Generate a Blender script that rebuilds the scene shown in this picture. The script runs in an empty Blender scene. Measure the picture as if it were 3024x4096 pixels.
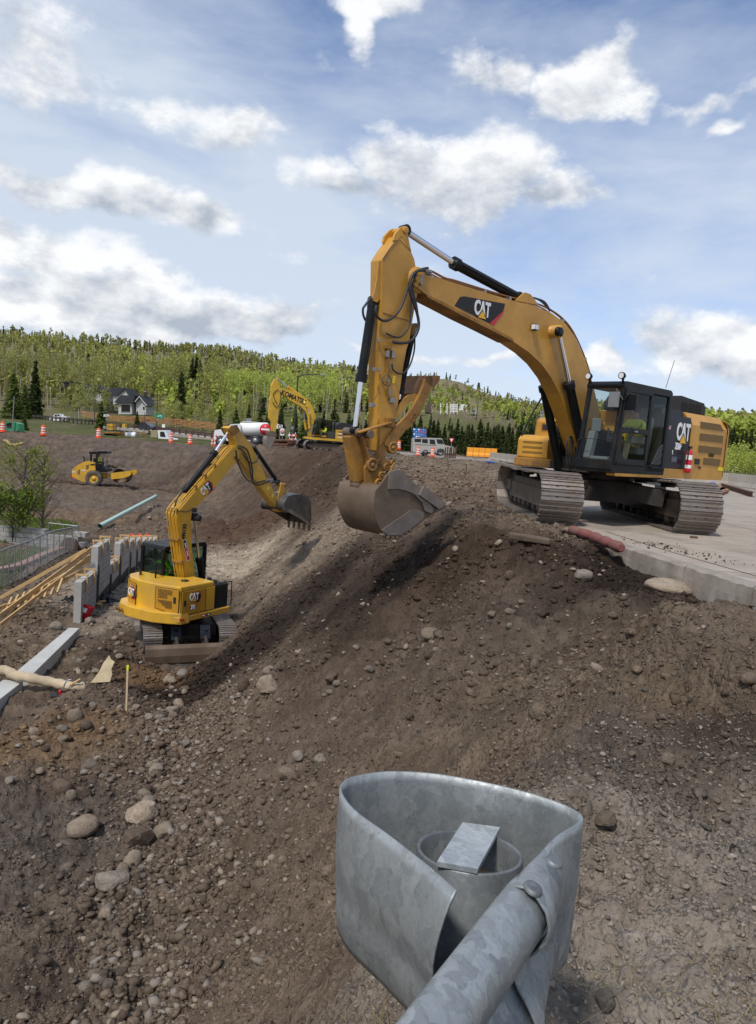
import bpy, math, random
import numpy as np
from mathutils import Matrix, Vector
R = math.radians
sc = bpy.context.scene
COL = sc.collection
# ------------------------------------------------------------------ camera
FPX, CX, CY = 2850.0, 1512.0, 2048.0
PITCH, ROLL, CZ = R(-5.8), R(4.3), 1.35
cam = bpy.data.cameras.new("camera"); camo = bpy.data.objects.new("camera", cam); COL.objects.link(camo)
CM = Matrix.Rotation(math.pi/2+PITCH, 4, 'X') @ Matrix.Rotation(ROLL, 4, 'Z')
camo.matrix_world = Matrix.Translation((0, 0, CZ)) @ CM
cam.sensor_fit = 'VERTICAL'; cam.sensor_height = 36.0; cam.lens = FPX/4096*36
cam.clip_start = 0.05; cam.clip_end = 6000
sc.camera = camo
sc.render.resolution_x, sc.render.resolution_y = 756, 1024
# ------------------------------------------------------------------ light
SUN_EL, SUN_AZ = 56.0, -150.0     # azimuth measured from +Y towards +X (behind the camera, to the left)
EXPOSURE = 0.32
sc.view_settings.view_transform = 'Standard'; sc.view_settings.look = 'None'
sc.view_settings.exposure = EXPOSURE; sc.view_settings.gamma = 1
sd = bpy.data.lights.new("sun", 'SUN'); sd.energy = 2.4; sd.angle = R(7); sd.color = (1.0, .95, .88)
so = bpy.data.objects.new("sun", sd); COL.objects.link(so)
_e, _a = R(SUN_EL), R(SUN_AZ)
so.rotation_euler = (-Vector((math.cos(_e)*math.sin(_a), math.cos(_e)*math.cos(_a), math.sin(_e)))).to_track_quat('-Z', 'Y').to_euler()
so.location = (-30, -40, 60)

class NT:
    """tiny node-tree writer"""
    def __init__(s, nt): s.t = nt; s.n = nt.nodes; s.l = nt.links
    def new(s, typ, **k):
        n = s.n.new(typ)
        for a, b in k.items(): setattr(n, a, b)
        return n
    def set(s, sock, v):
        if isinstance(v, bpy.types.NodeSocket): s.l.new(v, sock)
        elif v is not None: sock.default_value = v
    def math(s, op, a, b=None, c=None, clamp=False):
        n = s.new('ShaderNodeMath', operation=op, use_clamp=clamp)
        for i, v in enumerate((a, b, c)): s.set(n.inputs[i], v)
        return n.outputs[0]
    def vec(s, op, a, b=None, sc_=None):
        n = s.new('ShaderNodeVectorMath', operation=op)
        s.set(n.inputs[0], a)
        if b is not None: s.set(n.inputs[1], b)
        if sc_ is not None: s.set(n.inputs[3], sc_)
        return n.outputs['Value'] if op in ('LENGTH', 'DOT_PRODUCT') else n.outputs[0]
    def noise(s, v, scale, detail=4, rough=.5, dist=0):
        n = s.new('ShaderNodeTexNoise'); n.inputs['Scale'].default_value = scale; n.inputs['Detail'].default_value = detail
        n.inputs['Roughness'].default_value = rough; n.inputs['Distortion'].default_value = dist
        if v is not None: s.l.new(v, n.inputs['Vector'])
        return n.outputs[0]
    def maprange(s, v, a, b, c=0., d=1., smooth=False):
        n = s.new('ShaderNodeMapRange'); n.interpolation_type = 'SMOOTHSTEP' if smooth else 'LINEAR'; n.clamp = True
        s.set(n.inputs[0], v)
        for i, x in enumerate((a, b, c, d)): s.set(n.inputs[i+1], x)
        return n.outputs[0]
    def mix(s, f, a, b, blend='MIX'):
        n = s.new('ShaderNodeMix', data_type='RGBA', blend_type=blend)
        s.set(n.inputs[0], f)
        for i, v in ((6, a), (7, b)):
            if isinstance(v, tuple): v = (*v[:3], 1)
            s.set(n.inputs[i], v)
        return n.outputs[2]

def pray(x, y):
    return CM.to_3x3() @ Vector(((x-CX)/FPX, -(y-CY)/FPX, -1.0))
# ------------------------------------------------------------------ sky
world = bpy.data.worlds.new("World"); sc.world = world; world.use_nodes = True
w = NT(world.node_tree); w.n.clear()
sky = w.new('ShaderNodeTexSky', sky_type='NISHITA'); sky.sun_disc = False
sky.sun_elevation = R(SUN_EL); sky.sun_rotation = R(SUN_AZ); sky.altitude = 2700; sky.air_density = 1.0; sky.dust_density = .6; sky.ozone_density = 1.6
tc = w.new('ShaderNodeTexCoord').outputs['Generated']
sx = w.new('ShaderNodeSeparateXYZ'); w.l.new(tc, sx.inputs[0])
az = w.math('MULTIPLY', w.math('ARCTAN2', sx.outputs[0], sx.outputs[1]), 57.2958)
el = w.math('MULTIPLY', w.math('ARCSINE', sx.outputs[2]), 57.2958)
cmb = w.new('ShaderNodeCombineXYZ'); w.l.new(az, cmb.inputs[0]); w.l.new(el, cmb.inputs[1]); ae = cmb.outputs[0]
wn = w.new('ShaderNodeTexNoise'); wn.inputs['Scale'].default_value = 7; wn.inputs['Detail'].default_value = 4; w.l.new(tc, wn.inputs['Vector'])
ae = w.vec('ADD', ae, w.vec('MULTIPLY', w.vec('SUBTRACT', wn.outputs['Color'], (.5, .5, .5)), (11, 6, 0)))
st = w.vec('MULTIPLY', tc, (1, 1, 1.7))
n_big = w.noise(st, 5.5, 10, .58)
n_up = w.noise(w.vec('ADD', st, (-.015, -.01, .04)), 5.5, 10, .58)
n_fine = w.noise(st, 16, 8, .62)
# (px, py, half width, half height in photo pixels, weight, edge softness)
CL = [(330, 1190, 560, 180, 1.1), (900, 1260, 480, 110, 1.05), (120, 970, 400, 160, 1.1), (300, 740, 480, 100, .95), (760, 870, 230, 65, .8),
      (1790, 730, 440, 210, 1.1), (1350, 720, 260, 110, .72), (930, 520, 230, 105, .68), (2370, 320, 330, 135, 1.05), (2760, 400, 330, 60, .7), (2850, 490, 110, 50, .75),
      (1980, 270, 190, 110, .58), (1420, 10, 300, 90, .85), (1440, 120, 90, 110, .6), (130, 240, 520, 320, .74), (620, 420, 300, 90, .5), (1150, 330, 260, 80, .42), (2880, 1370, 380, 170, 1.05),
      (2430, 1450, 190, 110, .9), (2230, 780, 230, 80, .66), (1600, 1400, 900, 30, .6), (1740, 540, 220, 60, .5), (1900, 905, 260, 40, .55)]
dens = None; vs = None; ws = None
for (px, py, rx, ry, wt) in CL:
    d = pray(px, py).normalized(); a0 = math.degrees(math.atan2(d.x, d.y)); e0 = math.degrees(math.asin(d.z))
    k = math.degrees(1/FPX)*math.cos(math.atan(math.hypot(px-CX, py-CY)/FPX))**1.5
    rx2, ry2 = rx*k*1.45, ry*k*1.45
    v = w.vec('MULTIPLY', w.vec('SUBTRACT', ae, (a0, e0, 0)), (1/rx2, 1/ry2, 0))
    m = w.math('MULTIPLY', w.math('SUBTRACT', 1.0, w.vec('LENGTH', v), clamp=True), wt)
    vy = w.math('MULTIPLY', w.math('SUBTRACT', el, e0), 1/ry2)
    mv = w.math('MULTIPLY', m, vy)
    dens = m if dens is None else w.math('MAXIMUM', dens, m)
    vs = mv if vs is None else w.math('ADD', vs, mv)
    ws = m if ws is None else w.math('ADD', ws, m)
# the sky round about carries on with the same broken cloud
out = w.maprange(w.math('ABSOLUTE', az), 30, 45, 0, .55, True)
outd = w.math('MULTIPLY', out, w.maprange(w.noise(st, 1.6, 3, .5), .42, .62))
dens = w.math('MAXIMUM', dens, outd)
body = w.math('ADD', w.math('MULTIPLY', dens, 1.15), w.math('MULTIPLY', w.math('SUBTRACT', n_big, .5), 1.7))
body = w.math('ADD', body, w.math('MULTIPLY', w.math('SUBTRACT', n_fine, .5), .85))
alpha = w.maprange(body, .24, .66, 0, .97, True)
vn = w.math('DIVIDE', vs, w.math('ADD', ws, .12))
lit = w.math('ADD', w.math('MULTIPLY', vn, .42), w.math('MULTIPLY', w.math('SUBTRACT', n_big, n_up), 5.0))
lit = w.math('ADD', w.math('ADD', lit, .68), w.math('MULTIPLY', w.math('SUBTRACT', n_fine, .5), .9))
lit = w.math('SUBTRACT', lit, w.math('MULTIPLY', w.maprange(body, .65, 1.3), .34), clamp=True)
ccol = w.mix(lit, (3.6, 4.05, 4.75), (8.0, 8.1, 8.2))
# thin high veil, thicker low down and to the left, as in the photograph
veil_n = w.noise(w.vec('MULTIPLY', tc, (1.0, 1.0, 3.2)), 3.0, 8, .58, .2)
lowv = w.maprange(el, 3, 46, .95, .16, True)
leftv = w.maprange(az, -30, 16, .44, -.08)
veil = w.math('ADD', w.math('ADD', lowv, leftv), w.math('MULTIPLY', w.math('SUBTRACT', veil_n, .5), 2.0), clamp=True)
veil = w.math('MULTIPLY', veil, .88)
skyc = w.mix(veil, w.mix(1.0, sky.outputs[0], (1.12, 1.25, 1.42), 'MULTIPLY'), (5.5, 6.15, 7.0))
fin = w.mix(alpha, skyc, ccol)
bg = w.new('ShaderNodeBackground'); bg.inputs[1].default_value = .1
w.l.new(fin, bg.inputs[0]); wo = w.new('ShaderNodeOutputWorld'); w.l.new(bg.outputs[0], wo.inputs[0])
# ------------------------------------------------------------------ rays from the photograph's viewpoint (used once, to find real positions)
CMN = np.array(CM.to_3x3()); ON = np.array([0, 0, CZ])
def rayn(x, y): return CMN @ np.array([(x-CX)/FPX, -(y-CY)/FPX, -1.0])
def at_y(x, y, Y): d = rayn(x, y); return Vector(ON + d*(Y/d[1]))
def at_z(x, y, z): d = rayn(x, y); return Vector(ON + d*((z-CZ)/d[2]))

def tag(o, label=None, cat=None, group=None, kind=None):
    if label: o['label'] = label
    if cat: o['category'] = cat
    if group: o['group'] = group
    if kind: o['kind'] = kind
    return o
def thing(name, label, cat, M=None, group=None):
    o = bpy.data.objects.new(name, None); COL.objects.link(o); o.empty_display_size = .2
    if M is not None: o.matrix_world = M
    return tag(o, label, cat, group)
def frame(loc, fwd=(1, 0), up=None):
    x = Vector((fwd[0], fwd[1], 0)).normalized(); z = Vector((0, 0, 1)); y = z.cross(x)
    m = Matrix((x, y, z)).transposed().to_4x4(); m.translation = Vector(loc); return m
class Fr:
    """local frame of a thing; px() turns a photo pixel on the plane y=off into local (x, z)"""
    def __init__(s, loc, fwd): s.M = frame(loc, fwd); s.I = s.M.inverted()
    def px(s, x, y, off=0.0):
        n = s.M.to_3x3() @ Vector((0, 1, 0)); p0 = s.M @ Vector((0, off, 0)); d = Vector(rayn(x, y)); o = Vector(ON)
        t = (p0-o).dot(n)/d.dot(n); q = s.I @ (o+d*t); return (q.x, q.z)
    def P(s, x, y, off=0.0): a = s.px(x, y, off); return Vector((a[0], off, a[1]))
    def poly(s, pts, off=0.0): return [s.px(*p, off) for p in pts]

class MB:
    def __init__(s): s.v = []; s.f = []; s.m = []; s.sm = []
    def add(s, vs, fs, mi=0, smooth=False):
        b = len(s.v); s.v += [tuple(v) for v in vs]
        for f in fs: s.f.append(tuple(b+i for i in f)); s.m.append(mi); s.sm.append(smooth)
        return s
    def box(s, c, d, rot=None, mi=0, taper=1.0):
        x, y, z = d[0]/2, d[1]/2, d[2]/2
        vs = [Vector((sx_*x*(taper if sz > 0 else 1), sy*y*(taper if sz > 0 else 1), sz*z)) for sz in (-1, 1) for sx_, sy in ((-1, -1), (1, -1), (1, 1), (-1, 1))]
        if rot is not None: vs = [rot @ v for v in vs]
        c = Vector(c)
        return s.add([c+v for v in vs], [(3, 2, 1, 0), (4, 5, 6, 7), (0, 1, 5, 4), (1, 2, 6, 5), (2, 3, 7, 6), (3, 0, 4, 7)], mi)
    def bx(s, x0, x1, y0, y1, z0, z1, mi=0): return s.box(((x0+x1)/2, (y0+y1)/2, (z0+z1)/2), (x1-x0, y1-y0, z1-z0), None, mi)
    def bar(s, a, b, wd, th, mi=0, up=(0, 0, 1)):
        a, b = Vector(a), Vector(b); x = (b-a); L = x.length; x.normalize(); u = Vector(up)
        if abs(x.dot(u)) > .98: u = Vector((1, 0, 0))
        y = u.cross(x).normalized(); z = x.cross(y)
        rot = Matrix((x, y, z)).transposed()
        return s.box((a+b)/2, (L, wd, th), rot, mi)
    def tube(s, pts, r, n=8, mi=0, caps=True, smooth=True):
        pts = [Vector(p) for p in pts]; N = len(pts); rs = r if isinstance(r, (list, tuple)) else [r]*N
        up = Vector((0, 0, 1)); vs = []; fs = []
        t0 = (pts[1]-pts[0]).normalized()
        if abs(t0.dot(up)) > .95: up = Vector((0, 1, 0))
        x = up.cross(t0).normalized()
        for i, p in enumerate(pts):
            t = (pts[min(i+1, N-1)]-pts[max(i-1, 0)]).normalized()
            x = (x-t*x.dot(t)).normalized(); y = t.cross(x)
            for k in range(n):
                a = 2*math.pi*k/n; vs.append(p+(x*math.cos(a)+y*math.sin(a))*rs[i])
        for i in range(N-1):
            for k in range(n):
                k2 = (k+1) % n; fs.append((i*n+k, i*n+k2, (i+1)*n+k2, (i+1)*n+k))
        s.add(vs, fs, mi, smooth)
        if caps:
            s.add([vs[k] for k in range(n)], [tuple(range(n-1, -1, -1))], mi); s.add([vs[(N-1)*n+k] for k in range(n)], [tuple(range(n))], mi)
        return s
    def cyl(s, a, b, r, r2=None, n=16, mi=0): return s.tube([a, b], [r, r if r2 is None else r2], n, mi)
    def prism(s, poly, y0, y1, mi=0, mi_side=None, bevel=0.0):
        """poly in local (x,z), extruded along y"""
        from mathutils.geometry import tessellate_polygon
        n = len(poly); tri = tessellate_polygon([[Vector((p[0], p[1], 0)) for p in poly]])
        a = [Vector((p[0], y0, p[1])) for p in poly]; b = [Vector((p[0], y1, p[1])) for p in poly]
        area = sum(poly[i][0]*poly[(i+1) % n][1]-poly[(i+1) % n][0]*poly[i][1] for i in range(n))
        fs = []
        for t in tri:
            q = list(t); ar = (poly[q[1]][0]-poly[q[0]][0])*(poly[q[2]][1]-poly[q[0]][1])-(poly[q[2]][0]-poly[q[0]][0])*(poly[q[1]][1]-poly[q[0]][1])
            if ar < 0: q.reverse()
            fs.append(tuple(q)); fs.append(tuple(n+i for i in reversed(q)))
        if y1 < y0: fs = [tuple(reversed(f)) for f in fs]
        s.add(a+b, fs, mi)
        sd_ = []
        for i in range(n):
            j = (i+1) % n; q = (i, j, n+j, n+i)
            if (area > 0) == (y1 > y0): q = tuple(reversed(q))
            sd_.append(q)
        return s.add(a+b, sd_, mi if mi_side is None else mi_side)
    def lathe(s, prof, c, axis='z', n=20, mi=0, smooth=True):
        """prof: (radius, height) pairs"""
        vs = []; fs = []; c = Vector(c)
        for r, h in prof:
            for k in range(n):
                a = 2*math.pi*k/n; p = (r*math.cos(a), r*math.sin(a), h)
                p = {'z': p, 'y': (p[0], p[2], p[1]), 'x': (p[2], p[0], p[1])}[axis]; vs.append(c+Vector(p))
        for i in range(len(prof)-1):
            for k in range(n):
                k2 = (k+1) % n; q = (i*n+k, i*n+k2, (i+1)*n+k2, (i+1)*n+k)
                fs.append(tuple(reversed(q)) if axis == 'y' else q)
        s.add(vs, fs, mi, smooth)
        return s
    def mesh(s, name, mats):
        me = bpy.data.meshes.new(name); me.from_pydata(s.v, [], s.f)
        for m in (mats if isinstance(mats, (list, tuple)) else [mats]): me.materials.append(m)
        me.polygons.foreach_set('material_index', s.m); me.polygons.foreach_set('use_smooth', s.sm)
        me.update(); return me
    def build(s, name, mats, parent=None, bevel=0.0, M=None):
        o = bpy.data.objects.new(name, s.mesh(name, mats)); COL.objects.link(o)
        if parent is not None: o.parent = parent
        if M is not None: o.matrix_world = M
        if bevel:
            b = o.modifiers.new("bevel", 'BEVEL'); b.width = bevel; b.segments = 2; b.limit_method = 'ANGLE'; b.angle_limit = R(35); b.harden_normals = False
        return o
def inst(src, name, parent=None, M=None, label=None, cat=None, group=None):
    o = bpy.data.objects.new(name, src.data if hasattr(src, 'data') else src); COL.objects.link(o)
    if parent is not None: o.parent = parent
    if M is not None: (setattr(o, 'matrix_basis', M) if parent is not None else setattr(o, 'matrix_world', M))
    return tag(o, label, cat, group)
def children(o): return [c for c in bpy.data.objects if c.parent == o]
def copy_tree(o, parent=None):
    c = o.copy(); COL.objects.link(c); c.parent = parent
    for ch in list(o.children): copy_tree(ch, c)
    return c
def text(s, parent, mat, pos, right, up, size, xs=1.0, bold=.0, name='lettering', ext=.004, align='CENTER'):
    cu = bpy.data.curves.new(name, 'FONT'); cu.body = s; cu.size = size; cu.extrude = ext; cu.offset = bold; cu.align_x = align; cu.align_y = 'CENTER'; cu.resolution_u = 3
    cu.materials.append(mat)
    to = bpy.data.objects.new(name, cu); me = bpy.data.meshes.new_from_object(to); bpy.data.objects.remove(to)
    if ext <= 0 or True:
        o = bpy.data.objects.new(name, me)
    COL.objects.link(o); o.parent = parent
    x = Vector(right).normalized(); u = Vector(up); u = (u-x*u.dot(x)).normalized(); z = x.cross(u)
    m = Matrix((x*xs, u, z)).transposed().to_4x4(); m.translation = Vector(pos); o.matrix_basis = m
    return o
# ------------------------------------------------------------------ numpy noise
_rs = np.random.RandomState(7); _perm = np.tile(_rs.permutation(512), 3); _g = _rs.uniform(-1, 1, (512, 2))
_g /= np.linalg.norm(_g, axis=1)[:, None]
def perlin(x, y):
    xi = np.floor(x).astype(np.int64); yi = np.floor(y).astype(np.int64); xf = x-xi; yf = y-yi
    u = xf*xf*xf*(xf*(xf*6-15)+10); v = yf*yf*yf*(yf*(yf*6-15)+10)
    def g(i, j, dx, dy):
        h = _perm[(_perm[(i & 511)]+(j & 511)) & 511] & 511
        return _g[h, 0]*dx+_g[h, 1]*dy
    a = g(xi, yi, xf, yf); b = g(xi+1, yi, xf-1, yf); c = g(xi, yi+1, xf, yf-1); d = g(xi+1, yi+1, xf-1, yf-1)
    return (a+(b-a)*u)+((c+(d-c)*u)-(a+(b-a)*u))*v
def fbm(x, y, o=4, g=.5):
    s = 0; a = 1
    for i in range(o): s = s+a*perlin(x*2**i+i*17.3, y*2**i-i*9.1); a *= g
    return s
def sst(a, b, x): t = np.clip((x-a)/(b-a), 0, 1); return t*t*(3-2*t)

# ------------------------------------------------------------------ materials
def mat(name, col, rough=.6, metal=0, var=0.0, dirt=None, dirt_amt=.0, bump=0.0, scale=6.0, spec=.5, stretch=None, coat=0):
    m = bpy.data.materials.new(name); m.use_nodes = True; t = NT(m.node_tree); p = t.n['Principled BSDF']
    p.inputs['Base Color'].default_value = (*col, 1); p.inputs['Roughness'].default_value = rough; p.inputs['Metallic'].default_value = metal
    p.inputs['Specular IOR Level'].default_value = spec
    if coat: p.inputs['Coat Weight'].default_value = coat; p.inputs['Coat Roughness'].default_value = .25
    if var or dirt or bump:
        tcn = t.new('ShaderNodeTexCoord').outputs['Object']
        if stretch: tcn = t.vec('MULTIPLY', tcn, stretch)
        c = None
        if var:
            n = t.noise(tcn, scale, 6, .6)
            c = t.mix(t.maprange(n, .3, .7), tuple(x*(1-var) for x in col), tuple(min(1, x*(1+var)) for x in col))
        if dirt:
            n2 = t.noise(tcn, scale*.6, 8, .68)
            f = t.math('MULTIPLY', t.maprange(n2, .5-dirt_amt*.35, .72-dirt_amt*.2), min(1, .35+dirt_amt))
            c = t.mix(f, c if c is not None else col, dirt)
            t.l.new(t.maprange(f, 0, 1, rough, .9), p.inputs['Roughness'])
        if c is not None: t.l.new(c, p.inputs['Base Color'])
        if bump:
            b = t.new('ShaderNodeBump'); b.inputs['Strength'].default_value = 1; b.inputs['Distance'].default_value = bump
            t.l.new(t.noise(tcn, scale*6, 5, .6), b.inputs['Height']); t.l.new(b.outputs[0], p.inputs['Normal'])
    return m
def glassmat(name, tint=(.55, .62, .6), refl=.12):
    m = bpy.data.materials.new(name); m.use_nodes = True; t = NT(m.node_tree); t.n.clear()
    tr = t.new('ShaderNodeBsdfTransparent'); tr.inputs[0].default_value = (*tint, 1)
    gl = t.new('ShaderNodeBsdfGlossy'); gl.inputs[0].default_value = (.9, .95, 1, 1); gl.inputs[1].default_value = .04
    lw = t.new('ShaderNodeLayerWeight'); lw.inputs[0].default_value = .5; fc = t.math('ADD', t.math('MULTIPLY', t.math('POWER', lw.outputs['Facing'], 4.0), .4), .02)
    mx = t.new('ShaderNodeMixShader'); t.l.new(t.math('ADD', fc, refl, clamp=True), mx.inputs[0])
    t.l.new(tr.outputs[0], mx.inputs[1]); t.l.new(gl.outputs[0], mx.inputs[2])
    o = t.new('ShaderNodeOutputMaterial'); t.l.new(mx.outputs[0], o.inputs[0]); return m
DUST = (.23, .17, .12)
m_cat = mat('machine_yellow', (.60, .30, .03), .42, var=.08, dirt=(.30, .165, .055), dirt_amt=.24, scale=1.6, bump=.0006, coat=.25)
m_cat2 = mat('fresh_machine_yellow', (.68, .38, .025), .36, var=.06, dirt=(.30, .19, .08), dirt_amt=.16, scale=2.6, coat=.3)
m_kom = mat('komatsu_yellow', (.66, .40, .03), .5, var=.08, dirt=(.3, .2, .08), dirt_amt=.15, scale=1.5)
m_catdirty = mat('worn_dirty_yellow', (.43, .205, .03), .6, var=.18, dirt=(.085, .055, .035), dirt_amt=.42, scale=3.2, bump=.003)
m_black = mat('black_paint', (.009, .010, .012), .4, var=.2, dirt=(.05, .04, .03), dirt_amt=.03, scale=3, spec=.22)
m_blackm = mat('matt_black', (.022, .022, .024), .7, var=.2)
m_rubber = mat('rubber_hose', (.03, .032, .035), .5, var=.15, scale=20)
m_navy = mat('dark_blue_panel', (.010, .014, .026), .35, dirt=(.05, .04, .03), dirt_amt=.02, spec=.3)
m_chrome = mat('chromed_rod', (.72, .72, .74), .16, 1.0)
m_steel = mat('worn_bucket_steel', (.19, .14, .10), .6, .25, var=.3, dirt=(.13, .088, .058), dirt_amt=.45, scale=2.5, bump=.004)
m_steelg = mat('polished_bucket_steel', (.25, .215, .185), .5, .4, var=.25, dirt=(.17, .12, .085), dirt_amt=.2, scale=3, bump=.002)
m_track = mat('track_steel', (.30, .265, .24), .42, .7, var=.3, dirt=(.17, .12, .085), dirt_amt=.3, scale=5, bump=.002)
m_trackd = mat('dusty_track_frame', (.085, .067, .052), .85, .1, var=.3, dirt=(.2, .15, .11), dirt_amt=.3, scale=3, bump=.004)
m_under = mat('greasy_undercarriage', (.02, .017, .015), .7, var=.3, dirt=(.09, .065, .05), dirt_amt=.2, scale=3)
m_white = mat('white_paint', (.78, .79, .8), .35, var=.03, coat=.3)
m_whitef = mat('white_lettering', (.85, .85, .85), .5)
m_blackf = mat('black_lettering', (.015, .015, .015), .6)
m_yelf = mat('logo_yellow', (.85, .47, .02), .5)
m_redf = mat('logo_red', (.55, .02, .03), .45)
m_grille = mat('brown_grille', (.17, .105, .03), .7, bump=.004, scale=30)
m_orange = mat('safety_orange', (.85, .10, .018), .5, var=.06)
m_reflw = mat('reflective_white', (.82, .82, .82), .45)
m_glass = glassmat('window_glass', (.74, .79, .77), .0)
m_glassd = glassmat('dark_window_glass', (.10, .12, .12), .02)
m_green = mat('green_sign', (.01, .22, .13), .45)
m_galv = None
m_wood = mat('fresh_lumber', (.55, .36, .16), .7, var=.18, scale=4, bump=.001, stretch=(1, 1, 1), dirt=(.36, .22, .1), dirt_amt=.1)
m_brownwood = mat('brown_timber', (.30, .15, .06), .8, var=.25, scale=3)
m_conc = mat('concrete', (.36, .33, .29), .85, var=.12, dirt=(.22, .18, .14), dirt_amt=.25, scale=1.2, bump=.003)
m_concl = mat('pale_concrete', (.48, .48, .46), .8, var=.08, dirt=(.32, .29, .25), dirt_amt=.15, scale=1.5, bump=.002)
m_rust = mat('rusty_steel', (.13, .06, .035), .8, .2, var=.3, scale=4, bump=.002)
m_skin = mat('skin', (.42, .24, .17), .55)
m_vest = mat('hi_vis_vest', (.72, .84, .02), .8, var=.06)
m_vestg = mat('hi_vis_green_jacket', (.12, .62, .03), .8, var=.06)
m_cloth = mat('dark_work_clothes', (.06, .055, .05), .9)
m_tan = mat('tan_trousers', (.36, .28, .19), .9)
m_red = mat('red_plastic', (.55, .012, .03), .4)
m_seat = mat('grey_vinyl', (.20, .21, .215), .6)
m_lamp = mat('lamp_lens', (.75, .76, .78), .12)
m_pole = mat('dark_pole_paint', (.03, .03, .032), .5)
m_grey = mat('grey_steel', (.3, .31, .32), .45, .6, var=.1)
# ------------------------------------------------------------------ terrain height
_ridge_px = [(-600, 1290), (0, 1318), (250, 1335), (420, 1352), (560, 1370), (760, 1385), (950, 1400), (1090, 1432), (1200, 1450), (1400, 1470), (1560, 1490), (1640, 1492), (1700, 1478),
             (1780, 1484), (1850, 1502), (1960, 1545), (2060, 1575), (2180, 1610), (2350, 1650), (2600, 1675), (2900, 1690), (3024, 1700), (3500, 1740)]
_raz = []; _rel = []
for _p in _ridge_px:
    _d = rayn(*_p); _raz.append(math.atan2(_d[0], _d[1])); _rel.append(_d[2]/math.hypot(_d[0], _d[1]))
_raz = np.array(_raz); _rel = np.array(_rel)
_Rx = np.radians([-180, -60, -35, -20, -8, 0, 4, 9, 16, 26, 40, 180]); _RR = np.array([800, 800, 760, 720, 620, 540, 470, 440, 400, 330, 330, 600.])
def hill(X, Y):
    az_ = np.arctan2(X, Y); r = np.hypot(X, Y); Rr = np.interp(az_, _Rx, _RR); e = np.interp(az_, _raz, _rel)
    e = np.where(np.abs(az_) > R(40), e+.02*np.sin(az_*7), e)
    zr = 1.35+Rr*e-4.5
    r0 = np.interp(az_, np.radians([-180, -40, -25, -12, 0, 6, 20, 40, 180]), [250, 250, 215, 185, 165, 150, 135, 120, 200])
    t = np.clip((r-r0)/(Rr-r0), 0, 1.0)
    z = (zr)*(t**1.12) * (1+.10*np.sin(t*9+az_*23)*(1-t))
    z = z+np.where(r > Rr, -(r-Rr)*.02, 0)+fbm(X/70., Y/70., 4)*5*np.clip(t*3, 0, 1)*np.clip(1.15-t, .0, 1)
    return z
DECK = [(4.95, 4.4), (4.35, 8.0), (3.79, 10.75), (3.52, 12.8), (4.3, 16.6), (4.6, 24), (5.8, 34), (8.5, 48), (11, 60), (15, 72), (70, 72), (70, 3.6)]
def inpoly(X, Y, poly):
    c = np.zeros(np.shape(X), bool); n = len(poly)
    for i in range(n):
        x1, y1 = poly[i]; x2, y2 = poly[(i+1) % n]
        if y1 == y2: continue
        k = ((y1 > Y) != (y2 > Y)) & (X < (x2-x1)*(Y-y1)/(y2-y1)+x1); c ^= k
    return c
def edge_dx(X, Y):   # how far right of the deck edge
    ey = [p[1] for p in DECK[:10]]; ex = [p[0] for p in DECK[:10]]
    return X-np.interp(Y, ey, ex)
# local heaps and hollows: (X, Y, radius x, radius y, height)
BUMPS = [(-2.0, 46, 2.6, 5, 1.15), (.8, 42, 2.5, 4, .35), (3.0, 39, 1.8, 2, .55), (5.3, 41, 1.2, 1.6, .4), (-6.5, 52, 3, 4, .4), (3.0, 5.2, .9, 1.4, .22),
         (-2.6, 18.6, 1.2, 1.6, .5), (-2.7, 22.0, 1.6, 1.5, -.5), (-7.4, 16.3, 1.6, 1.0, .55), (-5.9, 15.7, 1.0, .7, .15), (-4.4, 16.9, 1.3, .9, -.45), (.9, 8.9, 1.2, .7, .22), (-9.5, 40, 3.5, 2.4, .9), (-13, 47, 2.4, 1.6, -.9),
         (-18, 44, 4, 2.2, -.5), (-3.4, 25, 1.3, 3, .4), (-9.9, 17.6, 1.6, 1.6, -.25), (1.2, 6.6, .8, .6, .18), (1.9, 12.3, 1.2, .8, .12)]
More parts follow.
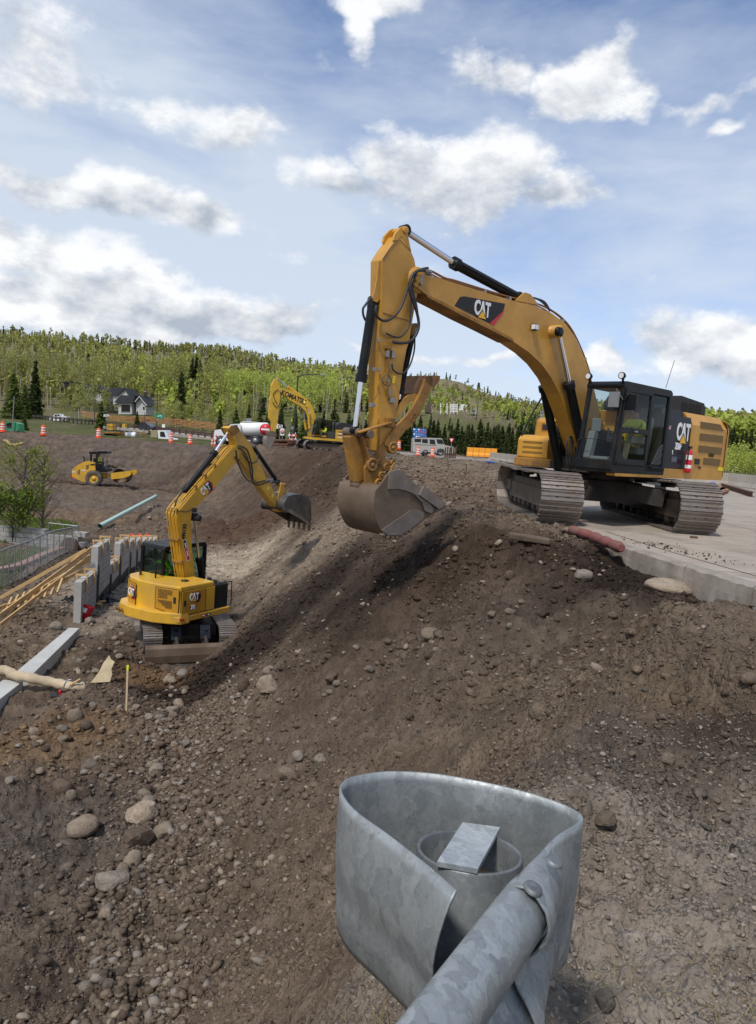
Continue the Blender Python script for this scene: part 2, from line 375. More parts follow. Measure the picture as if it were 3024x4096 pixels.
def base_h(X, Y):
    X = np.asarray(X, float); Y = np.asarray(Y, float)
    wob = fbm(X*.12, Y*.25, 3)*.9
    Xc = np.interp(Y, [-20, 0, 1.5, 2.5, 4, 6, 8, 9.7, 11, 13, 16, 20, 28, 36, 45, 52, 60, 70, 78], [.1, .2, .25, .6, 1.5, 2.5, 3.2, 2.7, 2.0, 1.45, 1.1, .9, .2, -.6, -1.7, -3.5, -8, -14, -18])
    Xt = np.interp(Y, [-20, 0, 6, 10, 15.4, 18, 22, 31, 40, 50, 60, 70], [-3, -2.2, -1.95, -2.7, -4.1, -4.4, -4.9, -5.6, -8.5, -11, -14, -20])
    zc = np.interp(Y, [-5, 0, 2, 4, 6, 8, 10, 12, 14, 30, 60], [-.02, -.05, -.1, -.22, -.34, -.4, -.3, -.06, .02, .02, -.1])
    zt = np.interp(Y, [-5, 6, 10, 15.4, 20, 31, 50, 72], [-3.7, -3.85, -4.0, -4.25, -4.4, -4.65, -5.0, -5.1])
    t = (Xc+wob*.35-X)/(Xc-Xt); t = np.clip(t, -.12, 1.15)
    s = np.clip(t, 0, 1); s = .55*s+.45*s*s*(3-2*s)
    z = zc+(zt-zc)*s
    z = z+np.where(X < Xt, np.clip(Xt-X, 0, 12)*.012, 0)
    # far bank of the pit, then grass and roads rising gently to the left
    yb = np.interp(X, [-80, -45, -25, -17, -12, -7], [72, 73, 73, 66, 58, 50]); tb = sst(0, 1, (Y-yb)/9.5)
    bank = np.interp(Y, [0, 85, 100, 130, 160, 400], [-.95, -.95, -.8, -.05, .3, .6])
    z = np.where(X < -4, z+(np.maximum(z, bank)-z)*tb, z)
    z = z*(1-sst(86, 95, Y))+np.interp(np.arctan2(X, Y), np.radians([-40, -20, -8, 0]), [-.6, -.6, -.3, -.2])*sst(86, 95, Y)*(1-sst(120, 160, Y))
    for (bx, by, rx, ry, h) in BUMPS:
        z = z+h*np.exp(-((X-bx)/rx)**2-((Y-by)/ry)**2)
    # scarp on the right, undercut soil beside the road edge
    sc_ = sst(-.2, .2, X-(2.3+.5*perlin(X*.8+3.3, Y*1.1)+.22*perlin(X*4, Y*4)))*np.exp(-((Y-4.9)/1.5)**4)
    z = z+.30*sc_
    # level pads where the machines and cast walls stand
    for (px_, py_, rr, zz) in ((-5.2, 19.0, 1.5, -4.42), (-9.4, 24.5, 2.6, -4.42), (-7.7, 14.6, 1.2, -4.32)):
        k = np.exp(-((X-px_)**2+(Y-py_)**2)/rr**2)**.7; z = z+(zz-z)*np.clip(k*1.4, 0, 1)
    ax, ay, bx_, by_ = -6.7, 12.2, -8.05, 19.2; q = np.clip(((X-ax)*(bx_-ax)+(Y-ay)*(by_-ay))/((bx_-ax)**2+(by_-ay)**2), 0, 1)
    k = sst(1.15, .55, np.hypot(X-ax-q*(bx_-ax), Y-ay-q*(by_-ay))); z = z+(-4.43-z)*k
    hz = hill(X, Y); r = np.hypot(X, Y)
    z = z+hz*sst(100, 170, r)
    return z
def rough_amt(X, Y):
    r = np.hypot(X, Y)
    a = np.ones(np.shape(X))
    a = a*(1-.75*sst(86, 92, Y))
    dx = edge_dx(X, Y); plate = (dx > -1.0) & (Y > 12) & (Y < 75)
    a = np.where(plate, .35, a)
    return a
def H(X, Y, detail=True):
    X = np.asarray(X, float); Y = np.asarray(Y, float)
    z = base_h(X, Y)
    if detail:
        a = rough_amt(X, Y); d = np.hypot(X, Y)
        wx = X+.5*fbm(X*.5, Y*.5, 2); wy = Y+.5*fbm(X*.5+9, Y*.5, 2)
        n = .20*fbm(wx*.45, wy*.45, 3)+.13*fbm(wx*1.5, wy*1.5, 3)
        rid = 1-np.abs(perlin(wx*1.1+4, wy*1.1))*2; n = n+.02*rid*rid
        n = n+.075*fbm(X*4.2, Y*4.2, 3, .62)+.050*np.maximum(0, fbm(X*10, Y*10, 3, .6)+.05)*sst(60, 15, d)
        n = n+.022*np.maximum(0, fbm(X*27, Y*27, 2, .6))*sst(25, 6, d)
        # streaks down the face where soil has run and where bucket teeth have dragged
        face = sst(.0, 1.2, -z-.25)*sst(0, 1, z+4.2)
        n = n+face*(.05*fbm(X*.35+1.1, Y*2.0, 3)+.02*fbm(X*.8, Y*6, 2))
        gro = sst(15.5, 18, Y)*sst(40, 32, Y)*face*sst(-7, -5.5, X)
        n = n*(1-.55*gro)+gro*.055*np.sin(Y*2*math.pi/.55+X*.8+2*perlin(X*.2, Y*.3))
        # churned wheel ruts by the roller
        rut = np.exp(-((Y-69.5-.03*(X+27))/2.6)**2)*sst(-36, -31, X)*sst(-8, -14, X)
        n = n*(1+1.2*rut)-rut*.25
        cal = np.exp(-((X+5.2)**2+(Y-19)**2)/2.2**2)+np.exp(-((X+8.6)**2+(Y-22)**2)/2.5**2)
        n = n*(1-.7*np.clip(cal, 0, 1))
        trk = np.exp(-((X-3.3)/.9)**2)*sst(12, 13, Y)*sst(19, 18, Y); n = n*(1-trk)-.02*trk
        z = z+n*a
    ind = inpoly(X, Y, DECK); dx = edge_dx(X, Y)
    z = np.where(ind & (dx > .02), np.minimum(z, -.25-.35*sst(11, 7, Y)), z)
    z = np.where((~ind) & (dx > -.7) & (Y < 12.6) & (Y > 3.5), np.minimum(z, -.07-.22*sst(12.3, 9.5, Y)+.12*fbm(X*1.7, Y*1.7, 2)), z)
    return z
def gz(x, y, detail=True): return float(H(np.array([x]), np.array([y]), detail)[0])
def ghit(px, py, tmin=.8, tmax=400):
    d = rayn(px, py); d = d/np.linalg.norm(d); t = tmin*np.exp(np.linspace(0, math.log(tmax/tmin), 1400))
    P = ON[None]+d[None]*t[:, None]; g = H(P[:, 0], P[:, 1]); k = np.nonzero(P[:, 2] < g)[0]
    if len(k) == 0: return Vector(P[-1])
    i = k[0]; a, b = t[max(i-1, 0)], t[i]
    tt = np.linspace(a, b, 12); P = ON[None]+d[None]*tt[:, None]; g = H(P[:, 0], P[:, 1]); k = np.nonzero(P[:, 2] <= g)[0]; q = P[k[0] if len(k) else -1]
    return Vector((q[0], q[1], gz(q[0], q[1])))

# soil colour patches: centre (photo pixel), radii in metres, colour, weight
def zone_list():
    Z = []
    def a(px, py, rx, ry, c, w_=1.0): p = ghit(px, py); Z.append((p.x, p.y, rx, ry, c, w_))
    dark = (.029, .020, .015); light = (.235, .19, .145); gravel = (.20, .175, .15); orange = (.165, .112, .066); red = (.085, .050, .033)
    a(2350, 2300, 1.9, 1.5, dark); a(2150, 2330, 1.6, 1.0, dark, .95); a(2420, 2290, 1.0, .9, dark); a(1900, 2350, 1.5, 1.2, dark, .9); a(1650, 2370, 1.6, 1.2, dark, .9); a(2260, 2390, 1.2, .7, dark, .85); a(2560, 2270, .6, .8, dark, .9); a(2850, 2900, .35, .7, (.05, .037, .028), .8); a(2050, 2230, 1.3, 1.2, (.05, .032, .022)); a(2480, 2260, .7, .7, dark); a(1850, 2280, 1.3, 1.3, (.055, .037, .026), .9); a(1500, 2330, 1.6, 1.3, dark, .95)
    a(1250, 2380, 1.6, 1.6, (.028, .020, .016)); a(1100, 2470, 1.6, 1.6, dark); a(970, 2560, 1.4, 1.6, (.035, .025, .02)); a(850, 2680, 1.5, 1.4, dark, .9); a(330, 2610, 1.0, .9, (.05, .036, .027), .9); a(700, 2760, 1.1, .9, dark, .8); a(470, 2620, 1.1, .8, dark, .8); a(420, 2560, 1.5, 1.2, (.06, .042, .031), .9)
    a(900, 2440, 1.8, 2.2, (.03, .022, .017)); a(1700, 2450, 1.6, 1.3, (.07, .05, .037), .6)
    a(1150, 2050, 2.6, 6, red); a(950, 2100, 3, 6, red, .9); a(1300, 1960, 3.0, 8, (.07, .045, .03)); a(1050, 1950, 5, 9, (.075, .05, .036), .9); a(1400, 1850, 3, 6, (.06, .042, .03)); a(1250, 1850, 3.5, 6, (.07, .045, .03))
    a(1400, 2090, 2.2, 3.4, light); a(1250, 2180, 2.2, 3.0, light, .8); a(1100, 2280, 1.6, 2.2, light, .5); a(900, 2260, 2.6, 4.5, (.40, .34, .26)); a(470, 2330, 2.0, 3.5, (.34, .29, .23)); a(380, 2480, 1.2, 2.0, (.34, .29, .23), .7)
    a(400, 1945, 9, 1.8, (.05, .032, .024)); a(560, 1925, 9, 1.6, (.05, .032, .024)); a(700, 1905, 8, 1.8, (.06, .04, .03), .8)
    a(380, 1850, 20, 5, (.125, .10, .083), .8); a(650, 1820, 14, 5, (.12, .095, .08), .7); a(300, 2060, 7, 4, (.19, .13, .08), .8); a(150, 2000, 8, 6, (.14, .115, .095), .6); a(500, 2010, 9, 7, (.15, .12, .095), .6)
    a(120, 2960, 1.6, 1.1, orange, .7); a(300, 2900, 1.0, .9, (.19, .12, .065), .6); a(30, 3060, .9, .9, orange, .6); a(600, 2700, .8, .7, (.20, .12, .06), .6)
    a(2620, 2760, .32, .36, (.17, .12, .066), .8); a(2080, 2750, .5, .5, (.165, .118, .068), .7); a(1800, 3000, .8, .6, (.17, .115, .065), .5)
    a(150, 3350, 1.6, 1.4, (.105, .09, .076), .8); a(200, 3800, 1.2, 1.2, (.11, .09, .072), .6)
    a(2600, 3700, .9, .7, (.26, .23, .20)); a(2850, 3400, .9, .9, (.23, .20, .17), .9); a(2500, 4000, .8, .6, (.27, .24, .205)); a(2900, 3950, .9, .6, (.27, .24, .205)); a(2300, 3500, .5, .5, (.2, .165, .13), .6)
    a(1000, 3500, 1.6, 1.4, (.15, .115, .085), .6); a(1250, 3800, .9, .9, (.165, .125, .09), .8); a(1700, 2600, 1.6, 1.0, (.13, .105, .085), .7); a(1300, 2900, 2, 1.4, (.125, .095, .072), .7)
    a(1900, 1880, 5, 9, (.20, .16, .12), .9); a(1750, 1900, 3, 8, (.17, .125, .09), .8); a(1950, 2000, 1.6, 2.6, (.15, .11, .08), .7); a(300, 2620, 1.4, 1.0, (.16, .12, .085), .8); a(60, 2580, 1.6, 1.4, (.17, .13, .09), .8); a(150, 2480, 1.6, 1.4, (.14, .105, .075), .8)
    a(2250, 2520, 1.0, .5, (.13, .105, .082), .7); a(2750, 2520, .8, .6, (.15, .12, .092), .7); a(2450, 2900, .8, .7, (.115, .095, .078), .8); a(2000, 2850, .8, .8, (.115, .095, .077), .7)
    return Z
def grassmask(X, Y):
    m = sst(0, 1.5, Y-86-.0*X)*sst(-8, -13, X)*sst(150, 135, Y)
    m = np.maximum(m, sst(.0, .6, -(X+11.6+.28*(Y-22)))*sst(17.8, 18.8, Y)*sst(45, 38, Y)*sst(.0, .5, 1.0))
    m = np.where((Y > 120) & (X > -8), sst(120, 128, Y), m)
    r = np.hypot(X, Y); m = np.maximum(m, sst(135, 160, r))
    m = m*sst(-.25, .1, fbm(X*.35, Y*.35, 3)+.25)
    return m
def soil_rgb(X, Y):
    c = np.empty((len(X), 3)); c[:] = (.140, .107, .080)
    c *= (1+.25*fbm(X*.3, Y*.3, 3))[:, None]
    wx = X+.35*fbm(X*1.3, Y*1.3, 3); wy = Y+.35*fbm(X*1.3+5, Y*1.3, 3)
    for (x, y, rx, ry, col, w_) in ZONES:
        col = np.array(col)*.97
        k = np.exp(-(((wx-x)/rx)**2+((wy-y)/ry)**2)**1.5)*w_; c += (np.array(col)-c)*k[:, None]
    g = grassmask(X, Y); gc = np.empty_like(c); gc[:] = (.085, .095, .032)
    gc *= (1+.5*fbm(X*.15, Y*.15, 4))[:, None]
    r = np.hypot(X, Y); far = sst(200, 300, r)
    t2 = sst(-.1, .5, fbm(X/45., Y/45., 4)+.1)
    hc = np.array((.20, .175, .10))*(1-t2)[:, None]+np.array((.16, .17, .06))*t2[:, None]
    gc = gc*(1-far)[:, None]+hc*far[:, None]
    c = c*(1-g)[:, None]+gc*g[:, None]
    road = sst(1.2, .4, np.abs(Y-150-.0*X)/9)*sst(-20, -40, X)          # pale road shoulder to the left
    pv = sst(70, 76, Y)*sst(104, 98, Y)*sst(-9, -5, X)*sst(40, 30, X)
    c += (np.array((.30, .27, .24))-c)*pv[:, None]
    return np.clip(c, 0, 1)
ZONES = zone_list()
def build_ground():
    azf = np.linspace(-R(37), R(37), 780); azc = np.concatenate([np.linspace(-math.pi, -R(38), 70), azf, np.linspace(R(38), math.pi, 70)[:-1]])
    rr = np.concatenate([[.35, .6], .8*np.exp(np.linspace(0, math.log(110/.8), 760)), 112*np.exp(np.linspace(0, math.log(2600/112), 70))])
    A, RR_ = np.meshgrid(azc, rr); X = (np.sin(A)*RR_).ravel(); Y = (np.cos(A)*RR_).ravel()
    Z = H(X, Y); n, m = RR_.shape
    co = np.stack([X, Y, Z], 1).astype(np.float32)
    i = np.arange(n-1)[:, None]*m; j = np.arange(m)[None]; j2 = (j+1) % m
    q = np.stack([i+j, i+m+j, i+m+j2, i+j2], -1).reshape(-1, 4)
    me = bpy.data.meshes.new("ground"); me.vertices.add(len(co)); me.vertices.foreach_set('co', co.ravel())
    me.loops.add(q.size); me.loops.foreach_set('vertex_index', q.ravel().astype(np.int32)); me.polygons.add(len(q))
    me.polygons.foreach_set('loop_start', np.arange(0, q.size, 4, dtype=np.int32)); me.polygons.foreach_set('use_smooth', np.ones(len(q), bool))
    me.update(); me.validate()
    at = me.color_attributes.new("tone", 'FLOAT_COLOR', 'POINT'); rgb = soil_rgb(X, Y)
    at.data.foreach_set('color', np.concatenate([rgb, np.ones((len(rgb), 1))], 1).astype(np.float32).ravel())
    o = bpy.data.objects.new("ground", me); COL.objects.link(o); tag(o, kind='structure')
    m_ = bpy.data.materials.new("site_soil"); m_.use_nodes = True; t = NT(m_.node_tree); p = t.n['Principled BSDF']; p.inputs['Roughness'].default_value = .95; p.inputs['Specular IOR Level'].default_value = .15
    at_ = t.new('ShaderNodeAttribute', attribute_name='tone').outputs['Color']; pos = t.new('ShaderNodeTexCoord').outputs['Object']
    n1 = t.noise(pos, 1.4, 8, .65); n2 = t.noise(pos, 22, 8, .7); n3 = t.noise(pos, 5, 6, .65)
    c = t.mix(t.maprange(n1, .3, .7), (.62, .60, .58), (1.45, 1.43, 1.4)); c = t.mix(1.0, at_, c, 'MULTIPLY')
    c = t.mix(t.maprange(n2, .35, .7, 0, .75), c, t.mix(1.0, c, (1.5, 1.47, 1.45), 'MULTIPLY'))
    c = t.mix(t.maprange(n3, .62, .42, 0, .45), c, t.mix(1.0, c, (.6, .57, .55), 'MULTIPLY'))
    vo = t.new('ShaderNodeTexVoronoi'); vo.inputs['Scale'].default_value = 30; t.l.new(pos, vo.inputs['Vector'])
    sp = t.maprange(vo.outputs['Distance'], .22, .16); sel = t.maprange(t.noise(pos, 55, 1), .63, .66)
    c = t.mix(t.math('MULTIPLY', t.math('MULTIPLY', sp, sel), .75), c, (.42, .36, .29))
    t.l.new(c, p.inputs['Base Color'])
    b = t.new('ShaderNodeBump'); b.inputs['Distance'].default_value = .075; b.inputs['Strength'].default_value = 1.0
    h = t.math('ADD', t.math('MULTIPLY', n2, .35), t.math('ADD', t.math('MULTIPLY', n3, .8), t.math('MULTIPLY', t.noise(pos, 70, 4, .7), .12)))
    for s_, a_ in ((9, .55), (23, .42), (60, .2)):
        v_ = t.new('ShaderNodeTexVoronoi'); v_.inputs['Scale'].default_value = s_; t.l.new(t.vec('ADD', pos, t.vec('MULTIPLY', t.new('ShaderNodeTexNoise').outputs['Color'], (.04, .04, .04))), v_.inputs['Vector'])
        h = t.math('ADD', h, t.math('MULTIPLY', t.math('MULTIPLY', t.maprange(v_.outputs['Distance'], .75, .1), t.maprange(t.noise(pos, s_*.12, 3), .38, .6)), a_))
    h = t.math('ADD', h, t.math('MULTIPLY', t.maprange(vo.outputs['Distance'], .35, 0), .07))
    t.l.new(h, b.inputs['Height']); t.l.new(b.outputs[0], p.inputs['Normal'])
    me.materials.append(m_); return o
build_ground()
# ------------------------------------------------------------------ concrete road deck and its kerb wall
def deck():
    mb = MB(); from mathutils.geometry import tessellate_polygon
    P = [(x, y) for x, y in DECK]; T = tessellate_polygon([[Vector((a, b, 0)) for a, b in P]])
    vs = [(a, b, 0.0) for a, b in P]; fs = []
    for q in T:
        q = list(q); ar = (P[q[1]][0]-P[q[0]][0])*(P[q[2]][1]-P[q[0]][1])-(P[q[2]][0]-P[q[0]][0])*(P[q[1]][1]-P[q[0]][1])
        if ar < 0: q.reverse()
        fs.append(tuple(q))
    mb.add(vs, fs)
    m = bpy.data.materials.new("road_concrete"); m.use_nodes = True; t = NT(m.node_tree); p = t.n['Principled BSDF']; p.inputs['Roughness'].default_value = .8
    pos = t.new('ShaderNodeTexCoord').outputs['Object']
    c = t.mix(t.maprange(t.noise(pos, .35, 7, .6), .3, .7), (.33, .275, .218), (.42, .362, .295))
    c = t.mix(t.maprange(t.noise(t.vec('MULTIPLY', pos, (.25, 1.6, 1)), 1.0, 8, .65), .48, .72, 0, .55), c, (.25, .20, .155))
    c = t.mix(t.maprange(t.noise(pos, 45, 5, .7), .4, .75, 0, .3), c, (.2, .165, .13))
    dr = t.math('MULTIPLY', t.maprange(t.noise(pos, 1.1, 9, .72), .50, .68), .65)
    c = t.mix(dr, c, (.15, .11, .08)); t.l.new(c, p.inputs['Base Color'])
    b = t.new('ShaderNodeBump'); b.inputs['Distance'].default_value = .004; t.l.new(t.noise(pos, 60, 5, .7), b.inputs['Height']); t.l.new(b.outputs[0], p.inputs['Normal'])
    o = mb.build("road", m); tag(o, kind='structure')
    # joints sawn in the slab, filled dark
    j = MB(); mj = mat('joint_filler', (.05, .04, .033), .9)
    def seam(pts, wd):
        for a, b_ in zip(pts[:-1], pts[1:]):
            a = Vector((*a, .0045)); b_ = Vector((*b_, .0045)); n = (b_-a).cross(Vector((0, 0, 1))).normalized()*wd/2
            j.add([a-n, b_-n, b_+n, a+n], [(3, 2, 1, 0), (0, 1, 2, 3)][1:])
    seam([(x+.62, y) for x, y in DECK[1:4]], .022); seam([(9.4, 4), (8.2, 12), (8.0, 30)], .015)
    for yy in (9.0, 13.6, 18.2, 22.8, 27.4, 32): seam([(float(np.interp(yy, [q[1] for q in DECK[:10]], [q[0] for q in DECK[:10]]))+.1, yy), (30, yy+1.6)], .013)
    o2 = j.build("slab_joint", mj); tag(o2, kind='structure')
deck()
def kerb():
    kt = thing("kerb_wall", "grey concrete kerb wall with cracks along the edge of the road, soil dug away beside it", "kerb", frame((4.35, 8, 0)))
    inv = kt.matrix_world.inverted()
    pts = [(4.98, 4.2), (4.72, 6.2), (4.35, 8.0), (4.10, 9.25), (3.79, 10.75), (3.57, 12.35)]
    rnd = random.Random(3)
    for i in range(len(pts)-1):
        a, b = Vector((*pts[i], 0)), Vector((*pts[i+1], 0)); d = (b-a).normalized(); n = Vector((-d.y, d.x, 0)); a = a+d*.012; b = b-d*.012
        mb = MB(); N = 14; rows = []
        for k in range(N+1):
            p = a.lerp(b, k/N); w_ = .012*rnd.uniform(-1, 1); ch = rnd.uniform(0, .02)
            prof = [(0.16, .018), (.0, .02), (-.035-w_*.3, .0-ch), (-.045+w_, -.16), (-.04+w_, -.4), (-.05, -1.1), (.16, -1.1)]
            # left of the edge is outside the road
            rows.append([inv @ (p-n*0+(-n*0)+Vector((0, 0, z))+(-n)*x_) for x_, z in prof])
        vs = [v for r in rows for v in r]; m = len(rows[0]); fs = []
        for k in range(N):
            for q in range(m): q2 = (q+1) % m; fs.append((k*m+q, k*m+q2, (k+1)*m+q2, (k+1)*m+q))
        mb.add(vs, fs); mb.add(rows[0], [tuple(range(m))]); mb.add(rows[-1], [tuple(range(m-1, -1, -1))])
        mb.build("kerb_block", m_kerb, kt)
m_kerb = mat('weathered_kerb', (.32, .285, .245), .9, var=.15, dirt=(.17, .13, .1), dirt_amt=.35, scale=3, bump=.006)
kerb()
# ------------------------------------------------------------------ shared machine builders
def xf(loc, fx, up=(0, 0, 1)):
    return frame(loc, fx)
def shoe_mesh(p, W, g=.032, n=3):
    xs = []; x0 = -p/2
    poly = [(-p/2-.012, -.008), (p/2, -.008), (p/2+.012, .004)]
    top = []
    for k in range(n):
        c = -p/2+.02+k*(p-.03)/(n-1) if n > 1 else 0
        w_ = .012; hh = g if k != 0 else g*1.15
        top += [(c+w_*1.5, .008), (c+w_, hh), (c-w_, hh), (c-w_*1.5, .008)] if n > 1 else []
    top.sort(key=lambda q: -q[0])
    poly = [(-p/2-.012, -.008), (p/2+.01, -.008), (p/2+.01, .008)]+[q for q in top if q[0] < p/2+.01]+[(-p/2-.012, .008)]
    mb = MB(); mb.prism(poly, -W/2, W/2)
    mb.box((-.01, -.10, .012), (.035, .05, .012), mi=1); mb.box((-.01, .10, .012), (.035, .05, .012), mi=1)
    mb.box((0, 0, -.03), (p*.8, .18, .05), mi=1)
    return mb.mesh("track_shoe", [m_track, m_under])
def track(parent, Mt, y, L, Hh, W, p, n_roll=8, gr=3, outer=1, sag=.0):
    th = .035; r = Hh/2-th
    mb = MB(); fw = W*.42
    x0, x1 = -L/2+Hh/2, L/2-Hh/2
    mb.prism([(x0-.05, r*.85), (x0+.25, r*1.32), (x1-.25, r*1.32), (x1+.05, r*.85), (x1-.2, r*.55), (x0+.2, r*.55)], y-fw/2, y+fw/2)
    mb.prism([(x0+.35, r*1.62), (x1-.35, r*1.62), (x1-.2, r*1.3), (x0+.2, r*1.3)], y-fw*.36, y+fw*.36)
    for cx, rr in ((x0, r*.86), (x1, r*.82)):
        mb.lathe([(0, -fw*.46), (rr*.45, -fw*.46), (rr*.5, -fw*.3), (rr*.9, -fw*.3), (rr, -.05), (rr, .05), (rr*.9, fw*.3), (rr*.5, fw*.3), (rr*.45, fw*.46), (0, fw*.46)], (cx, y, r+th), 'y', 22, 1)
        mb.box((cx, y, r+th), (r*1.1, fw*1.12, r*.5))
    for k in range(n_roll):
        cx = x0+.25+(x1-x0-.5)*k/(n_roll-1)
        mb.lathe([(0, -fw*.52), (.055, -fw*.52), (.1, -fw*.42), (.1, fw*.42), (.055, fw*.52), (0, fw*.52)], (cx, y, r*.38+th*.6), 'y', 12, 1)
    for k in (.3, .7): mb.lathe([(0, -fw*.4), (.08, -fw*.4), (.08, fw*.4), (0, fw*.4)], (x0+(x1-x0)*k, y, 2*r-.03), 'y', 12, 1)
    t = mb.build('track', [m_trackd, m_under], parent); t.matrix_basis = Mt
    sm_ = shoe_mesh(p, W, n=gr)
    S = x1-x0; per = 2*S+2*math.pi*r; N = int(round(per/p)); step = per/N
    for i in range(N):
        s = i*step+.03
        if s < S: x, z, a = x0+s, th, math.pi            # bottom, outward down
        elif s < S+math.pi*r:
            q = (s-S)/r; x = x1+r*math.sin(q); z = th+r-r*math.cos(q); a = math.pi-q
        elif s < 2*S+math.pi*r:
            q = s-S-math.pi*r; x = x1-q; z = th+2*r-sag*math.sin(math.pi*q/S)*(1+.5*math.sin(q*5)); a = 0
        else:
            q = (s-2*S-math.pi*r)/r; x = x0-r*math.sin(q); z = th+r+r*math.cos(q); a = -q
        o = inst(sm_, 'track_shoe', t, Matrix.Translation((x, y, z)) @ Matrix.Rotation(a, 4, 'Y'))
    return t
def cylinder(parent, name, a, j, b, rb, rr, rodfirst=True, lugs=True, barrel=None):
    """hydraulic cylinder: rod from a to j, barrel from j to b"""
    a, j, b = Vector(a), Vector(j), Vector(b); barrel = barrel or m_black
    d = (b-j).normalized(); mb = MB(); L = (b-j).length
    mb.tube([j-d*.03, j+d*.09], rb*1.28, 14); mb.tube([j+d*.09, b-d*.12], rb, 16); mb.tube([b-d*.12, b-d*.02], rb*1.1, 14)
    mb.lathe([(0, -rb*.8), (rb*.9, -rb*.8), (rb*.9, rb*.8), (0, rb*.8)], b, 'y', 14)
    mb.tube([j+d*.12+Vector((0, rb*1.05, 0)), b-d*.2+Vector((0, rb*1.05, 0))], rb*.16, 6)
    o = mb.build(name, barrel, parent)
    m2 = MB(); m2.tube([a, j], rr, 14); m2.build('rod', m_chrome, o)
    m3 = MB(); m3.lathe([(0, -rr*1.3), (rr*1.7, -rr*1.3), (rr*1.7, rr*1.3), (0, rr*1.3)], a, 'y', 14); m3.build('rod_eye', barrel if barrel is not m_black else m_black, o)
    return o
def hose(parent, pts, r=.018, mt=None, name='hose'):
    pts = [Vector(p) for p in pts]; out_ = []
    n = len(pts)
    for i in range(n-1):
        p0, p1, p2, p3 = pts[max(i-1, 0)], pts[i], pts[i+1], pts[min(i+2, n-1)]
        for k in range(5):
            t = k/5; out_.append(.5*((2*p1)+(-p0+p2)*t+(2*p0-5*p1+4*p2-p3)*t*t+(-p0+3*p1-3*p2+p3)*t**3))
    out_.append(pts[-1]); mb = MB(); mb.tube(out_, r, 7); return mb.build(name, mt or m_rubber, parent)
def person_seated(M, label, vest=m_vest, hat=None, trousers=m_tan, s=1.0, arms=True, reach=.42):
    """seated figure, hips at the origin, facing +x"""
    t = thing('person', label, 'person', M)
    vs = [(0, 0, .02), (.0, 0, .2), (.01, 0, .38), (.02, 0, .48), (.03, 0, .57), (.04, 0, .66), (.045, 0, .75)]
    ra = [.15, .14, .165, .13, .062, .095, .085]; ed = [(i, i+1) for i in range(6)]
    for sy in (-1, 1):
        b = len(vs); vs += [(.0, sy*.17, .45), (.10, sy*.23, .24), (.1+reach*.75, sy*.21, .22), (.1+reach, sy*.2, .24)]; ra += [.075, .058, .043, .034]
        ed += [(3, b), (b, b+1), (b+1, b+2), (b+2, b+3)]
        b = len(vs); vs += [(.06, sy*.10, .0), (.44, sy*.13, .06), (.5, sy*.13, -.34), (.6, sy*.13, -.4)]; ra += [.10, .075, .05, .04]
        ed += [(0, b), (b, b+1), (b+1, b+2), (b+2, b+3)]
    me = bpy.data.meshes.new('body'); me.from_pydata([tuple(c*s for c in v) for v in vs], ed, [])
    o = bpy.data.objects.new('body', me); COL.objects.link(o); o.parent = t
    o.modifiers.new('skin', 'SKIN')
    sk = me.skin_vertices[0].data
    for i, r in enumerate(ra): sk[i].radius = (r*s, r*s)
    sk[0].use_root = True
    o.modifiers.new('sub', 'SUBSURF').levels = 1; o.modifiers['sub'].render_levels = 1
    # colour the body by region with a height / distance mask in object space
    m = bpy.data.materials.new('figure'); m.use_nodes = True; n = NT(m.node_tree); p = n.n['Principled BSDF']; p.inputs['Roughness'].default_value = .85
    sp = n.new('ShaderNodeSeparateXYZ'); n.l.new(n.new('ShaderNodeTexCoord').outputs['Object'], sp.inputs[0])
    z, x, y = sp.outputs[2], sp.outputs[0], sp.outputs[1]
    col = lambda mm: tuple(mm.node_tree.nodes['Principled BSDF'].inputs['Base Color'].default_value)[:3]
    c = n.mix(n.math('GREATER_THAN', z, .10*s), col(trousers), col(vest))
    c = n.mix(n.math('GREATER_THAN', z, .535*s), c, col(m_skin))
    hand = n.math('MULTIPLY', n.math('GREATER_THAN', x, (.1+reach*.72)*s), n.math('GREATER_THAN', z, .13*s)); c = n.mix(hand, c, col(m_skin))
    st_ = n.math('MULTIPLY', n.math('LESS_THAN', n.math('ABSOLUTE', n.math('SUBTRACT', z, .27*s)), .028*s), n.math('LESS_THAN', x, .13*s)); c = n.mix(st_, c, (.7, .7, .65))
    n.l.new(c, p.inputs['Base Color']); me.materials.append(m)
    if hat is not None:
        mb = MB(); c0 = Vector((.045, 0, .74))*s
        mb.lathe([(0, .135*s), (.07*s, .12*s), (.11*s, .07*s), (.12*s, .0), (.15*s, -.005*s), (.15*s, -.015*s), (.115*s, -.01*s)], c0, 'z', 16); mb.build('hard_hat', hat, t)
    else:
        mb = MB(); mb.lathe([(0, .13*s), (.07*s, .11*s), (.1*s, .05*s), (.1*s, -.03*s), (.085*s, -.05*s)], Vector((.03, 0, .72))*s, 'z', 14); mb.build('hair', mat('hair', (.03, .02, .015), .8), t)
    mb = MB()   # face
    for sy in (-1, 1): mb.box(Vector((.135, sy*.033, .715))*s, (.012*s, .022*s, .01*s), mi=1)
    mb.box(Vector((.148, 0, .685))*s, (.03*s, .022*s, .045*s)); mb.box(Vector((.132, 0, .645))*s, (.01*s, .05*s, .008*s), mi=1)
    mb.build('face', [m_skin, m_cloth], t)
    return t
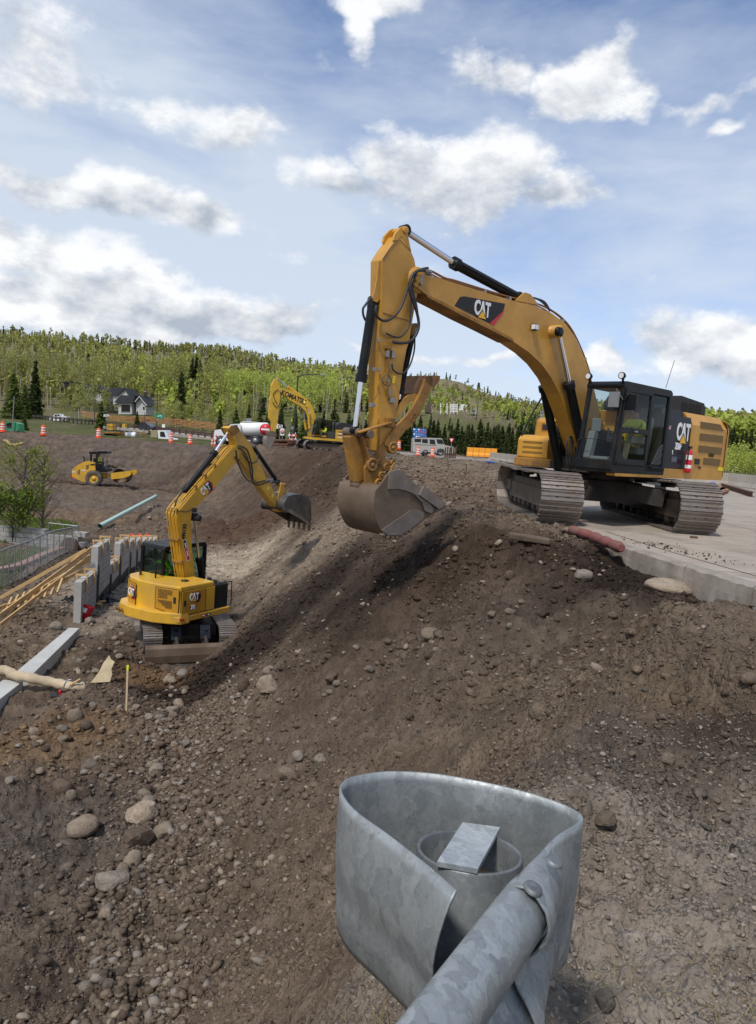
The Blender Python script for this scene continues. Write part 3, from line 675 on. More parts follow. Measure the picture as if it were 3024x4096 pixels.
def cat_logo(parent, c, right, up, h, hexa=None, tri=True):
    """the white three-letter mark with its triangle; c centre, h letter height"""
    c = Vector(c); r = Vector(right).normalized(); u = Vector(up); u = (u-r*u.dot(r)).normalized(); nrm = r.cross(u)
    if hexa:
        mb = MB(); P = [(.1, -.75), (.95, -.75), (1.25, 0), (.95, .62), (.1, .62)]
        a = [c+r*x*h+u*y*h+nrm*.002 for x, y in P]; mb.add(a, [tuple(range(5))])
        a = [c+r*(.1+(x-.1)*1.12)*h+u*y*1.15*h+nrm*.001 for x, y in P]; mb.add(a, [tuple(range(5))], 1); mb.build('badge', [m_blackf, m_redf], parent)
    text('CAT', parent, m_whitef, c+nrm*.004, r, u, h*1.35, .62, .05*h, 'lettering')
    mb = MB(); q = [(-.42*h, -.60*h), (.42*h, -.60*h), (0, -.08*h)]
    o2 = [(-.52*h, -.62*h), (.52*h, -.62*h), (0, .03*h)]
    mb.add([c+r*x+u*y+nrm*.010 for x, y in o2], [(0, 1, 2)], 1); mb.add([c+r*x+u*y+nrm*.013 for x, y in q], [(0, 1, 2)]); mb.build('triangle_mark', [m_yelf, m_blackf], parent)

# ================================================================== the big excavator on the road edge
def big_excavator():
    a = R(42); S = (4.69, 15.65, 0.0); F = Fr(S, (-math.cos(a), -math.sin(a)))
    T = thing('excavator', "large yellow excavator with black cab and thumb, standing at the concrete road edge", 'excavator', F.M)
    # undercarriage, its tracks run away from the viewer
    Mu = F.I @ frame((S[0], S[1]+.03, 0.0), (-.012, 1))
    tr = track(T, Mu, 1.31, 4.85, .99, .80, .205, 8, 3, sag=.03); tr2 = track(T, Mu, -1.31, 4.85, .99, .80, .205, 8, 3, sag=.03)
    mb = MB()
    mb.prism([(-1.0, .42), (1.0, .42), (.8, .85), (-.8, .85)], -.75, .75)
    for sx in (-1, 1):
        for sy in (-1, 1):
            mb.bar((sx*.7, sy*.5, .66), (sx*1.15, sy*1.15, .58), .42, .34)
    mb.lathe([(0, .83), (.75, .83), (.78, .96), (.78, 1.02), (0, 1.02)], (0, 0, 0), 'z', 32)
    o = mb.build('carbody', m_under, T, .01); o.matrix_basis = Mu
    P, px, poly = F.P, F.px, F.poly
    # ---- upper frame and skirts
    mb = MB(); mb.bx(-2.96, 1.0, -1.40, 1.28, 1.02, 1.19); uf = mb.build('upper_frame', m_under, T, .02)
    mb = MB(); mb.prism([(-2.96, 1.0), (1.72, 1.0), (1.8, 1.12), (1.72, 1.2), (-2.96, 1.2)], 1.28, 1.465); mb.build('skirt', m_cat, uf, .035)
    mb = MB(); mb.prism([(-2.96, 1.0), (.95, 1.0), (.98, 1.2), (-2.96, 1.2)], -1.465, -1.30); mb.build('skirt', m_catdirty, uf, .035)
    mb = MB(); mb.bx(-.6, 1.0, -.42, .42, .99, 1.3); mb.bx(.2, 1.0, -.42, -.34, 1.2, 1.9); mb.bx(.2, 1.0, .34, .42, 1.2, 1.9)
    mb.build('boom_foot_bracket', m_under, T, .01)
    # ---- counterweight, rounded in plan
    mb = MB(); prof = []
    for k in range(17):
        t_ = -1+2*k/16; yy = 1.48*t_; xx = -3.42+.38*abs(t_)**3.2
        prof.append((xx, yy))
    lv = [(1.0, .13), (1.08, .03), (1.25, 0), (2.12, 0), (2.30, .10), (2.36, .26)]; vs = []; fs = []; n = len(prof)+2
    for z, ins in lv:
        ring = [(-2.97, -1.48)]+prof+[(-2.97, 1.48)]
        for (x_, y_) in ring:
            s_ = 1-ins/1.5 if abs(y_) > .01 else 1
            vs.append((min(x_+ins*.9, -2.97), y_*(1-ins*.25), z))
    for i in range(len(lv)-1):
        for k in range(n-1): fs.append((i*n+k, (i+1)*n+k, (i+1)*n+k+1, i*n+k+1))
    fs.append(tuple(range(n))); fs.append(tuple(reversed(range((len(lv)-1)*n, len(lv)*n)))); mb.add(vs, fs, 0, False)
    o = mb.build('counterweight', m_cat, T, .02)
    # ---- engine house, left side: black panel then vented yellow panel
    mb = MB(); mb.prism([(-1.20, 1.2), (-.16, 1.2), (-.16, 2.30), (-1.12, 2.30), (-1.20, 2.18)], .75, 1.44)
    mb.prism([(-1.15, 2.30), (-.16, 2.30), (-.16, 2.44), (-1.05, 2.44)], .75, 1.28)
    o = mb.build('side_panel', m_navy, T, .012)
    mb = MB(); mb.prism([(-2.95, 1.2), (-1.205, 1.2), (-1.205, 2.16), (-2.95, 2.16)], -1.46, 1.46)
    mb.add([(-2.95, 1.46, 2.16), (-1.205, 1.46, 2.16), (-1.13, 1.28, 2.42), (-2.93, 1.28, 2.42), (-2.95, -1.46, 2.16), (-1.205, -1.46, 2.16), (-1.13, -1.28, 2.42), (-2.93, -1.28, 2.42)],
           [(1, 0, 3, 2), (4, 5, 6, 7), (3, 7, 6, 2), (0, 4, 7, 3), (1, 2, 6, 5)])
    eh = mb.build('engine_house', m_cat, T, .01)
    for q in ([(2801, 1686), (2881, 1698), (2896, 1725), (2803, 1713)], [(2801, 1733), (2892, 1744), (2890, 1771), (2798, 1762)], [(2796, 1781), (2888, 1792), (2884, 1818), (2793, 1809)], [(2816, 1831), (2882, 1838), (2876, 1865), (2811, 1858)]):
        mb = MB(); pts = poly(q, 1.467); mb.prism(pts, 1.467, 1.472)
        x0_, x1_ = min(p[0] for p in pts), max(p[0] for p in pts); z0_, z1_ = min(p[1] for p in pts), max(p[1] for p in pts)
        g = mb.build('grille', m_grille, eh)
    mb = MB(); mb.prism(poly([(2779, 1834), (2799, 1836), (2797, 1858), (2778, 1857)], 1.467), 1.466, 1.474); mb.build('latch', m_blackm, eh)
    mb = MB(); mb.prism(poly([(2793, 1864), (2804, 1866), (2803, 1876), (2792, 1874)], 1.467), 1.466, 1.472); mb.build('sticker', mat('dark_red_sticker', (.12, .02, .015), .6), eh)
    mb = MB(); mb.prism(poly([(2873, 1868), (2894, 1871), (2892, 1885), (2871, 1882)], 1.467), 1.466, 1.469); mb.build('sticker', mat('yellow_sticker', (.8, .7, .02), .6), eh)
    lft = (-1, 0, 0)    # reading direction on the left side runs toward the rear
    text('8-007', eh, m_blackf, P(2846, 1822, 1.47), lft, (0, 0, 1), .115, 1.0, .001)
    o = bpy.data.objects['side_panel']
    cat_logo(o, P(2733, 1732, 1.445), lft, (0, 0, 1), .36)
    text('330F', o, m_whitef, P(2713, 1787, 1.446), lft, (0, 0, 1), .19, .72, .008)
    text('L', o, m_whitef, P(2691, 1810, 1.446), lft, (0, 0, 1), .12, .7, .002)
    mb = MB(); mb.prism(poly([(2687, 1826), (2708, 1827), (2706, 1849), (2685, 1847)], 1.445), 1.444, 1.447); mb.build('placard', mat('dim_placard', (.10, .12, .17), .5), o)
    mb = MB(); q = P(2678, 1710, 1.44); mb.bx(q.x-.05, q.x+.05, 1.441, 1.446, q.z-.035, q.z+.035)
    for k in range(3): mb.bx(q.x-.052, q.x+.02, 1.446, 1.448, q.z-.03+k*.022, q.z-.02+k*.022, 1)
    mb.bx(q.x+.018, q.x+.052, 1.446, 1.449, q.z, q.z+.036, 2); mb.build('flag_sticker', [m_whitef, m_redf, m_navy], o)
    # step recess fins behind the cab
    mb = MB(); mb.prism([(-.16, 1.2), (.42, 1.2), (-.06, 2.12), (-.16, 2.12)], 1.36, 1.43); fin = mb.build('vent_panel', m_black, T, .006)
    for k in range(6):
        mb = MB(); x_ = .32-.075*k; pts = [Vector((x_-.0, 1.43, 1.26)), Vector((x_-.10, 1.432, 1.42)), Vector((x_-.23, 1.432, 1.62+.02*k)), Vector((-.14, 1.432, 1.66+.05*k+.02*k))]
        pts = [p for p in pts if p.x > -.16]
        if len(pts) > 1: mb.tube(pts, .017, 6); mb.build('vent_fin', mat_fin, fin)
    # top hood
    mb = MB()
    hx0, hx1 = -2.7, -1.15
    mb.prism([(hx0, 2.42), (hx0+.0, 2.62), (hx0+.10, 2.73), (hx1-.3, 2.80), (hx1+.05, 2.76), (hx1+.2, 2.6), (hx1+.2, 2.42)], -.55, 1.02)
    hd = mb.build('engine_hood', m_blackm, T, .05)
    for k in range(3):
        mb = MB(); x_ = -1.52-.34*k; mb.prism([(x_, 2.47), (x_-.26, 2.47), (x_-.26, 2.66), (x_, 2.67)], 1.022, 1.03); mb.build('hood_vent', mat_hv, hd)
    mb = MB(); mb.prism([(-1.0, 2.44), (-.2, 2.44), (-.2, 2.72), (-.9, 2.76), (-1.0, 2.7)], .2, .95); mb.build('air_intake_box', m_blackm, T, .04)
    # ---- right side: storage and tank boxes seen beyond the boom
    mb = MB(); q = poly([(2065, 1830), (2085, 1757), (2105, 1742), (2240, 1752), (2262, 1790), (2262, 1868), (2068, 1850)], -1.46)
    mb.prism([(.93, 1.2), (.93, 1.60), (.83, 1.70), (.36, 1.72), (.36, 1.2)], -1.46, -.66)
    sb = mb.build('storage_box', m_cat, T, .03)
    mb = MB()
    for k in range(3): mb.bx(.925, .936, -1.32, -.80, 1.30+k*.11, 1.345+k*.11)
    mb.bx(.6, .8, -1.465, -1.455, 1.5, 1.58); mb.build('panel_groove', mat('groove_yellow', (.25, .13, .02), .6), sb)
    mb = MB(); mb.prism([(.34, 1.2), (.34, 2.05), (.24, 2.13), (-.9, 2.13), (-.9, 1.2)], -1.46, -.62); fb = mb.build('fuel_tank', m_cat, T, .03)
    mb = MB(); mb.bx(.336, .346, -1.3, -.8, 1.80, 2.0); mb.bx(.34, .352, -1.26, -.84, 1.84, 1.97, 1); mb.build('tank_recess', [m_catdirty, m_blackm], fb)
    mb = MB(); mb.bx(.7, 1.02, -1.46, -.5, 1.01, 1.2); mb.build('front_step', m_catdirty, T, .02)
    # exhaust, muffler
    mb = MB(); mb.tube([(-.35, -.85, 2.1), (-.35, -.85, 2.50)], .10, 16); mb.tube([(-.35, -.85, 2.48), (-.35, -.85, 2.72), (-.44, -.85, 2.8)], .052, 12); mb.build('exhaust_stack', m_black, T)
    # handrail at the right front corner
    hr = [P(2163, 1597, -1.38), P(2120, 1670, -1.40), P(2088, 1745, -1.43), P(2077, 1790, -1.45), P(2071, 1828, -1.46)]
    hose(T, hr, .022, m_black, 'handrail')
    hose(T, [P(2197, 1555, -1.3), P(2205, 1536, -1.3), P(2196, 1533, -1.3), P(2180, 1560, -1.36), P(2163, 1597, -1.38)], .016, m_black, 'handrail')
    # mirror on the right
    mb = MB(); q = P(2236, 1600, -1.2); mb.box(q, (.06, .26, .16)); mb.tube([q, q+Vector((-.1, .1, -.18)), Vector((.4, -.9, 2.0))], .016, 8); mb.build('mirror', m_black, T, .015)
    # ---- boom
    H_ = .165
    bo = poly([(1656, 1140), (1659, 1112), (1672, 1100), (1692, 1098), (1749, 1110), (1829, 1135), (1949, 1172), (2049, 1202), (2110, 1216), (2136, 1224), (2202, 1250), (2262, 1294), (2302, 1350), (2342, 1440), (2366, 1516), (2392, 1620), (2432, 1760), (2440, 1800),
               (2425, 1862), (2380, 1870), (2335, 1850), (2308, 1780), (2284, 1700), (2262, 1640), (2238, 1575), (2205, 1510), (2165, 1455), (2116, 1409), (2049, 1363), (1949, 1309), (1856, 1263), (1776, 1220), (1710, 1183), (1690, 1166)], H_)
    mb = MB(); mb.prism(bo, -H_, H_, 0); boom = mb.build('boom', m_cat, T, .012)
    mb = MB(); mb.prism(poly([(1700, 1176), (1776, 1211), (1856, 1254), (1949, 1300), (2049, 1354), (2052, 1367), (1949, 1314), (1856, 1268), (1776, 1225), (1708, 1190)], H_), -H_-.02, H_+.02); mb.build('boom_flange', m_catdirty, boom)
    mb = MB(); mb.prism(poly([(1818, 1223), (1840, 1188), (1856, 1185), (2020, 1215), (2012, 1248), (1966, 1298)], H_+.003), H_+.002, H_+.005); mb.build('black_decal', m_blackf, boom)
    mb = MB(); mb.prism(poly([(1966, 1300), (1960, 1293), (2012, 1246), (2014, 1246), (2011, 1254), (1976, 1301)], H_+.008), H_+.004, H_+.007); mb.build('red_stripe', m_redf, boom)
    d0 = P(1900, 1200, 0); d1 = P(2000, 1228, 0); dr = (d1-d0); dr.y = 0; rr = Vector((dr.x, 0, dr.z)).normalized()
    cat_logo(boom, P(1929, 1238, H_+.008), rr, (0, 0, 1), .25)
    # pins and work lamp on the boom
    mb = MB()
    for (x_, y_, r_) in ((1671, 1118, .075), (1660, 1140, .04)): mb.lathe([(0, H_-.01), (r_, H_-.01), (r_, H_+.03), (r_*.6, H_+.035), (0, H_+.03)], (P(x_, y_, H_).x, 0, P(x_, y_, H_).z), 'y', 16)
    mb.build('pin_boss', m_cat, boom)
    mb = MB(); q = P(1686, 1120, H_+.02); mb.box(q, (.035, .03, .16)); mb.build('grease_fitting', m_grey, boom)
    mb = MB(); q = P(2140, 1309, H_+.06); mb.box(q, (.11, .09, .12)); lm = mb.build('work_lamp', m_black, boom, .015)
    mb = MB(); mb.box(q+Vector((.058, .005, 0)), (.01, .075, .085)); mb.box(q+Vector((0, .048, 0)), (.09, .01, .085)); mb.build('lens', m_lamp, lm)
    # hydraulic pipes along the top of the boom
    top = [(1675, 1096), (1700, 1088), (1735, 1090), (1790, 1118), (1829, 1128), (1949, 1165), (2049, 1194), (2136, 1214), (2205, 1240), (2268, 1286), (2310, 1345), (2350, 1436), (2372, 1505)]
    for k, (off, dz) in enumerate(((.10, 0), (.055, .01), (-.04, .012), (-.09, 0))):
        hose(boom, [P(x_, y_, H_)+Vector((0, off-H_, dz+.035)) for x_, y_ in top], .014, m_catdirty if k % 2 else mat_pipe, 'hydraulic_pipe')
    for (x_, y_) in ((1715, 1088), (1949, 1166), (2049, 1195), (2262, 1283), (2350, 1437)):
        mb = MB(); q = P(x_, y_, H_); mb.box((q.x, 0, q.z+.01), (.05, .26, .05)); mb.build('pipe_clamp', m_grey, boom)
    # cluster of fittings at the tip
    for k in range(3):
        mb = MB(); q = P(1705, 1082+k*9, H_-.04*k-.03); mb.tube([q+Vector((.12, 0, -.01)), q+Vector((-.12, 0, .0))], .02, 8); mb.build('hose_fitting', m_grey, boom)
    # ---- stick cylinder above the boom
    cylinder(T, 'stick_cylinder', P(1618, 922), P(1817, 1053), P(2079, 1194), .085, .05)
    mb = MB(); mb.prism(poly([(2040, 1205), (2078, 1172), (2100, 1180), (2132, 1222)], .0), -.13, -.09); mb.prism(poly([(2040, 1205), (2078, 1172), (2100, 1180), (2132, 1222)], .0), .09, .13); mb.build('cylinder_lug', m_cat, boom)
    for k in (0, 1):
        hose(boom, [P(2062, 1180, .05*k), P(2080, 1170, .05*k), P(2104, 1186, .08), P(2150, 1196, .08), P(2180, 1210+k*8, .1), P(2200, 1243, .1)], .019)
    # ---- boom cylinders
    mb = MB(); mb.lathe([(0, -.36), (.12, -.36), (.12, .36), (0, .36)], (P(2225, 1326, .27).x, 0, P(2225, 1326, .27).z), 'y', 18); mb.build('boom_pin', m_cat, boom)
    mb = MB(); mb.lathe([(0, .36), (.085, .36), (.085, .40), (.06, .43), (0, .43)], (P(2232, 1326, .38).x, 0, P(2232, 1326, .38).z), 'y', 18); mb.build('pin_cap', m_black, boom)
    cylinder(T, 'boom_cylinder', P(2232, 1328, .30), P(2276, 1535, .30), P(2352, 1885, .30), .092, .05)
    cylinder(T, 'boom_cylinder', P(2142, 1440, -.30)+Vector((-.02, 0, .10)), P(2176, 1548, -.30), P(2236, 1870, -.30), .092, .05)
    for k in range(6):      # loops of hose at the boom foot
        s_ = 0 if k < 3 else 1; x_ = 2232+13*(k % 3) if s_ == 0 else 2274+12*(k % 3); o_ = .1 if s_ else -.3
        hose(T, [P(x_-4, 1860, o_), P(x_-8, 1800, o_), P(x_-4, 1760, o_), P(x_+5, 1746, o_), P(x_+13, 1760, o_), P(x_+16, 1800, o_), P(x_+22, 1850, o_)], .017)
    # ---- stick
    hs = .135
    sp_ = poly([(1596, 941), (1607, 944), (1642, 1003), (1657, 1037), (1664, 1074), (1668, 1122), (1667, 1183), (1650, 1279), (1637, 1364), (1625, 1400), (1612, 1473), (1591, 1618), (1572, 1676), (1561, 1763), (1550, 1800), (1535, 1812), (1519, 1806), (1519, 1600), (1519, 1400), (1526, 1267), (1530, 1037), (1559, 991)], hs)
    mb = MB(); mb.prism(sp_, -hs, hs); stick = mb.build('stick', m_cat, T, .012)
    lug = poly([(1573, 962), (1580, 935), (1600, 912), (1612, 905), (1625, 907), (1630, 921), (1632, 950), (1644, 1006), (1600, 960)], hs)
    mb = MB(); mb.prism(lug, hs-.04, hs+.008); mb.prism(lug, -hs-.008, -hs+.04); mb.lathe([(0, -.17), (.055, -.17), (.055, .17), (0, .17)], (P(1619, 921, hs).x, 0, P(1619, 921, hs).z), 'y', 16); mb.build('top_lug', m_cat, stick, .004)
    for (p0, p1) in (((1531, 1250), (1636, 1284)), ((1607, 945), (1560, 993)), ((1560, 993), (1531, 1037)), ((1608, 946), (1643, 1004)), ((1519, 1560), (1496, 1600))): mb = MB(); mb.bar(P(*p0, hs+.003), P(*p1, hs+.003), .012, .012); mb.build('weld_seam', m_catdirty, stick)
    mb = MB(); c = P(1668, 1120, hs); mb.lathe([(0, hs-.01), (.2, hs-.01), (.2, hs+.012), (0, hs+.012)], (c.x, 0, c.z), 'y', 22); mb.build('pivot_plate', m_cat, stick)
    # front lugs that hold the bucket cylinder
    for sg in (-1, 1):
        mb = MB(); L_ = poly([(1512, 1045), (1520, 1045), (1528, 1100), (1522, 1190), (1506, 1210), (1492, 1205), (1487, 1192), (1497, 1160), (1506, 1110)], sg*.08); mb.prism(L_, sg*.075, sg*.10); mb.build('cylinder_lug', m_cat, stick, .004)
    cylinder(T, 'bucket_cylinder', P(1419, 1722), P(1444, 1520), P(1492, 1200), .072, .04)
    # hoses hanging from the joint
    off = hs+.05
    hose(stick, [P(x_, y_, off) for x_, y_ in ((1712, 1072), (1690, 1076), (1662, 1090), (1640, 1125), (1622, 1180), (1600, 1235), (1570, 1272), (1538, 1283), (1512, 1270), (1502, 1245), (1506, 1222))], .02)
    hose(stick, [P(x_, y_, off+.04) for x_, y_ in ((1700, 1080), (1668, 1085), (1645, 1110), (1638, 1160), (1655, 1210), (1672, 1270), (1674, 1310), (1660, 1345), (1635, 1368), (1600, 1372), (1572, 1368))], .024)
    hose(stick, [P(x_, y_, off+.02) for x_, y_ in ((1668, 1090), (1655, 1120), (1648, 1170), (1643, 1230), (1640, 1290), (1625, 1325), (1600, 1348), (1570, 1345), (1545, 1333))], .015)
    hose(stick, [P(x_, y_, off+.02) for x_, y_ in ((1664, 1095), (1650, 1150), (1668, 1230), (1673, 1300), (1660, 1330), (1657, 1400), (1640, 1460), (1615, 1492), (1590, 1492), (1572, 1478), (1568, 1455))], .014)
    hose(stick, [P(x_, y_, off+.03) for x_, y_ in ((1480, 1195), (1460, 1222), (1452, 1235), (1453, 1260), (1462, 1282))], .018)
    # valve block and steel pipes on the stick side
    mb = MB(); mb.tube([P(1550, 1380, off-.02), P(1549, 1490, off-.02)], .02, 8); mb.box(P(1552, 1388, off-.02), (.12, .05, .06)); mb.build('pipe_block', m_catdirty, stick, .004)
    for (x_, y_, w_, h_) in ((1549, 1416, .055, .10), (1571, 1418, .05, .12), (1549, 1520, .045, .07), (1556, 1570, .04, .12), (1568, 1602, .10, .08), (1514, 1362, .03, .06), (1514, 1478, .03, .06), (1495, 1478, .03, .06), (1483, 1620, .035, .07), (1496, 1620, .035, .06)):
        mb = MB(); mb.box(P(x_, y_, off-.02), (w_, .05, h_)); mb.build('hose_fitting', m_grey, stick, .006)
    hose(stick, [P(1549, 1490, off), P(1552, 1545, off), P(1556, 1590, off)], .012, m_catdirty)
    hose(stick, [P(1553, 1500, off), P(1566, 1520, off), P(1560, 1540, off), P(1540, 1540, off), P(1530, 1520, off), P(1540, 1500, off)], .006, m_rubber)
    mb = MB(); mb.prism(poly([(1573, 1502), (1584, 1505), (1579, 1535), (1568, 1531)], hs+.003), hs+.002, hs+.005); mb.build('warning_sticker', mat('warning_yellow', (.85, .62, .02), .5), stick)
    # thumb cylinder behind the stick
    cylinder(T, 'thumb_cylinder', P(1596, 1610), P(1600, 1570), P(1654, 1318), .05, .03)
    mb = MB(); mb.prism(poly([(1640, 1300), (1662, 1292), (1668, 1306), (1658, 1330), (1640, 1345)], .03), -.06, .06); mb.build('thumb_bracket', m_catdirty, stick, .004)
    # ---- links and coupler
    for sg in (-1, 1):
        mb = MB(); mb.bar(P(1432, 1730, sg*.17), P(1562, 1690, sg*.17), .035, .095, up=(0, 1, 0)); mb.box(P(1562, 1690, sg*.17), (.17, .045, .15))
        mb.build('idler_link', m_catdirty, T, .012)
        mb = MB(); mb.bar(P(1445, 1745, sg*.12), P(1472, 1850, sg*.12), .03, .10, up=(0, 1, 0)); mb.build('power_link', m_catdirty, T, .008)
    mb = MB(); c = P(1445, 1735, 0); mb.tube([(c.x, -.24, c.z), (c.x, .24, c.z)], .065, 18); c = P(1424, 1730, 0); mb.tube([(c.x, -.26, c.z), (c.x, .12, c.z)], .07, 18); mb.build('link_pin', m_steel, T)
    def cpoly(pts, o_): return poly([(1300+x_*.3632, 1400+y_*.3632) for x_, y_ in pts], o_)
    body_c = [(250, 950), (350, 940), (420, 1050), (470, 1200), (560, 1130), (640, 1020), (700, 1040), (720, 1100), (700, 1200), (760, 1250), (700, 1290), (640, 1400), (560, 1530), (420, 1520), (330, 1480), (300, 1400), (310, 1230)]
    for sg in (-1, 1):
        mb = MB(); mb.prism(cpoly([(460, 1240), (560, 1130), (640, 1010), (690, 1020), (690, 1070), (640, 1180), (700, 1230), (640, 1330), (560, 1440), (500, 1500), (440, 1480), (430, 1300)], sg*.13), sg*.11, sg*.15)
        cp = mb.build('coupler_plate', m_catdirty, T, .006)
        for (x_, y_, r_) in ((515, 1265, .11), (590, 1230, .045), (585, 1465, .075), (670, 1290, .06), (740, 1240, .05), (615, 1380, .06), (740, 1075, .10)):
            mb = MB(); c = cpoly([(x_, y_)], sg*.15)[0]; mb.lathe([(0, sg*.12), (r_, sg*.12), (r_, sg*.18), (r_*.65, sg*.185), (r_*.6, sg*.17), (r_*.3, sg*.17), (r_*.28, sg*.19), (0, sg*.19)] if sg > 0 else [(0, -.19), (r_*.28, -.19), (r_*.6, -.17), (r_, -.18), (r_, -.12), (0, -.12)], (c[0], 0, c[1]), 'y', 18); mb.build('pin_boss', m_catdirty, cp)
    mb = MB(); mb.prism(cpoly([(250, 950), (345, 940), (395, 1100), (440, 1290), (430, 1480), (500, 1530), (380, 1510), (330, 1450), (300, 1250)], -.02), -.16, .05); mb.build('coupler_body', m_catdirty, T, .02)
    mb = MB(); mb.bar(P(1528, 1938, .165), P(1574, 1850, .165), .03, .10, up=(0, 1, 0)); mb.build('coupler_link', m_catdirty, T, .01)
    mb = MB(); c = P(1432, 1940, -.05); mb.lathe([(.035, -.1), (.09, -.1), (.09, .1), (.035, .1)], (c.x, -.05, c.z), 'y', 18); mb.build('hook_ring', m_steel, T)
    # ---- thumb
    tp = [(665, 1050), (680, 965), (760, 865), (900, 720), (960, 640), (1040, 490), (1085, 380), (1100, 300), (1165, 280), (1185, 330), (1170, 420), (1100, 560), (1040, 700), (960, 830), (880, 890), (810, 980), (775, 1070), (720, 1090)]
    q0 = cpoly(tp, .17); mb = MB(); mb.prism(q0, .12, .18); th_ = mb.build('thumb', m_cat_thumb, T, .008)
    mb = MB(); mb.prism(cpoly(tp, .17), -.42, -.36); mb.build('thumb_arm', m_cat_thumb, th_, .008)
    mb = MB(); mb.prism(cpoly([(1030, 480), (1100, 300), (1150, 290), (1165, 330), (1120, 440), (1060, 560)], .17), -.36, .12); mb.build('cross_plate', m_rusty_y, th_, .01)
    for yy in (-.42, -.22, -.02, .15):
        mb = MB(); mb.prism(cpoly([(1095, 290), (1170, 280), (1265, 285), (1255, 340), (1200, 410), (1150, 400), (1110, 350)], .17), yy-.02, yy+.03); mb.build('thumb_tine', m_rusty_y, th_, .006)
    text('DIX', th_, m_catdirty, P(1657, 1664, .185), (P(1670, 1645, 0)-P(1648, 1680, 0)), (-.8, 0, .6), .12, 1.0, .004)
    for sg in (-1, 1):
        mb = MB(); mb.prism(cpoly([(705, 770), (870, 530), (920, 495), (990, 480), (1020, 500), (1010, 550), (930, 575), (880, 620), (790, 740), (740, 800)], sg*.1), sg*.075, sg*.12); mb.build('thumb_link', m_cat, th_, .008)
    # ---- bucket
    Bo = [(560, 1545), (530, 1620), (530, 1760), (560, 1880), (600, 1985), (690, 2050), (800, 2052), (940, 1975), (1090, 1860), (1200, 1790), (1330, 1715)]
    wn, wf = .44, -.40
    mb = MB(); cur = cpoly([(600, 1480), (545, 1545), (527, 1620), (524, 1700), (530, 1780), (560, 1890), (605, 1985), (650, 2032), (700, 2052), (760, 2060), (830, 2045), (940, 1978), (1090, 1860), (1200, 1785), (1335, 1715)], wn)
    n_ = len(cur); cx_ = sum(p[0] for p in cur)/n_; cz_ = sum(p[1] for p in cur)/n_+.1
    inn = []
    for p in cur:
        d = Vector((cx_-p[0], cz_-p[1])); d.normalize(); inn.append((p[0]+d.x*.03, p[1]+d.y*.03))
    mb.prism(cur+inn[::-1], wf, wn); mb.sm = [len(f) == 4 for f in mb.f]; bk = mb.build('bucket', m_steel, T)
    side = cpoly([(700, 1335), (780, 1318), (850, 1330), (900, 1400), (1050, 1545), (1190, 1640), (1330, 1712)], wn)+cur[::-1][1:]
    for (y0, y1, nm) in ((wn-.0, wn+.03, 'side_plate'), (wf-.03, wf, 'side_plate')):
        mb = MB(); mb.prism(side, y0, y1); mb.build(nm, m_steel, bk, .003)
    w1 = cpoly([(705, 1345), (780, 1320), (850, 1332), (905, 1410), (1050, 1548), (1190, 1750), (1165, 1795), (1090, 1770), (1060, 1680), (980, 1590), (880, 1545), (780, 1525), (690, 1530)], wn+.035)
    for yy in ((wn+.03, wn+.06), (wf-.06, wf-.03)):
        mb = MB(); mb.prism(w1, *yy); mb.build('wear_plate', m_steelg, bk, .004)
        mb = MB(); mb.prism(cpoly([(1025, 1595), (1080, 1495), (1325, 1690), (1245, 1750)], wn+.06), yy[0]+(.03 if yy[0] > 0 else -.03), yy[1]+(.03 if yy[0] > 0 else -.03)); mb.build('side_cutter', m_steelg, bk, .006)
    mb = MB(); mb.prism(cpoly([(620, 1985), (740, 1900), (850, 1830), (940, 1760), (1020, 1760), (1085, 1790), (1080, 1860), (940, 1968), (830, 2035), (700, 2040)], wn+.035), wn+.03, wn+.042); mb.build('wear_patch', m_steelg, bk, .003)
    mb = MB()
    for k in range(7):
        x_, y_ = [(640, 2035), (690, 2062), (740, 2070), (790, 2062), (840, 2044), (890, 2018), (930, 1990)][k]; c = cpoly([(x_, y_)], wn+.02)[0]; mb.box((c[0], wn-.0, c[1]), (.055, .09, .05), Matrix.Rotation(-.5+.17*k, 3, 'Y').to_3x3()); 
    mb.build('heel_shroud', m_steel, bk, .008)
    for k in range(5):
        yy = wf+.04+(wn-wf-.08)*k/4; mb = MB(); tip = cpoly([(1320, 1718), (1402, 1672), (1330, 1745), (1225, 1795), (1200, 1770)], wn); mb.prism(tip, yy-.045, yy+.045); mb.build('bucket_tooth', m_steelg, bk, .008)
    mb = MB(); 
    for yy in (-.16, .10): mb.prism(cpoly([(560, 1560), (560, 1440), (620, 1370), (700, 1350), (720, 1480), (690, 1560)], 0), yy, yy+.045)
    mb.build('bucket_ear', m_steel, bk, .006)
    mb = MB(); c = P(1424, 2030, -.28); mb.prism(cpoly([(300, 1700), (345, 1690), (400, 1660), (385, 1720), (360, 1850)], -.3), -.32, -.27); mb.build('lift_eye', m_steel, bk, .004)
    # ---- cab
    x0, x1, y0, y1, z0, z1 = -.15, 1.90, .68, 1.47, 1.10, 2.74
    cab = MB()
    xt = 1.72    # roof front
    ft = lambda z: x1+(xt-x1)*(z-1.25)/(z1-1.25)
    cab.bx(x0, x1-.02, y0, y1, z0-.05, z0+.14)
    cab.prism([(x0, z1-.10), (x0-.0, z1-.02), (x0+.08, z1+.03), (xt-.06, z1+.03), (xt+.03, z1-.03), (xt+.02, z1-.10)], y0, y1)
    for yy in (y0+.04, y1-.04):
        cab.bar((x1-.05, yy, z0+.1), (xt-.03, yy, z1-.06), .08, .09, up=(1, 0, 0)); cab.bar((x0+.06, yy, z0+.05), (x0+.06, yy, z1-.04), .09, .12, up=(1, 0, 0))
    cab.bar((.62, y1-.035, z0), (.62, y1-.035, z1-.06), .07, .08, up=(1, 0, 0))
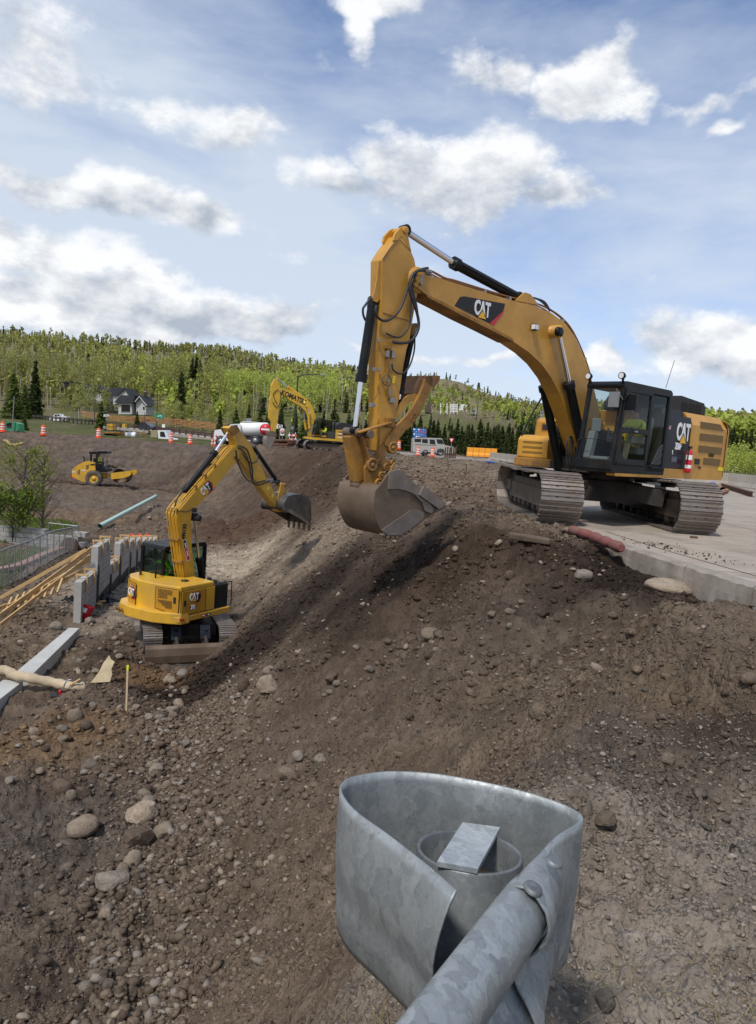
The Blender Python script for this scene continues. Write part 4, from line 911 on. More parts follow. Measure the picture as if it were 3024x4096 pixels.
    cab.bx(x0, x0+.05, y0, y1, z0, 1.75); cab.bx(x0, x0+.04, y0+.05, y1-.05, z1-.25, z1-.05); cab.bx(x0, .6, y1-.05, y1, z0, 1.24); cab.bx(x0, x1, y0, y0+.04, z0, 1.65); cab.bx(1.86, x1, y0, y1, z0, 1.3)
    cb = cab.build('cab', m_black, T, .02)
    mb = MB(); mb.add([(x0+.1, y1-.03, 1.3), (.6, y1-.03, 1.3), (.6, y1-.03, z1-.12), (x0+.1, y1-.03, z1-.12)], [(0, 1, 2, 3)]); mb.build('rear_side_window', m_glass, cb)
    mb = MB(); mb.add([(x1-.045, y0+.06, 1.32), (x1-.045, y1-.07, 1.32), (xt-.0, y1-.07, z1-.1), (xt, y0+.06, z1-.1)], [(0, 1, 2, 3)]); mb.build('windscreen', m_glass, cb)
    mb = MB(); mb.bar((x1-.03, y0+.05, 1.67), (x1-.03, y1-.06, 1.67), .012, .012); mb.build('windscreen_seam', m_blackm, cb)
    mb = MB(); mb.add([(x0+.1, y0+.02, 1.65), (x1-.1, y0+.02, 1.65), (xt-.1, y0+.02, z1-.1), (x0+.1, y0+.02, z1-.1)], [(3, 2, 1, 0)]); mb.build('right_side_window', m_glass, cb)
    mb = MB(); mb.add([(x0+.02, y0+.08, 1.75), (x0+.02, y1-.1, 1.75), (x0+.02, y1-.1, z1-.25), (x0+.02, y0+.08, z1-.25)], [(0, 1, 2, 3)]); mb.build('rear_window', m_glass, cb)
    # door
    db = MB(); dx0, dx1 = .66, 1.80; yd = y1+.0
    fx = lambda z: ft(z)-.09
    db.bar((dx0+.04, yd, z0+.12), (dx0+.04, yd, z1-.1), .05, .08, up=(1, 0, 0)); db.bar((fx(1.2), yd, z0+.12), (fx(2.6), yd, z1-.1), .05, .07, up=(1, 0, 0))
    db.bar((dx0, yd, z1-.12), (fx(2.6), yd, z1-.12), .05, .08); db.bar((dx0, yd, z0+.17), (fx(1.2), yd, z0+.17), .05, .12); db.bar((dx0, yd, 1.87), (fx(1.9), yd, 1.87), .045, .11)
    db.prism([(fx(1.2), z0+.12), (fx(1.2), 1.9), (fx(1.2)-.13, 1.88), (fx(1.2)-.16, 1.45), (fx(1.2)-.40, z0+.15)], yd-.02, yd+.02)
    door = db.build('cab_door', m_black, cb, .012)
    mb = MB(); mb.add([(dx0+.07, yd, 1.92), (fx(1.9), yd, 1.92), (fx(2.6), yd, z1-.15), (dx0+.07, yd, z1-.15)], [(0, 1, 2, 3)]); mb.build('upper_window', m_glass, door)
    mb = MB(); mb.add([(dx0+.07, yd, 1.24), (fx(1.2)-.35, yd, 1.24), (fx(1.2)-.16, yd, 1.45), (fx(1.2)-.12, yd, 1.82), (dx0+.07, yd, 1.82)], [(0, 1, 2, 3, 4)]); mb.build('lower_window', m_glass, door)
    mb = MB(); mb.bx(dx0+.5, dx0+.62, yd+.02, yd+.05, 1.85, 1.88); mb.build('handle', m_grey, door)
    mb = MB(); mb.tube([(fx(1.2)-.02, yd+.05, 1.24), (fx(1.2)-.3, yd+.08, 1.25)], .012, 8); mb.build('grab_rail', m_black, cb)
    mb = MB(); mb.tube([(.5, y1+.04, 1.2), (.12, y1+.04, 1.2)], .012, 8); mb.build('grab_rail', m_black, cb)
    for yy in (y0+.03, y1-.06):
        mb = MB(); mb.lathe([(0, -.05), (.045, -.05), (.065, 0), (.065, .05), (0, .05)], (xt+.03, yy, z1+.12), 'x', 14); mb.box((xt, yy, z1+.04), (.04, .03, .08)); rl = mb.build('roof_lamp', m_black, cb)
        mb = MB(); mb.lathe([(0, .052), (.052, .052)], (xt+.03, yy, z1+.12), 'x', 14); mb.build('lens', m_lamp, rl)
    mb = MB(); mb.lathe([(.13, 0), (.13, .04), (.05, .06), (0, .06)], (.75, .97, z1+.03), 'z', 16); mb.build('roof_vent', m_blackm, cb)
    for (q, o_) in ((P(2456, 1598, 1.36), 1), (P(2525, 1610, 1.60), 0)):
        mb = MB(); mb.box(q, (.04, .21, .28)); mb.tube([q+Vector((0, 0, .1)), q+Vector((0, .02, .2)), Vector((ft(2.45), y1, 2.42))], .010, 6); mb.build('mirror', m_grey if o_ else m_black, cb, .02)
    # interior
    mb = MB(); mb.box((.42, 1.04, 1.50), (.50, .46, .14)); mb.box((.16, 1.04, 1.86), (.13, .44, .7), Matrix.Rotation(-.12, 3, 'Y')); mb.box((.12, 1.04, 2.3), (.1, .28, .2)); mb.build('seat', m_seat, cb, .03)
    mb = MB(); mb.box((.7, 1.26, 1.72), (.5, .13, .14)); mb.box((.7, .79, 1.72), (.5, .11, .14)); mb.tube([(.98, 1.26, 1.75), (1.0, 1.26, 1.92)], .022, 8); mb.tube([(.98, .79, 1.75), (1.0, .79, 1.92)], .022, 8)
    mb.build('armrest', m_seat, cb, .02); mb = MB(); mb.box((1.60, .80, 1.55), (.16, .14, .55), Matrix.Rotation(-.25, 3, 'Y')); mb.box((1.5, .82, 1.95), (.04, .2, .26)); mb.box((1.5, 1.0, 1.30), (.4, .5, .1)); mb.build('console', m_seat, cb, .02)
    mb = MB(); mb.tube([P(2663, 1552, 1.2), P(2698, 1440, 1.2)], .006, 5); mb.build('antenna', m_black, T)
    # fire extinguisher
    q = P(2752, 1835, 1.52); mb = MB(); mb.lathe([(0, -.30), (.06, -.29), (.065, -.26), (.065, .12), (.04, .18), (.02, .2), (0, .2)], (q.x, 1.54, q.z), 'z', 16); fe = mb.build('fire_extinguisher', m_red, T)
    mb = MB(); mb.box((q.x, 1.54, q.z+.24), (.12, .04, .05)); mb.tube([(q.x, 1.54, q.z+.22), (q.x+.1, 1.56, q.z+.18), (q.x+.11, 1.56, q.z-.1)], .013, 6); mb.build('valve_and_hose', m_black, fe)
    mb = MB(); mb.lathe([(.0665, -.02), (.0665, .08)], (q.x, 1.54, q.z), 'z', 16); mb.build('label_band', m_whitef, fe); mb = MB(); mb.lathe([(.0665, -.2), (.0665, -.13)], (q.x, 1.54, q.z), 'z', 16); mb.build('label_band', m_whitef, fe)
    return T, F
mat_fin = mat('fin_grey', (.05, .055, .065), .5)
mat_hv = mat('hood_vent_dark', (.01, .01, .01), .9)
mat_pipe = mat('copper_brown_pipe', (.27, .13, .05), .45, .3)
m_cat_thumb = mat('scraped_thumb_yellow', (.45, .22, .03), .55, var=.15, dirt=(.16, .085, .045), dirt_amt=.55, scale=2.4, bump=.004)
m_rusty_y = mat('rusty_thumb_steel', (.20, .11, .06), .7, .2, var=.3, dirt=(.35, .18, .04), dirt_amt=.2, scale=3, bump=.004)
BIG, BF = big_excavator()
person_seated(BF.M @ Matrix.Translation((.48, 1.06, 1.60)), "operator in yellow high-visibility vest and tan trousers sitting in the cab of the large excavator", hat=None)
# ================================================================== the compact-radius excavator down in the cut
def small_excavator():
    az_ = R(32); S = (-5.0, 18.8, -4.36); F = Fr(S, (math.sin(az_), math.cos(az_))); P, px, poly = F.P, F.px, F.poly
    T = thing('excavator', "compact yellow excavator with dozer blade working down in the cut below the road", 'excavator', F.M)
    u = (-.40, .917); Mu = F.I @ frame((-4.98, 18.72, -4.36), u)
    for y in (.93, -.93): track(T, Mu, y, 2.72, .66, .46, .16, 6, 3, sag=.02)
    mb = MB(); mb.bx(-.75, .75, -.72, .72, .28, .58); mb.lathe([(0, .55), (.5, .55), (.52, .78), (0, .78)], (0, 0, 0), 'z', 26)
    for sy in (-1, 1): mb.bar((-1.0, sy*.35, .42), (-.5, sy*.35, .45), .14, .16)
    o = mb.build('carbody', m_under, T, .01); o.matrix_basis = Mu
    bl = MB(); prof = [(-1.62, -.22), (-1.70, -.10), (-1.73, .08), (-1.71, .26), (-1.66, .34), (-1.63, .34), (-1.67, .08), (-1.58, -.22)]
    bl.prism(prof, -1.14, 1.14); o = bl.build('dozer_blade', m_steel, T, .006); o.matrix_basis = Mu
    mb = MB(); mb.prism([(-1.735, -.14), (-1.745, -.14), (-1.72, -.26), (-1.70, -.26)], -1.14, 1.14); q = mb.build('cutting_edge', m_grey, o)
    for sy in (-1, 1):
        mb = MB(); mb.bar((-1.64, sy*.36, .12), (-.7, sy*.36, .40), .13, .12); mb.build('blade_arm', m_under, o)
        mb = MB(); mb.box((-1.2, sy*.36, .50), (.06, .25, .36), Matrix.Rotation(.45, 3, 'Y')); mb.tube([(-1.24, sy*.36, .58), (-1.26, sy*.36, .60)], .03, 10, 0); mb.build('cylinder_guard', m_navy, o, .01)
        mb = MB(); mb.tube([(-1.6, sy*.36, .22), (-1.3, sy*.36, .40)], .055, 10); mb.box((-1.6, sy*.36, .22), (.1, .2, .14)); mb.build('blade_cylinder', m_under, o)
    # ---- upper structure: plan outline in (fwd, right) metres
    def right(pts): return [(a, -b) for a, b in pts]
    plan = right([(.52, 1.13), (-1.22, 1.15), (-1.42, .72), (-1.52, .25), (-1.52, -.25), (-1.40, -.72), (-1.15, -1.02), (-.6, -1.10), (.2, -1.12), (.2, .1), (.52, .1)])
    def slab(plan, z0, z1, ins=0, name='', mt=None, par=None, bev=.03, tp=0):
        mb = MB(); n = len(plan); cx_ = sum(p[0] for p in plan)/n; cy_ = sum(p[1] for p in plan)/n
        a = [(x_, y_, z0) for x_, y_ in plan]; b = [(cx_+(x_-cx_)*(1-tp), cy_+(y_-cy_)*(1-tp), z1) for x_, y_ in plan]
        mb.add(a+b, [tuple(range(n)), tuple(range(2*n-1, n-1, -1))]+[(i, n+i, n+(i+1) % n, (i+1) % n) for i in range(n)])
        return mb.build(name, mt, par, bev)
    slab(plan, .84, .99, 0, 'upper_frame', m_cat2, T, .02)
    cwp = right([(-1.18, 1.17), (-1.34, .95), (-1.55, .55), (-1.62, .1), (-1.62, -.35), (-1.50, -.80), (-1.22, -1.10), (-.8, -1.16), (-.8, .2), (-.9, 1.17)])
    cw = slab(cwp, .80, 1.08, 0, 'counterweight', m_cat2, T, .025, .03)
    mb = MB(); c = Vector((-1.66, .55, .93))
    for k in (0, .17): mb.lathe([(.03, -.02), (.05, -.02), (.05, .03), (.03, .03)], (c.x+.02+k*.25, c.y+k, c.z), 'x', 12)
    mb.build('towing_hole', m_catdirty, cw)
    hp = right([(-.0, 1.10), (-1.19, 1.115), (-1.40, .41), (-1.42, -.22), (-1.32, -.66), (-1.1, -.96), (-.62, -1.04), (-.55, -.2), (-.30, .3), (0, .3)])
    hood = slab(hp, 1.0, 1.74, 0, 'engine_hood', m_cat2, T, .03, .03)
    # doors on the hood, standing proud of it
    def facepanel(a, b, z0, z1, ins, name, mt, par, thick=.02, zs=None):
        a = Vector((a[0], -a[1], 0)); b = Vector((b[0], -b[1], 0)); d = (b-a); L = d.length; d.normalize(); n = Vector((d.y, -d.x, 0))
        if n.dot(Vector((a.x+b.x, a.y+b.y, 0))) < 0: n = -n
        mb = MB(); q = [a+d*ins, b-d*ins]; zz = zs or (z0, z0, z1, z1)
        v = [q[0]+Vector((0, 0, zz[0])), q[1]+Vector((0, 0, zz[1])), q[1]+Vector((0, 0, zz[2])), q[0]+Vector((0, 0, zz[3]))]
        w_ = [p+n*thick for p in v]; f = [(4, 5, 6, 7), (0, 1, 5, 4), (1, 2, 6, 5), (2, 3, 7, 6), (3, 0, 4, 7)]
        if (v[1]-v[0]).cross(v[2]-v[1]).dot(n) < 0: f = [tuple(reversed(g)) for g in f]
        mb.add(v+w_, f); o_ = mb.build(name, mt, par, .006); m2 = MB(); cc = sum(v, Vector())/4; sv = [cc+(p-cc)*1.035+(p-cc).normalized()*.008+n*.004 for p in v]; m2.add(sv, [f[0][::1] if f[0][0] < 4 else tuple(i-4 for i in f[0])]); m2.build('door_seam', m_blackf, par)  # black sheet behind each door paints the shaded gap round it
        return o_, (w_[0]+w_[2])/2, d, n
    d1, c1, dd1, n1 = facepanel((-1.43, -.24), (-1.33, -.66), 1.08, 1.62, .02, 'rear_door', m_cat2d, hood, .012)
    d1b, c1b, ddb, nb = facepanel((-1.28, -.70), (-1.09, -.97), 1.08, 1.62, .0, 'rear_door', m_cat2, hood, .010)
    d2, c2, dd2, n2 = facepanel((-1.40, .42), (-1.20, 1.10), 1.02, 1.66, .03, 'engine_door', m_cat2d, hood, .012, (1.14, 1.02, 1.66, 1.66))
    d3, c3, dd3, n3 = facepanel((-1.18, 1.12), (-.36, 1.12), 1.02, 1.62, .02, 'side_door', m_cat2d, hood, .018)
    d4, c4, dd4, n4 = facepanel((-.35, 1.11), (-.02, 1.11), 1.02, 1.62, .02, 'side_door', m_cat2, hood, .012)
    up = Vector((0, 0, 1))
    def rd(n): return up.cross(n)
    cat_logo(d1, c1+n1*.004+rd(n1)*-.02+up*.02, rd(n1), up, .19, True)
    cat_logo(d3, c3+n3*.004+rd(n3)*-.0+up*.12, rd(n3), up, .18, True)
    text('310', d3, m_whitef, c3+n3*.012-up*.14-rd(n3)*.03, rd(n3), up, .15, .62, .008)
    mb = MB(); q = c3+n3*.003-up*.14; r_ = rd(n3); mb.add([q+r_*a_+up*b_ for a_, b_ in ((-.12, -.06), (.06, -.06), (.10, 0), (.06, .06), (-.12, .06))], [(0, 1, 2, 3, 4)]); mb.build('model_badge', m_blackf, d3)
    for (pn, c_, n_, s_) in ((d1, c1, n1, .16), (d2, c2, n2, .22), (d3, c3, n3, -.30)):
        mb = MB(); q = c_+n_*.008+rd(n_)*s_; x_ = rd(n_); rot = Matrix((x_, n_, up)).transposed(); mb.box(q, (.065, .014, .15), rot); mb.build('door_latch', m_blackf, pn)
    # perforated vents: rows of small slots
    for (z0_, z1_, sh) in ((.02, .22, 0), (-.22, -.05, 1)):
        mb = MB(); r_ = rd(n2); rot = Matrix((r_, n2, up)).transposed()
        for i in range(9):
            for j in range(7):
                zz = z0_+(z1_-z0_)*j/6; xx = -.24+.36*i/8
                if sh == 0 and xx > .0 and zz < .09: continue
                if sh == 1 and zz < -.10-.4*(.06-xx)*0 and xx < -.24+(-.10-zz)*1.8: continue
                mb.box(c2+n2*.004+r_*(xx+(.014 if j % 2 else 0))+up*zz, (.028, .006, .02), rot)
        o_ = mb.build('vent_perforation', m_vent, d2); o_['kind'] = 'stuff'
    for (pn, q, n_, w_) in ((T, Vector((-.35, -1.155, .915)), Vector((0, -1, 0)), .34), (d1, c1+n1*.004+up*.19, n1, .20)):
        mb = MB(); r_ = rd(n_); rot = Matrix((r_, n_, up)).transposed(); mb.box(q-r_*w_*.25, (w_*.5, .006, .06), rot, 0); mb.box(q+r_*w_*.25, (w_*.5, .006, .06), rot, 1); mb.box(q-r_*w_*.25, (w_*.34, .01, .02), rot, 2); mb.box(q+r_*w_*.28, (w_*.2, .01, .03), rot, 2)
        mb.build('rental_sticker', [m_redf, m_blackf, m_whitef], pn)
    mb = MB(); q = Vector((-1.16, -1.165, .93)); mb.box(q, (.14, .02, .04)); mb.build('red_scrape', m_redf, cw)
    # radiator screen at the right front
    mb = MB(); mb.bx(.02, .50, -1.06, -.45, .99, 1.62); rd_ = mb.build('radiator', m_blackf, T, .01)
    for k in range(9):
        mb = MB(); mb.bx(.04+k*.05, .055+k*.05, -1.072, -1.06, 1.02, 1.6); mb.build('radiator_fin', m_blackm, rd_)
    hose(T, [(.0, -1.12, 1.66), (.25, -1.13, 1.67), (.52, -1.13, 1.67), (.56, -1.13, 1.60), (.57, -1.13, 1.05)], .014, m_black, 'handrail')
    mb = MB(); mb.tube([(.06, -.8, 1.6), (.06, -.8, 1.78)], .06, 14); mb.tube([(.22, -.85, 1.6), (.22, -.85, 1.70)], .05, 12); mb.build('exhaust_stack', m_blackm, T)
    mb = MB(); mb.bx(.5, .72, -.98, -.80, .88, .93); mb.build('step', m_cat2, T)
    mb = MB(); mb.tube([(-1.0, .62, 1.7), (-1.0, .62, 1.86), (-1.06, .66, 1.95)], .032, 10); mb.build('tail_pipe', m_blackm, T)
    hose(T, [(-.95, .10, 1.7), (-.95, .10, 2.05), (-.92, .16, 2.14), (-.85, .45, 2.17), (-.83, .6, 2.14)], .022, m_black, 'mirror_arm')
    mb = MB(); mb.lathe([(0, 0), (.1, 0), (.1, .02), (0, .03)], (-.62, -.62, 1.745), 'z', 14); mb.build('filler_cap', m_blackf, hood)
    # ---- cab: sits left of the boom
    cx0, cx1, cy0, cy1, cz0, cz1 = -.62, .95, .22, 1.13, .98, 2.50
    cab = MB(); cab.bx(cx0, cx1, cy0, cy1, cz0, 1.25); cab.prism([(cx0+.02, cz1-.10), (cx0+.08, cz1), (cx1-.1, cz1+.02), (cx1-.02, cz1-.10)], cy0, cy1)
    for (x_, y_) in ((cx0+.05, cy0+.05), (cx0+.05, cy1-.05), (cx1-.06, cy0+.05), (cx1-.06, cy1-.05)): cab.bar((x_, y_, cz0+.1), (x_, y_, cz1-.05), .10, .10, up=(1, 0, 0))
    cab.bar((.2, cy0+.04, cz0+.1), (.2, cy0+.04, cz1-.05), .07, .07, up=(1, 0, 0)); cab.bx(cx0, cx0+.06, cy0, cy1, 1.2, 1.70); cab.bx(cx0+.0, cx0+.05, cy0+.3, cy0+.36, 1.6, cz1-.1) if False else None
    c_ = cab.build('cab', m_black, T, .03)
    mb = MB(); mb.add([(cx0+.03, cy0+.1, 1.7), (cx0+.03, cy1-.1, 1.7), (cx0+.03, cy1-.1, cz1-.14), (cx0+.03, cy0+.1, cz1-.14)], [(0, 1, 2, 3)]); mb.build('rear_window', m_glassg, c_)
    for (y_, nm) in ((cy0+.03, 'right_window'), (cy1-.03, 'left_window')):
        mb = MB(); mb.add([(cx0+.1, y_, 1.3), (cx1-.1, y_, 1.3), (cx1-.1, y_, cz1-.14), (cx0+.1, y_, cz1-.14)], [(0, 1, 2, 3)]); mb.build(nm, m_glassg, c_)
    mb = MB(); mb.add([(cx1-.04, cy0+.1, 1.2), (cx1-.04, cy1-.1, 1.2), (cx1-.04, cy1-.1, cz1-.14), (cx1-.04, cy0+.1, cz1-.14)], [(0, 1, 2, 3)]); mb.build('windscreen', m_glassg, c_)
    mb = MB(); mb.box((-.15, .72, 1.45), (.45, .45, .12)); mb.box((-.38, .72, 1.75), (.1, .42, .5)); mb.build('seat', m_cloth, c_, .03)
    # ---- boom
    H_ = .17
    bo = poly([(745, 2340), (735, 2250), (722, 2160), (711, 2073), (712, 2058), (719, 2042), (792, 1955), (925, 1798), (938, 1788), (953, 1790), (958, 1815), (953, 1841), (941, 1853), (865, 1942), (788, 2026), (768, 2050), (764, 2073), (764, 2132), (768, 2200), (776, 2270), (783, 2340)], -H_)
    mb = MB(); mb.prism(bo, -H_, H_); boom = mb.build('boom', m_cat2, T, .012)
    for k in range(6):
        o_ = -H_+.02+k*.062; lift = .035
        pts = [(740, 2325), (729, 2250), (716, 2160), (704, 2073), (706, 2052), (714, 2034), (788, 1946), (862, 1862), (905, 1806), (925, 1789), (940, 1786)]
        hose(boom, [P(x_, y_, -H_)+Vector((-.02*(k % 2), o_+H_, .02*(k % 2))) for x_, y_ in pts], .016, m_cat2, 'hydraulic_pipe')
    for (x_, y_) in ((862, 1862), (786, 1948), (710, 2040), (716, 2160), (729, 2250), (824, 1904)):
        mb = MB(); q = P(x_, y_, -H_); mb.box((q.x-.01, 0, q.z+.01), (.07, .36, .06)); mb.build('pipe_clamp', m_catdirty, boom)
    dr = (P(832, 1945, -H_-.004)-P(790, 1985, -H_-.004)).normalized()
    cat_logo(boom, P(822, 1958, -H_-.004), dr, Vector((-dr.z, 0, dr.x)), .21, True)
    dr = (P(742, 2100, 0)-P(738, 2140, 0)).normalized(); text('490133', boom, m_blackf, P(737, 2127, -H_-.004), dr, Vector((-dr.z, 0, dr.x)), .17, .8, .006)
    mb = MB(); q = [(731, 2160), (745, 2157), (762, 2240), (748, 2245)]; mb.prism(poly(q, -H_-.003), -H_-.003, -H_-.006); st_ = mb.build('sticker', m_whitef, boom)
    mb = MB(); mb.prism(poly([(739, 2196), (750.5, 2193), (760, 2238), (749.5, 2242)], -H_-.007), -H_-.006, -H_-.009); mb.build('red_field', m_redf, st_)
    mb = MB(); mb.prism(poly([(732.5, 2162), (743.5, 2160), (750, 2191), (738, 2194)], -H_-.007), -H_-.006, -H_-.009); mb.build('black_field', m_blackf, st_)
    dr = (P(742, 2180, 0)-P(748, 2215, 0)).normalized()
    mb = MB(); mb.prism(poly([(738, 2172), (743, 2171), (747, 2189), (742, 2190)], -H_-.01), -H_-.009, -H_-.011); mb.prism(poly([(746, 2203), (750, 2202), (754, 2224), (750, 2225)], -H_-.01), -H_-.009, -H_-.011); mb.build('white_print', m_whitef, st_)
    # lift cylinder in front of the boom
    cylinder(T, 'boom_cylinder', P(774, 2062, 0), P(797, 2236, 0), P(812, 2345, 0), .085, .04)
    mb = MB(); q = P(770, 2068, 0); mb.lathe([(0, -.26), (.09, -.26), (.09, .26), (0, .26)], (q.x, 0, q.z), 'y', 14); mb.box((q.x-.03, 0, q.z+.02), (.16, .3, .2)); mb.build('cylinder_mount', m_blackm, boom)
    hose(boom, [P(720, 2043, -H_-.03), P(745, 2047, -H_-.03), P(768, 2038, -H_-.04)], .012)
    mb = MB(); q = P(777, 2040, -H_-.03); mb.box(q, (.11, .09, .11)); mb.build('work_lamp', m_blackf, boom, .01)
    # stick cylinder
    cylinder(T, 'stick_cylinder', P(917, 1722), P(859, 1811), P(742, 1961), .08, .042)
    for k in (0, 1): hose(boom, [P(752, 1948, .1*k), P(728, 1966, .1*k), P(706, 2000, -.05+.1*k), P(700, 2035, -.05+.1*k), P(702, 2060, -.08+.1*k)], .022)
    # ---- stick
    so_ = [(915, 1712), (921, 1707), (943, 1705), (957, 1719), (1008, 1786), (1067, 1916), (1087, 1948), (1130, 2034), (1129, 2048), (1118, 2049), (1072, 1990), (1036, 1940), (985, 1870), (953, 1833), (946, 1800), (940, 1762), (925, 1740)]
    mb = MB(); mb.prism(poly(so_, -.13), -.13, .13); stick = mb.build('stick', m_cat2, T, .01)
    mb = MB(); mb.prism(poly([(912, 1716), (925, 1703), (950, 1706), (960, 1722), (940, 1740), (928, 1745)], -.14), -.15, -.12); mb.prism(poly([(912, 1716), (925, 1703), (950, 1706), (960, 1722), (940, 1740), (928, 1745)], -.14), .12, .15); mb.build('top_lug', m_catdirty, stick)
    cylinder(T, 'bucket_cylinder', P(1109, 1930), P(1099, 1912), P(1016, 1790), .062, .033)
    for sg in (-1, 1):
        mb = MB(); mb.prism(poly([(1119, 1935), (1128, 1932), (1135, 1945), (1128, 1975), (1119, 2010), (1108, 2012), (1109, 1985), (1117, 1955)], sg*.13), sg*.14, sg*.17); mb.build('bucket_link', m_cat2, T, .006)
        mb = MB(); mb.prism(poly([(1126, 1935), (1133, 1935), (1150, 1990), (1146, 1998), (1136, 1990)], sg*.1), sg*.09, sg*.12); mb.build('bucket_link', m_cat2, T, .006)
    for (x_, y_, r_) in ((1122, 1938, .06), (1113, 2008, .075), (1126, 2040, .06)):
        mb = MB(); q = P(x_, y_, 0); mb.lathe([(0, -.2), (r_*.5, -.2), (r_, -.19), (r_, .19), (0, .2)], (q.x, 0, q.z), 'y', 14); mb.build('pin_boss', m_catdirty, stick)
    mb = MB(); mb.box(P(1103, 1925, 0), (.14, .24, .12)); mb.build('cylinder_bracket', m_blackm, stick, .01)
    for k, pts in enumerate((((955, 1783), (985, 1795), (1000, 1830), (1010, 1880), (1012, 1930), (1035, 1940), (1062, 1930), (1080, 1922)), ((950, 1790), (975, 1805), (995, 1850), (1005, 1905), (1015, 1935), (1045, 1938), (1070, 1925)),
                             ((945, 1800), (955, 1860), (985, 1915), (1010, 1928), (1030, 1930), (1060, 1922)), ((1018, 1788), (1032, 1810), (1030, 1840), (1012, 1852), (990, 1842), (970, 1810)), ((940, 1825), (948, 1838), (960, 1836)))):
        hose(stick, [P(x_, y_, -.17-.012*k) for x_, y_ in pts], .02)
    for k in range(4): mb = MB(); mb.tube([P(1062+7*k, 1932, -.16), P(1070+7*k, 1916-k, -.16), P(1078+6*k, 1928, -.16)], .013, 6); mb.build('hose_fitting', m_grey, stick)
    for (x_, y_) in ((1073, 1953), (1091, 1982)):
        mb = MB(); q = P(x_, y_, -.134); mb.box(q, (.09, .004, .12), Matrix.Rotation(.5, 3, 'Y')); mb.build('warning_sticker', mat_ws, stick)
    # ---- bucket: mouth towards the viewer's left and down, five teeth
    n0, f0 = -.42, .46
    cur = poly([(1131, 2040), (1135, 2010), (1150, 1985), (1170, 1978), (1205, 1976), (1228, 1984), (1240, 2005), (1243, 2040), (1243, 2075), (1240, 2098)], n0)
    cx_ = sum(p[0] for p in cur)/len(cur); cz_ = sum(p[1] for p in cur)/len(cur)-.2
    inn = [(p[0]+.03*(cx_-p[0])/math.hypot(cx_-p[0], cz_-p[1]), p[1]+.03*(cz_-p[1])/math.hypot(cx_-p[0], cz_-p[1])) for p in cur]
    mb = MB(); mb.prism(cur+inn[::-1], n0, f0); mb.sm = [len(f) == 4 for f in mb.f]; bk = mb.build('bucket', m_steelg2, T)
    sidep = cur+poly([(1228, 2092), (1190, 2066), (1160, 2050), (1140, 2050)], n0)
    for y0_, y1_ in ((n0-.025, n0), (f0, f0+.025)):
        mb = MB(); mb.prism(sidep, y0_, y1_); mb.build('side_plate', m_steelg2, bk, .003)
    mb = MB(); mb.prism(poly([(1146, 2042), (1165, 2038), (1200, 2060), (1241, 2095), (1240, 2102), (1195, 2072), (1160, 2052)], n0-.03), n0-.04, n0-.02); mb.build('side_cutter', m_steelg, bk, .003)
    mb = MB()
    for yy in (-.14, .10): mb.prism(poly([(1126, 2050), (1118, 2035), (1126, 2008), (1145, 1988), (1160, 1990), (1150, 2030)], 0), yy, yy+.04)
    mb.build('bucket_ear', m_steel, bk, .004)
    e = cur[-1]
    for k in range(5):
        yy = n0+.02+(f0-n0-.04)*k/4; mb = MB(); mb.prism([(e[0]+.02, e[1]+.08), (e[0]+.03, e[1]-.06), (e[0]-.005, e[1]-.22), (e[0]-.04, e[1]-.06), (e[0]-.05, e[1]+.08)], yy-.035, yy+.035); mb.build('bucket_tooth', m_steel, bk, .006)
    return T, F
mat_ws = mat('warning_label', (.8, .6, .2), .5)
m_cat2d = mat('door_yellow', (.50, .25, .018), .4, var=.05, coat=.2)
m_vent = mat('vent_dark', (.06, .035, .015), .7)
m_glassg = glassmat('green_window_glass', (.42, .58, .52), .02)
m_steelg2 = mat('scuffed_dark_bucket', (.15, .145, .14), .42, .6, var=.3, dirt=(.06, .05, .045), dirt_amt=.3, scale=3, bump=.003)
SM, SF = small_excavator()
person_seated(SF.M @ Matrix.Translation((-.22, .66, 1.52)), "operator in bright green jacket and dark hard hat in the compact excavator's cab", vest=m_vestg, hat=mat('dark_hat', (.06, .055, .05), .4), trousers=m_cloth)

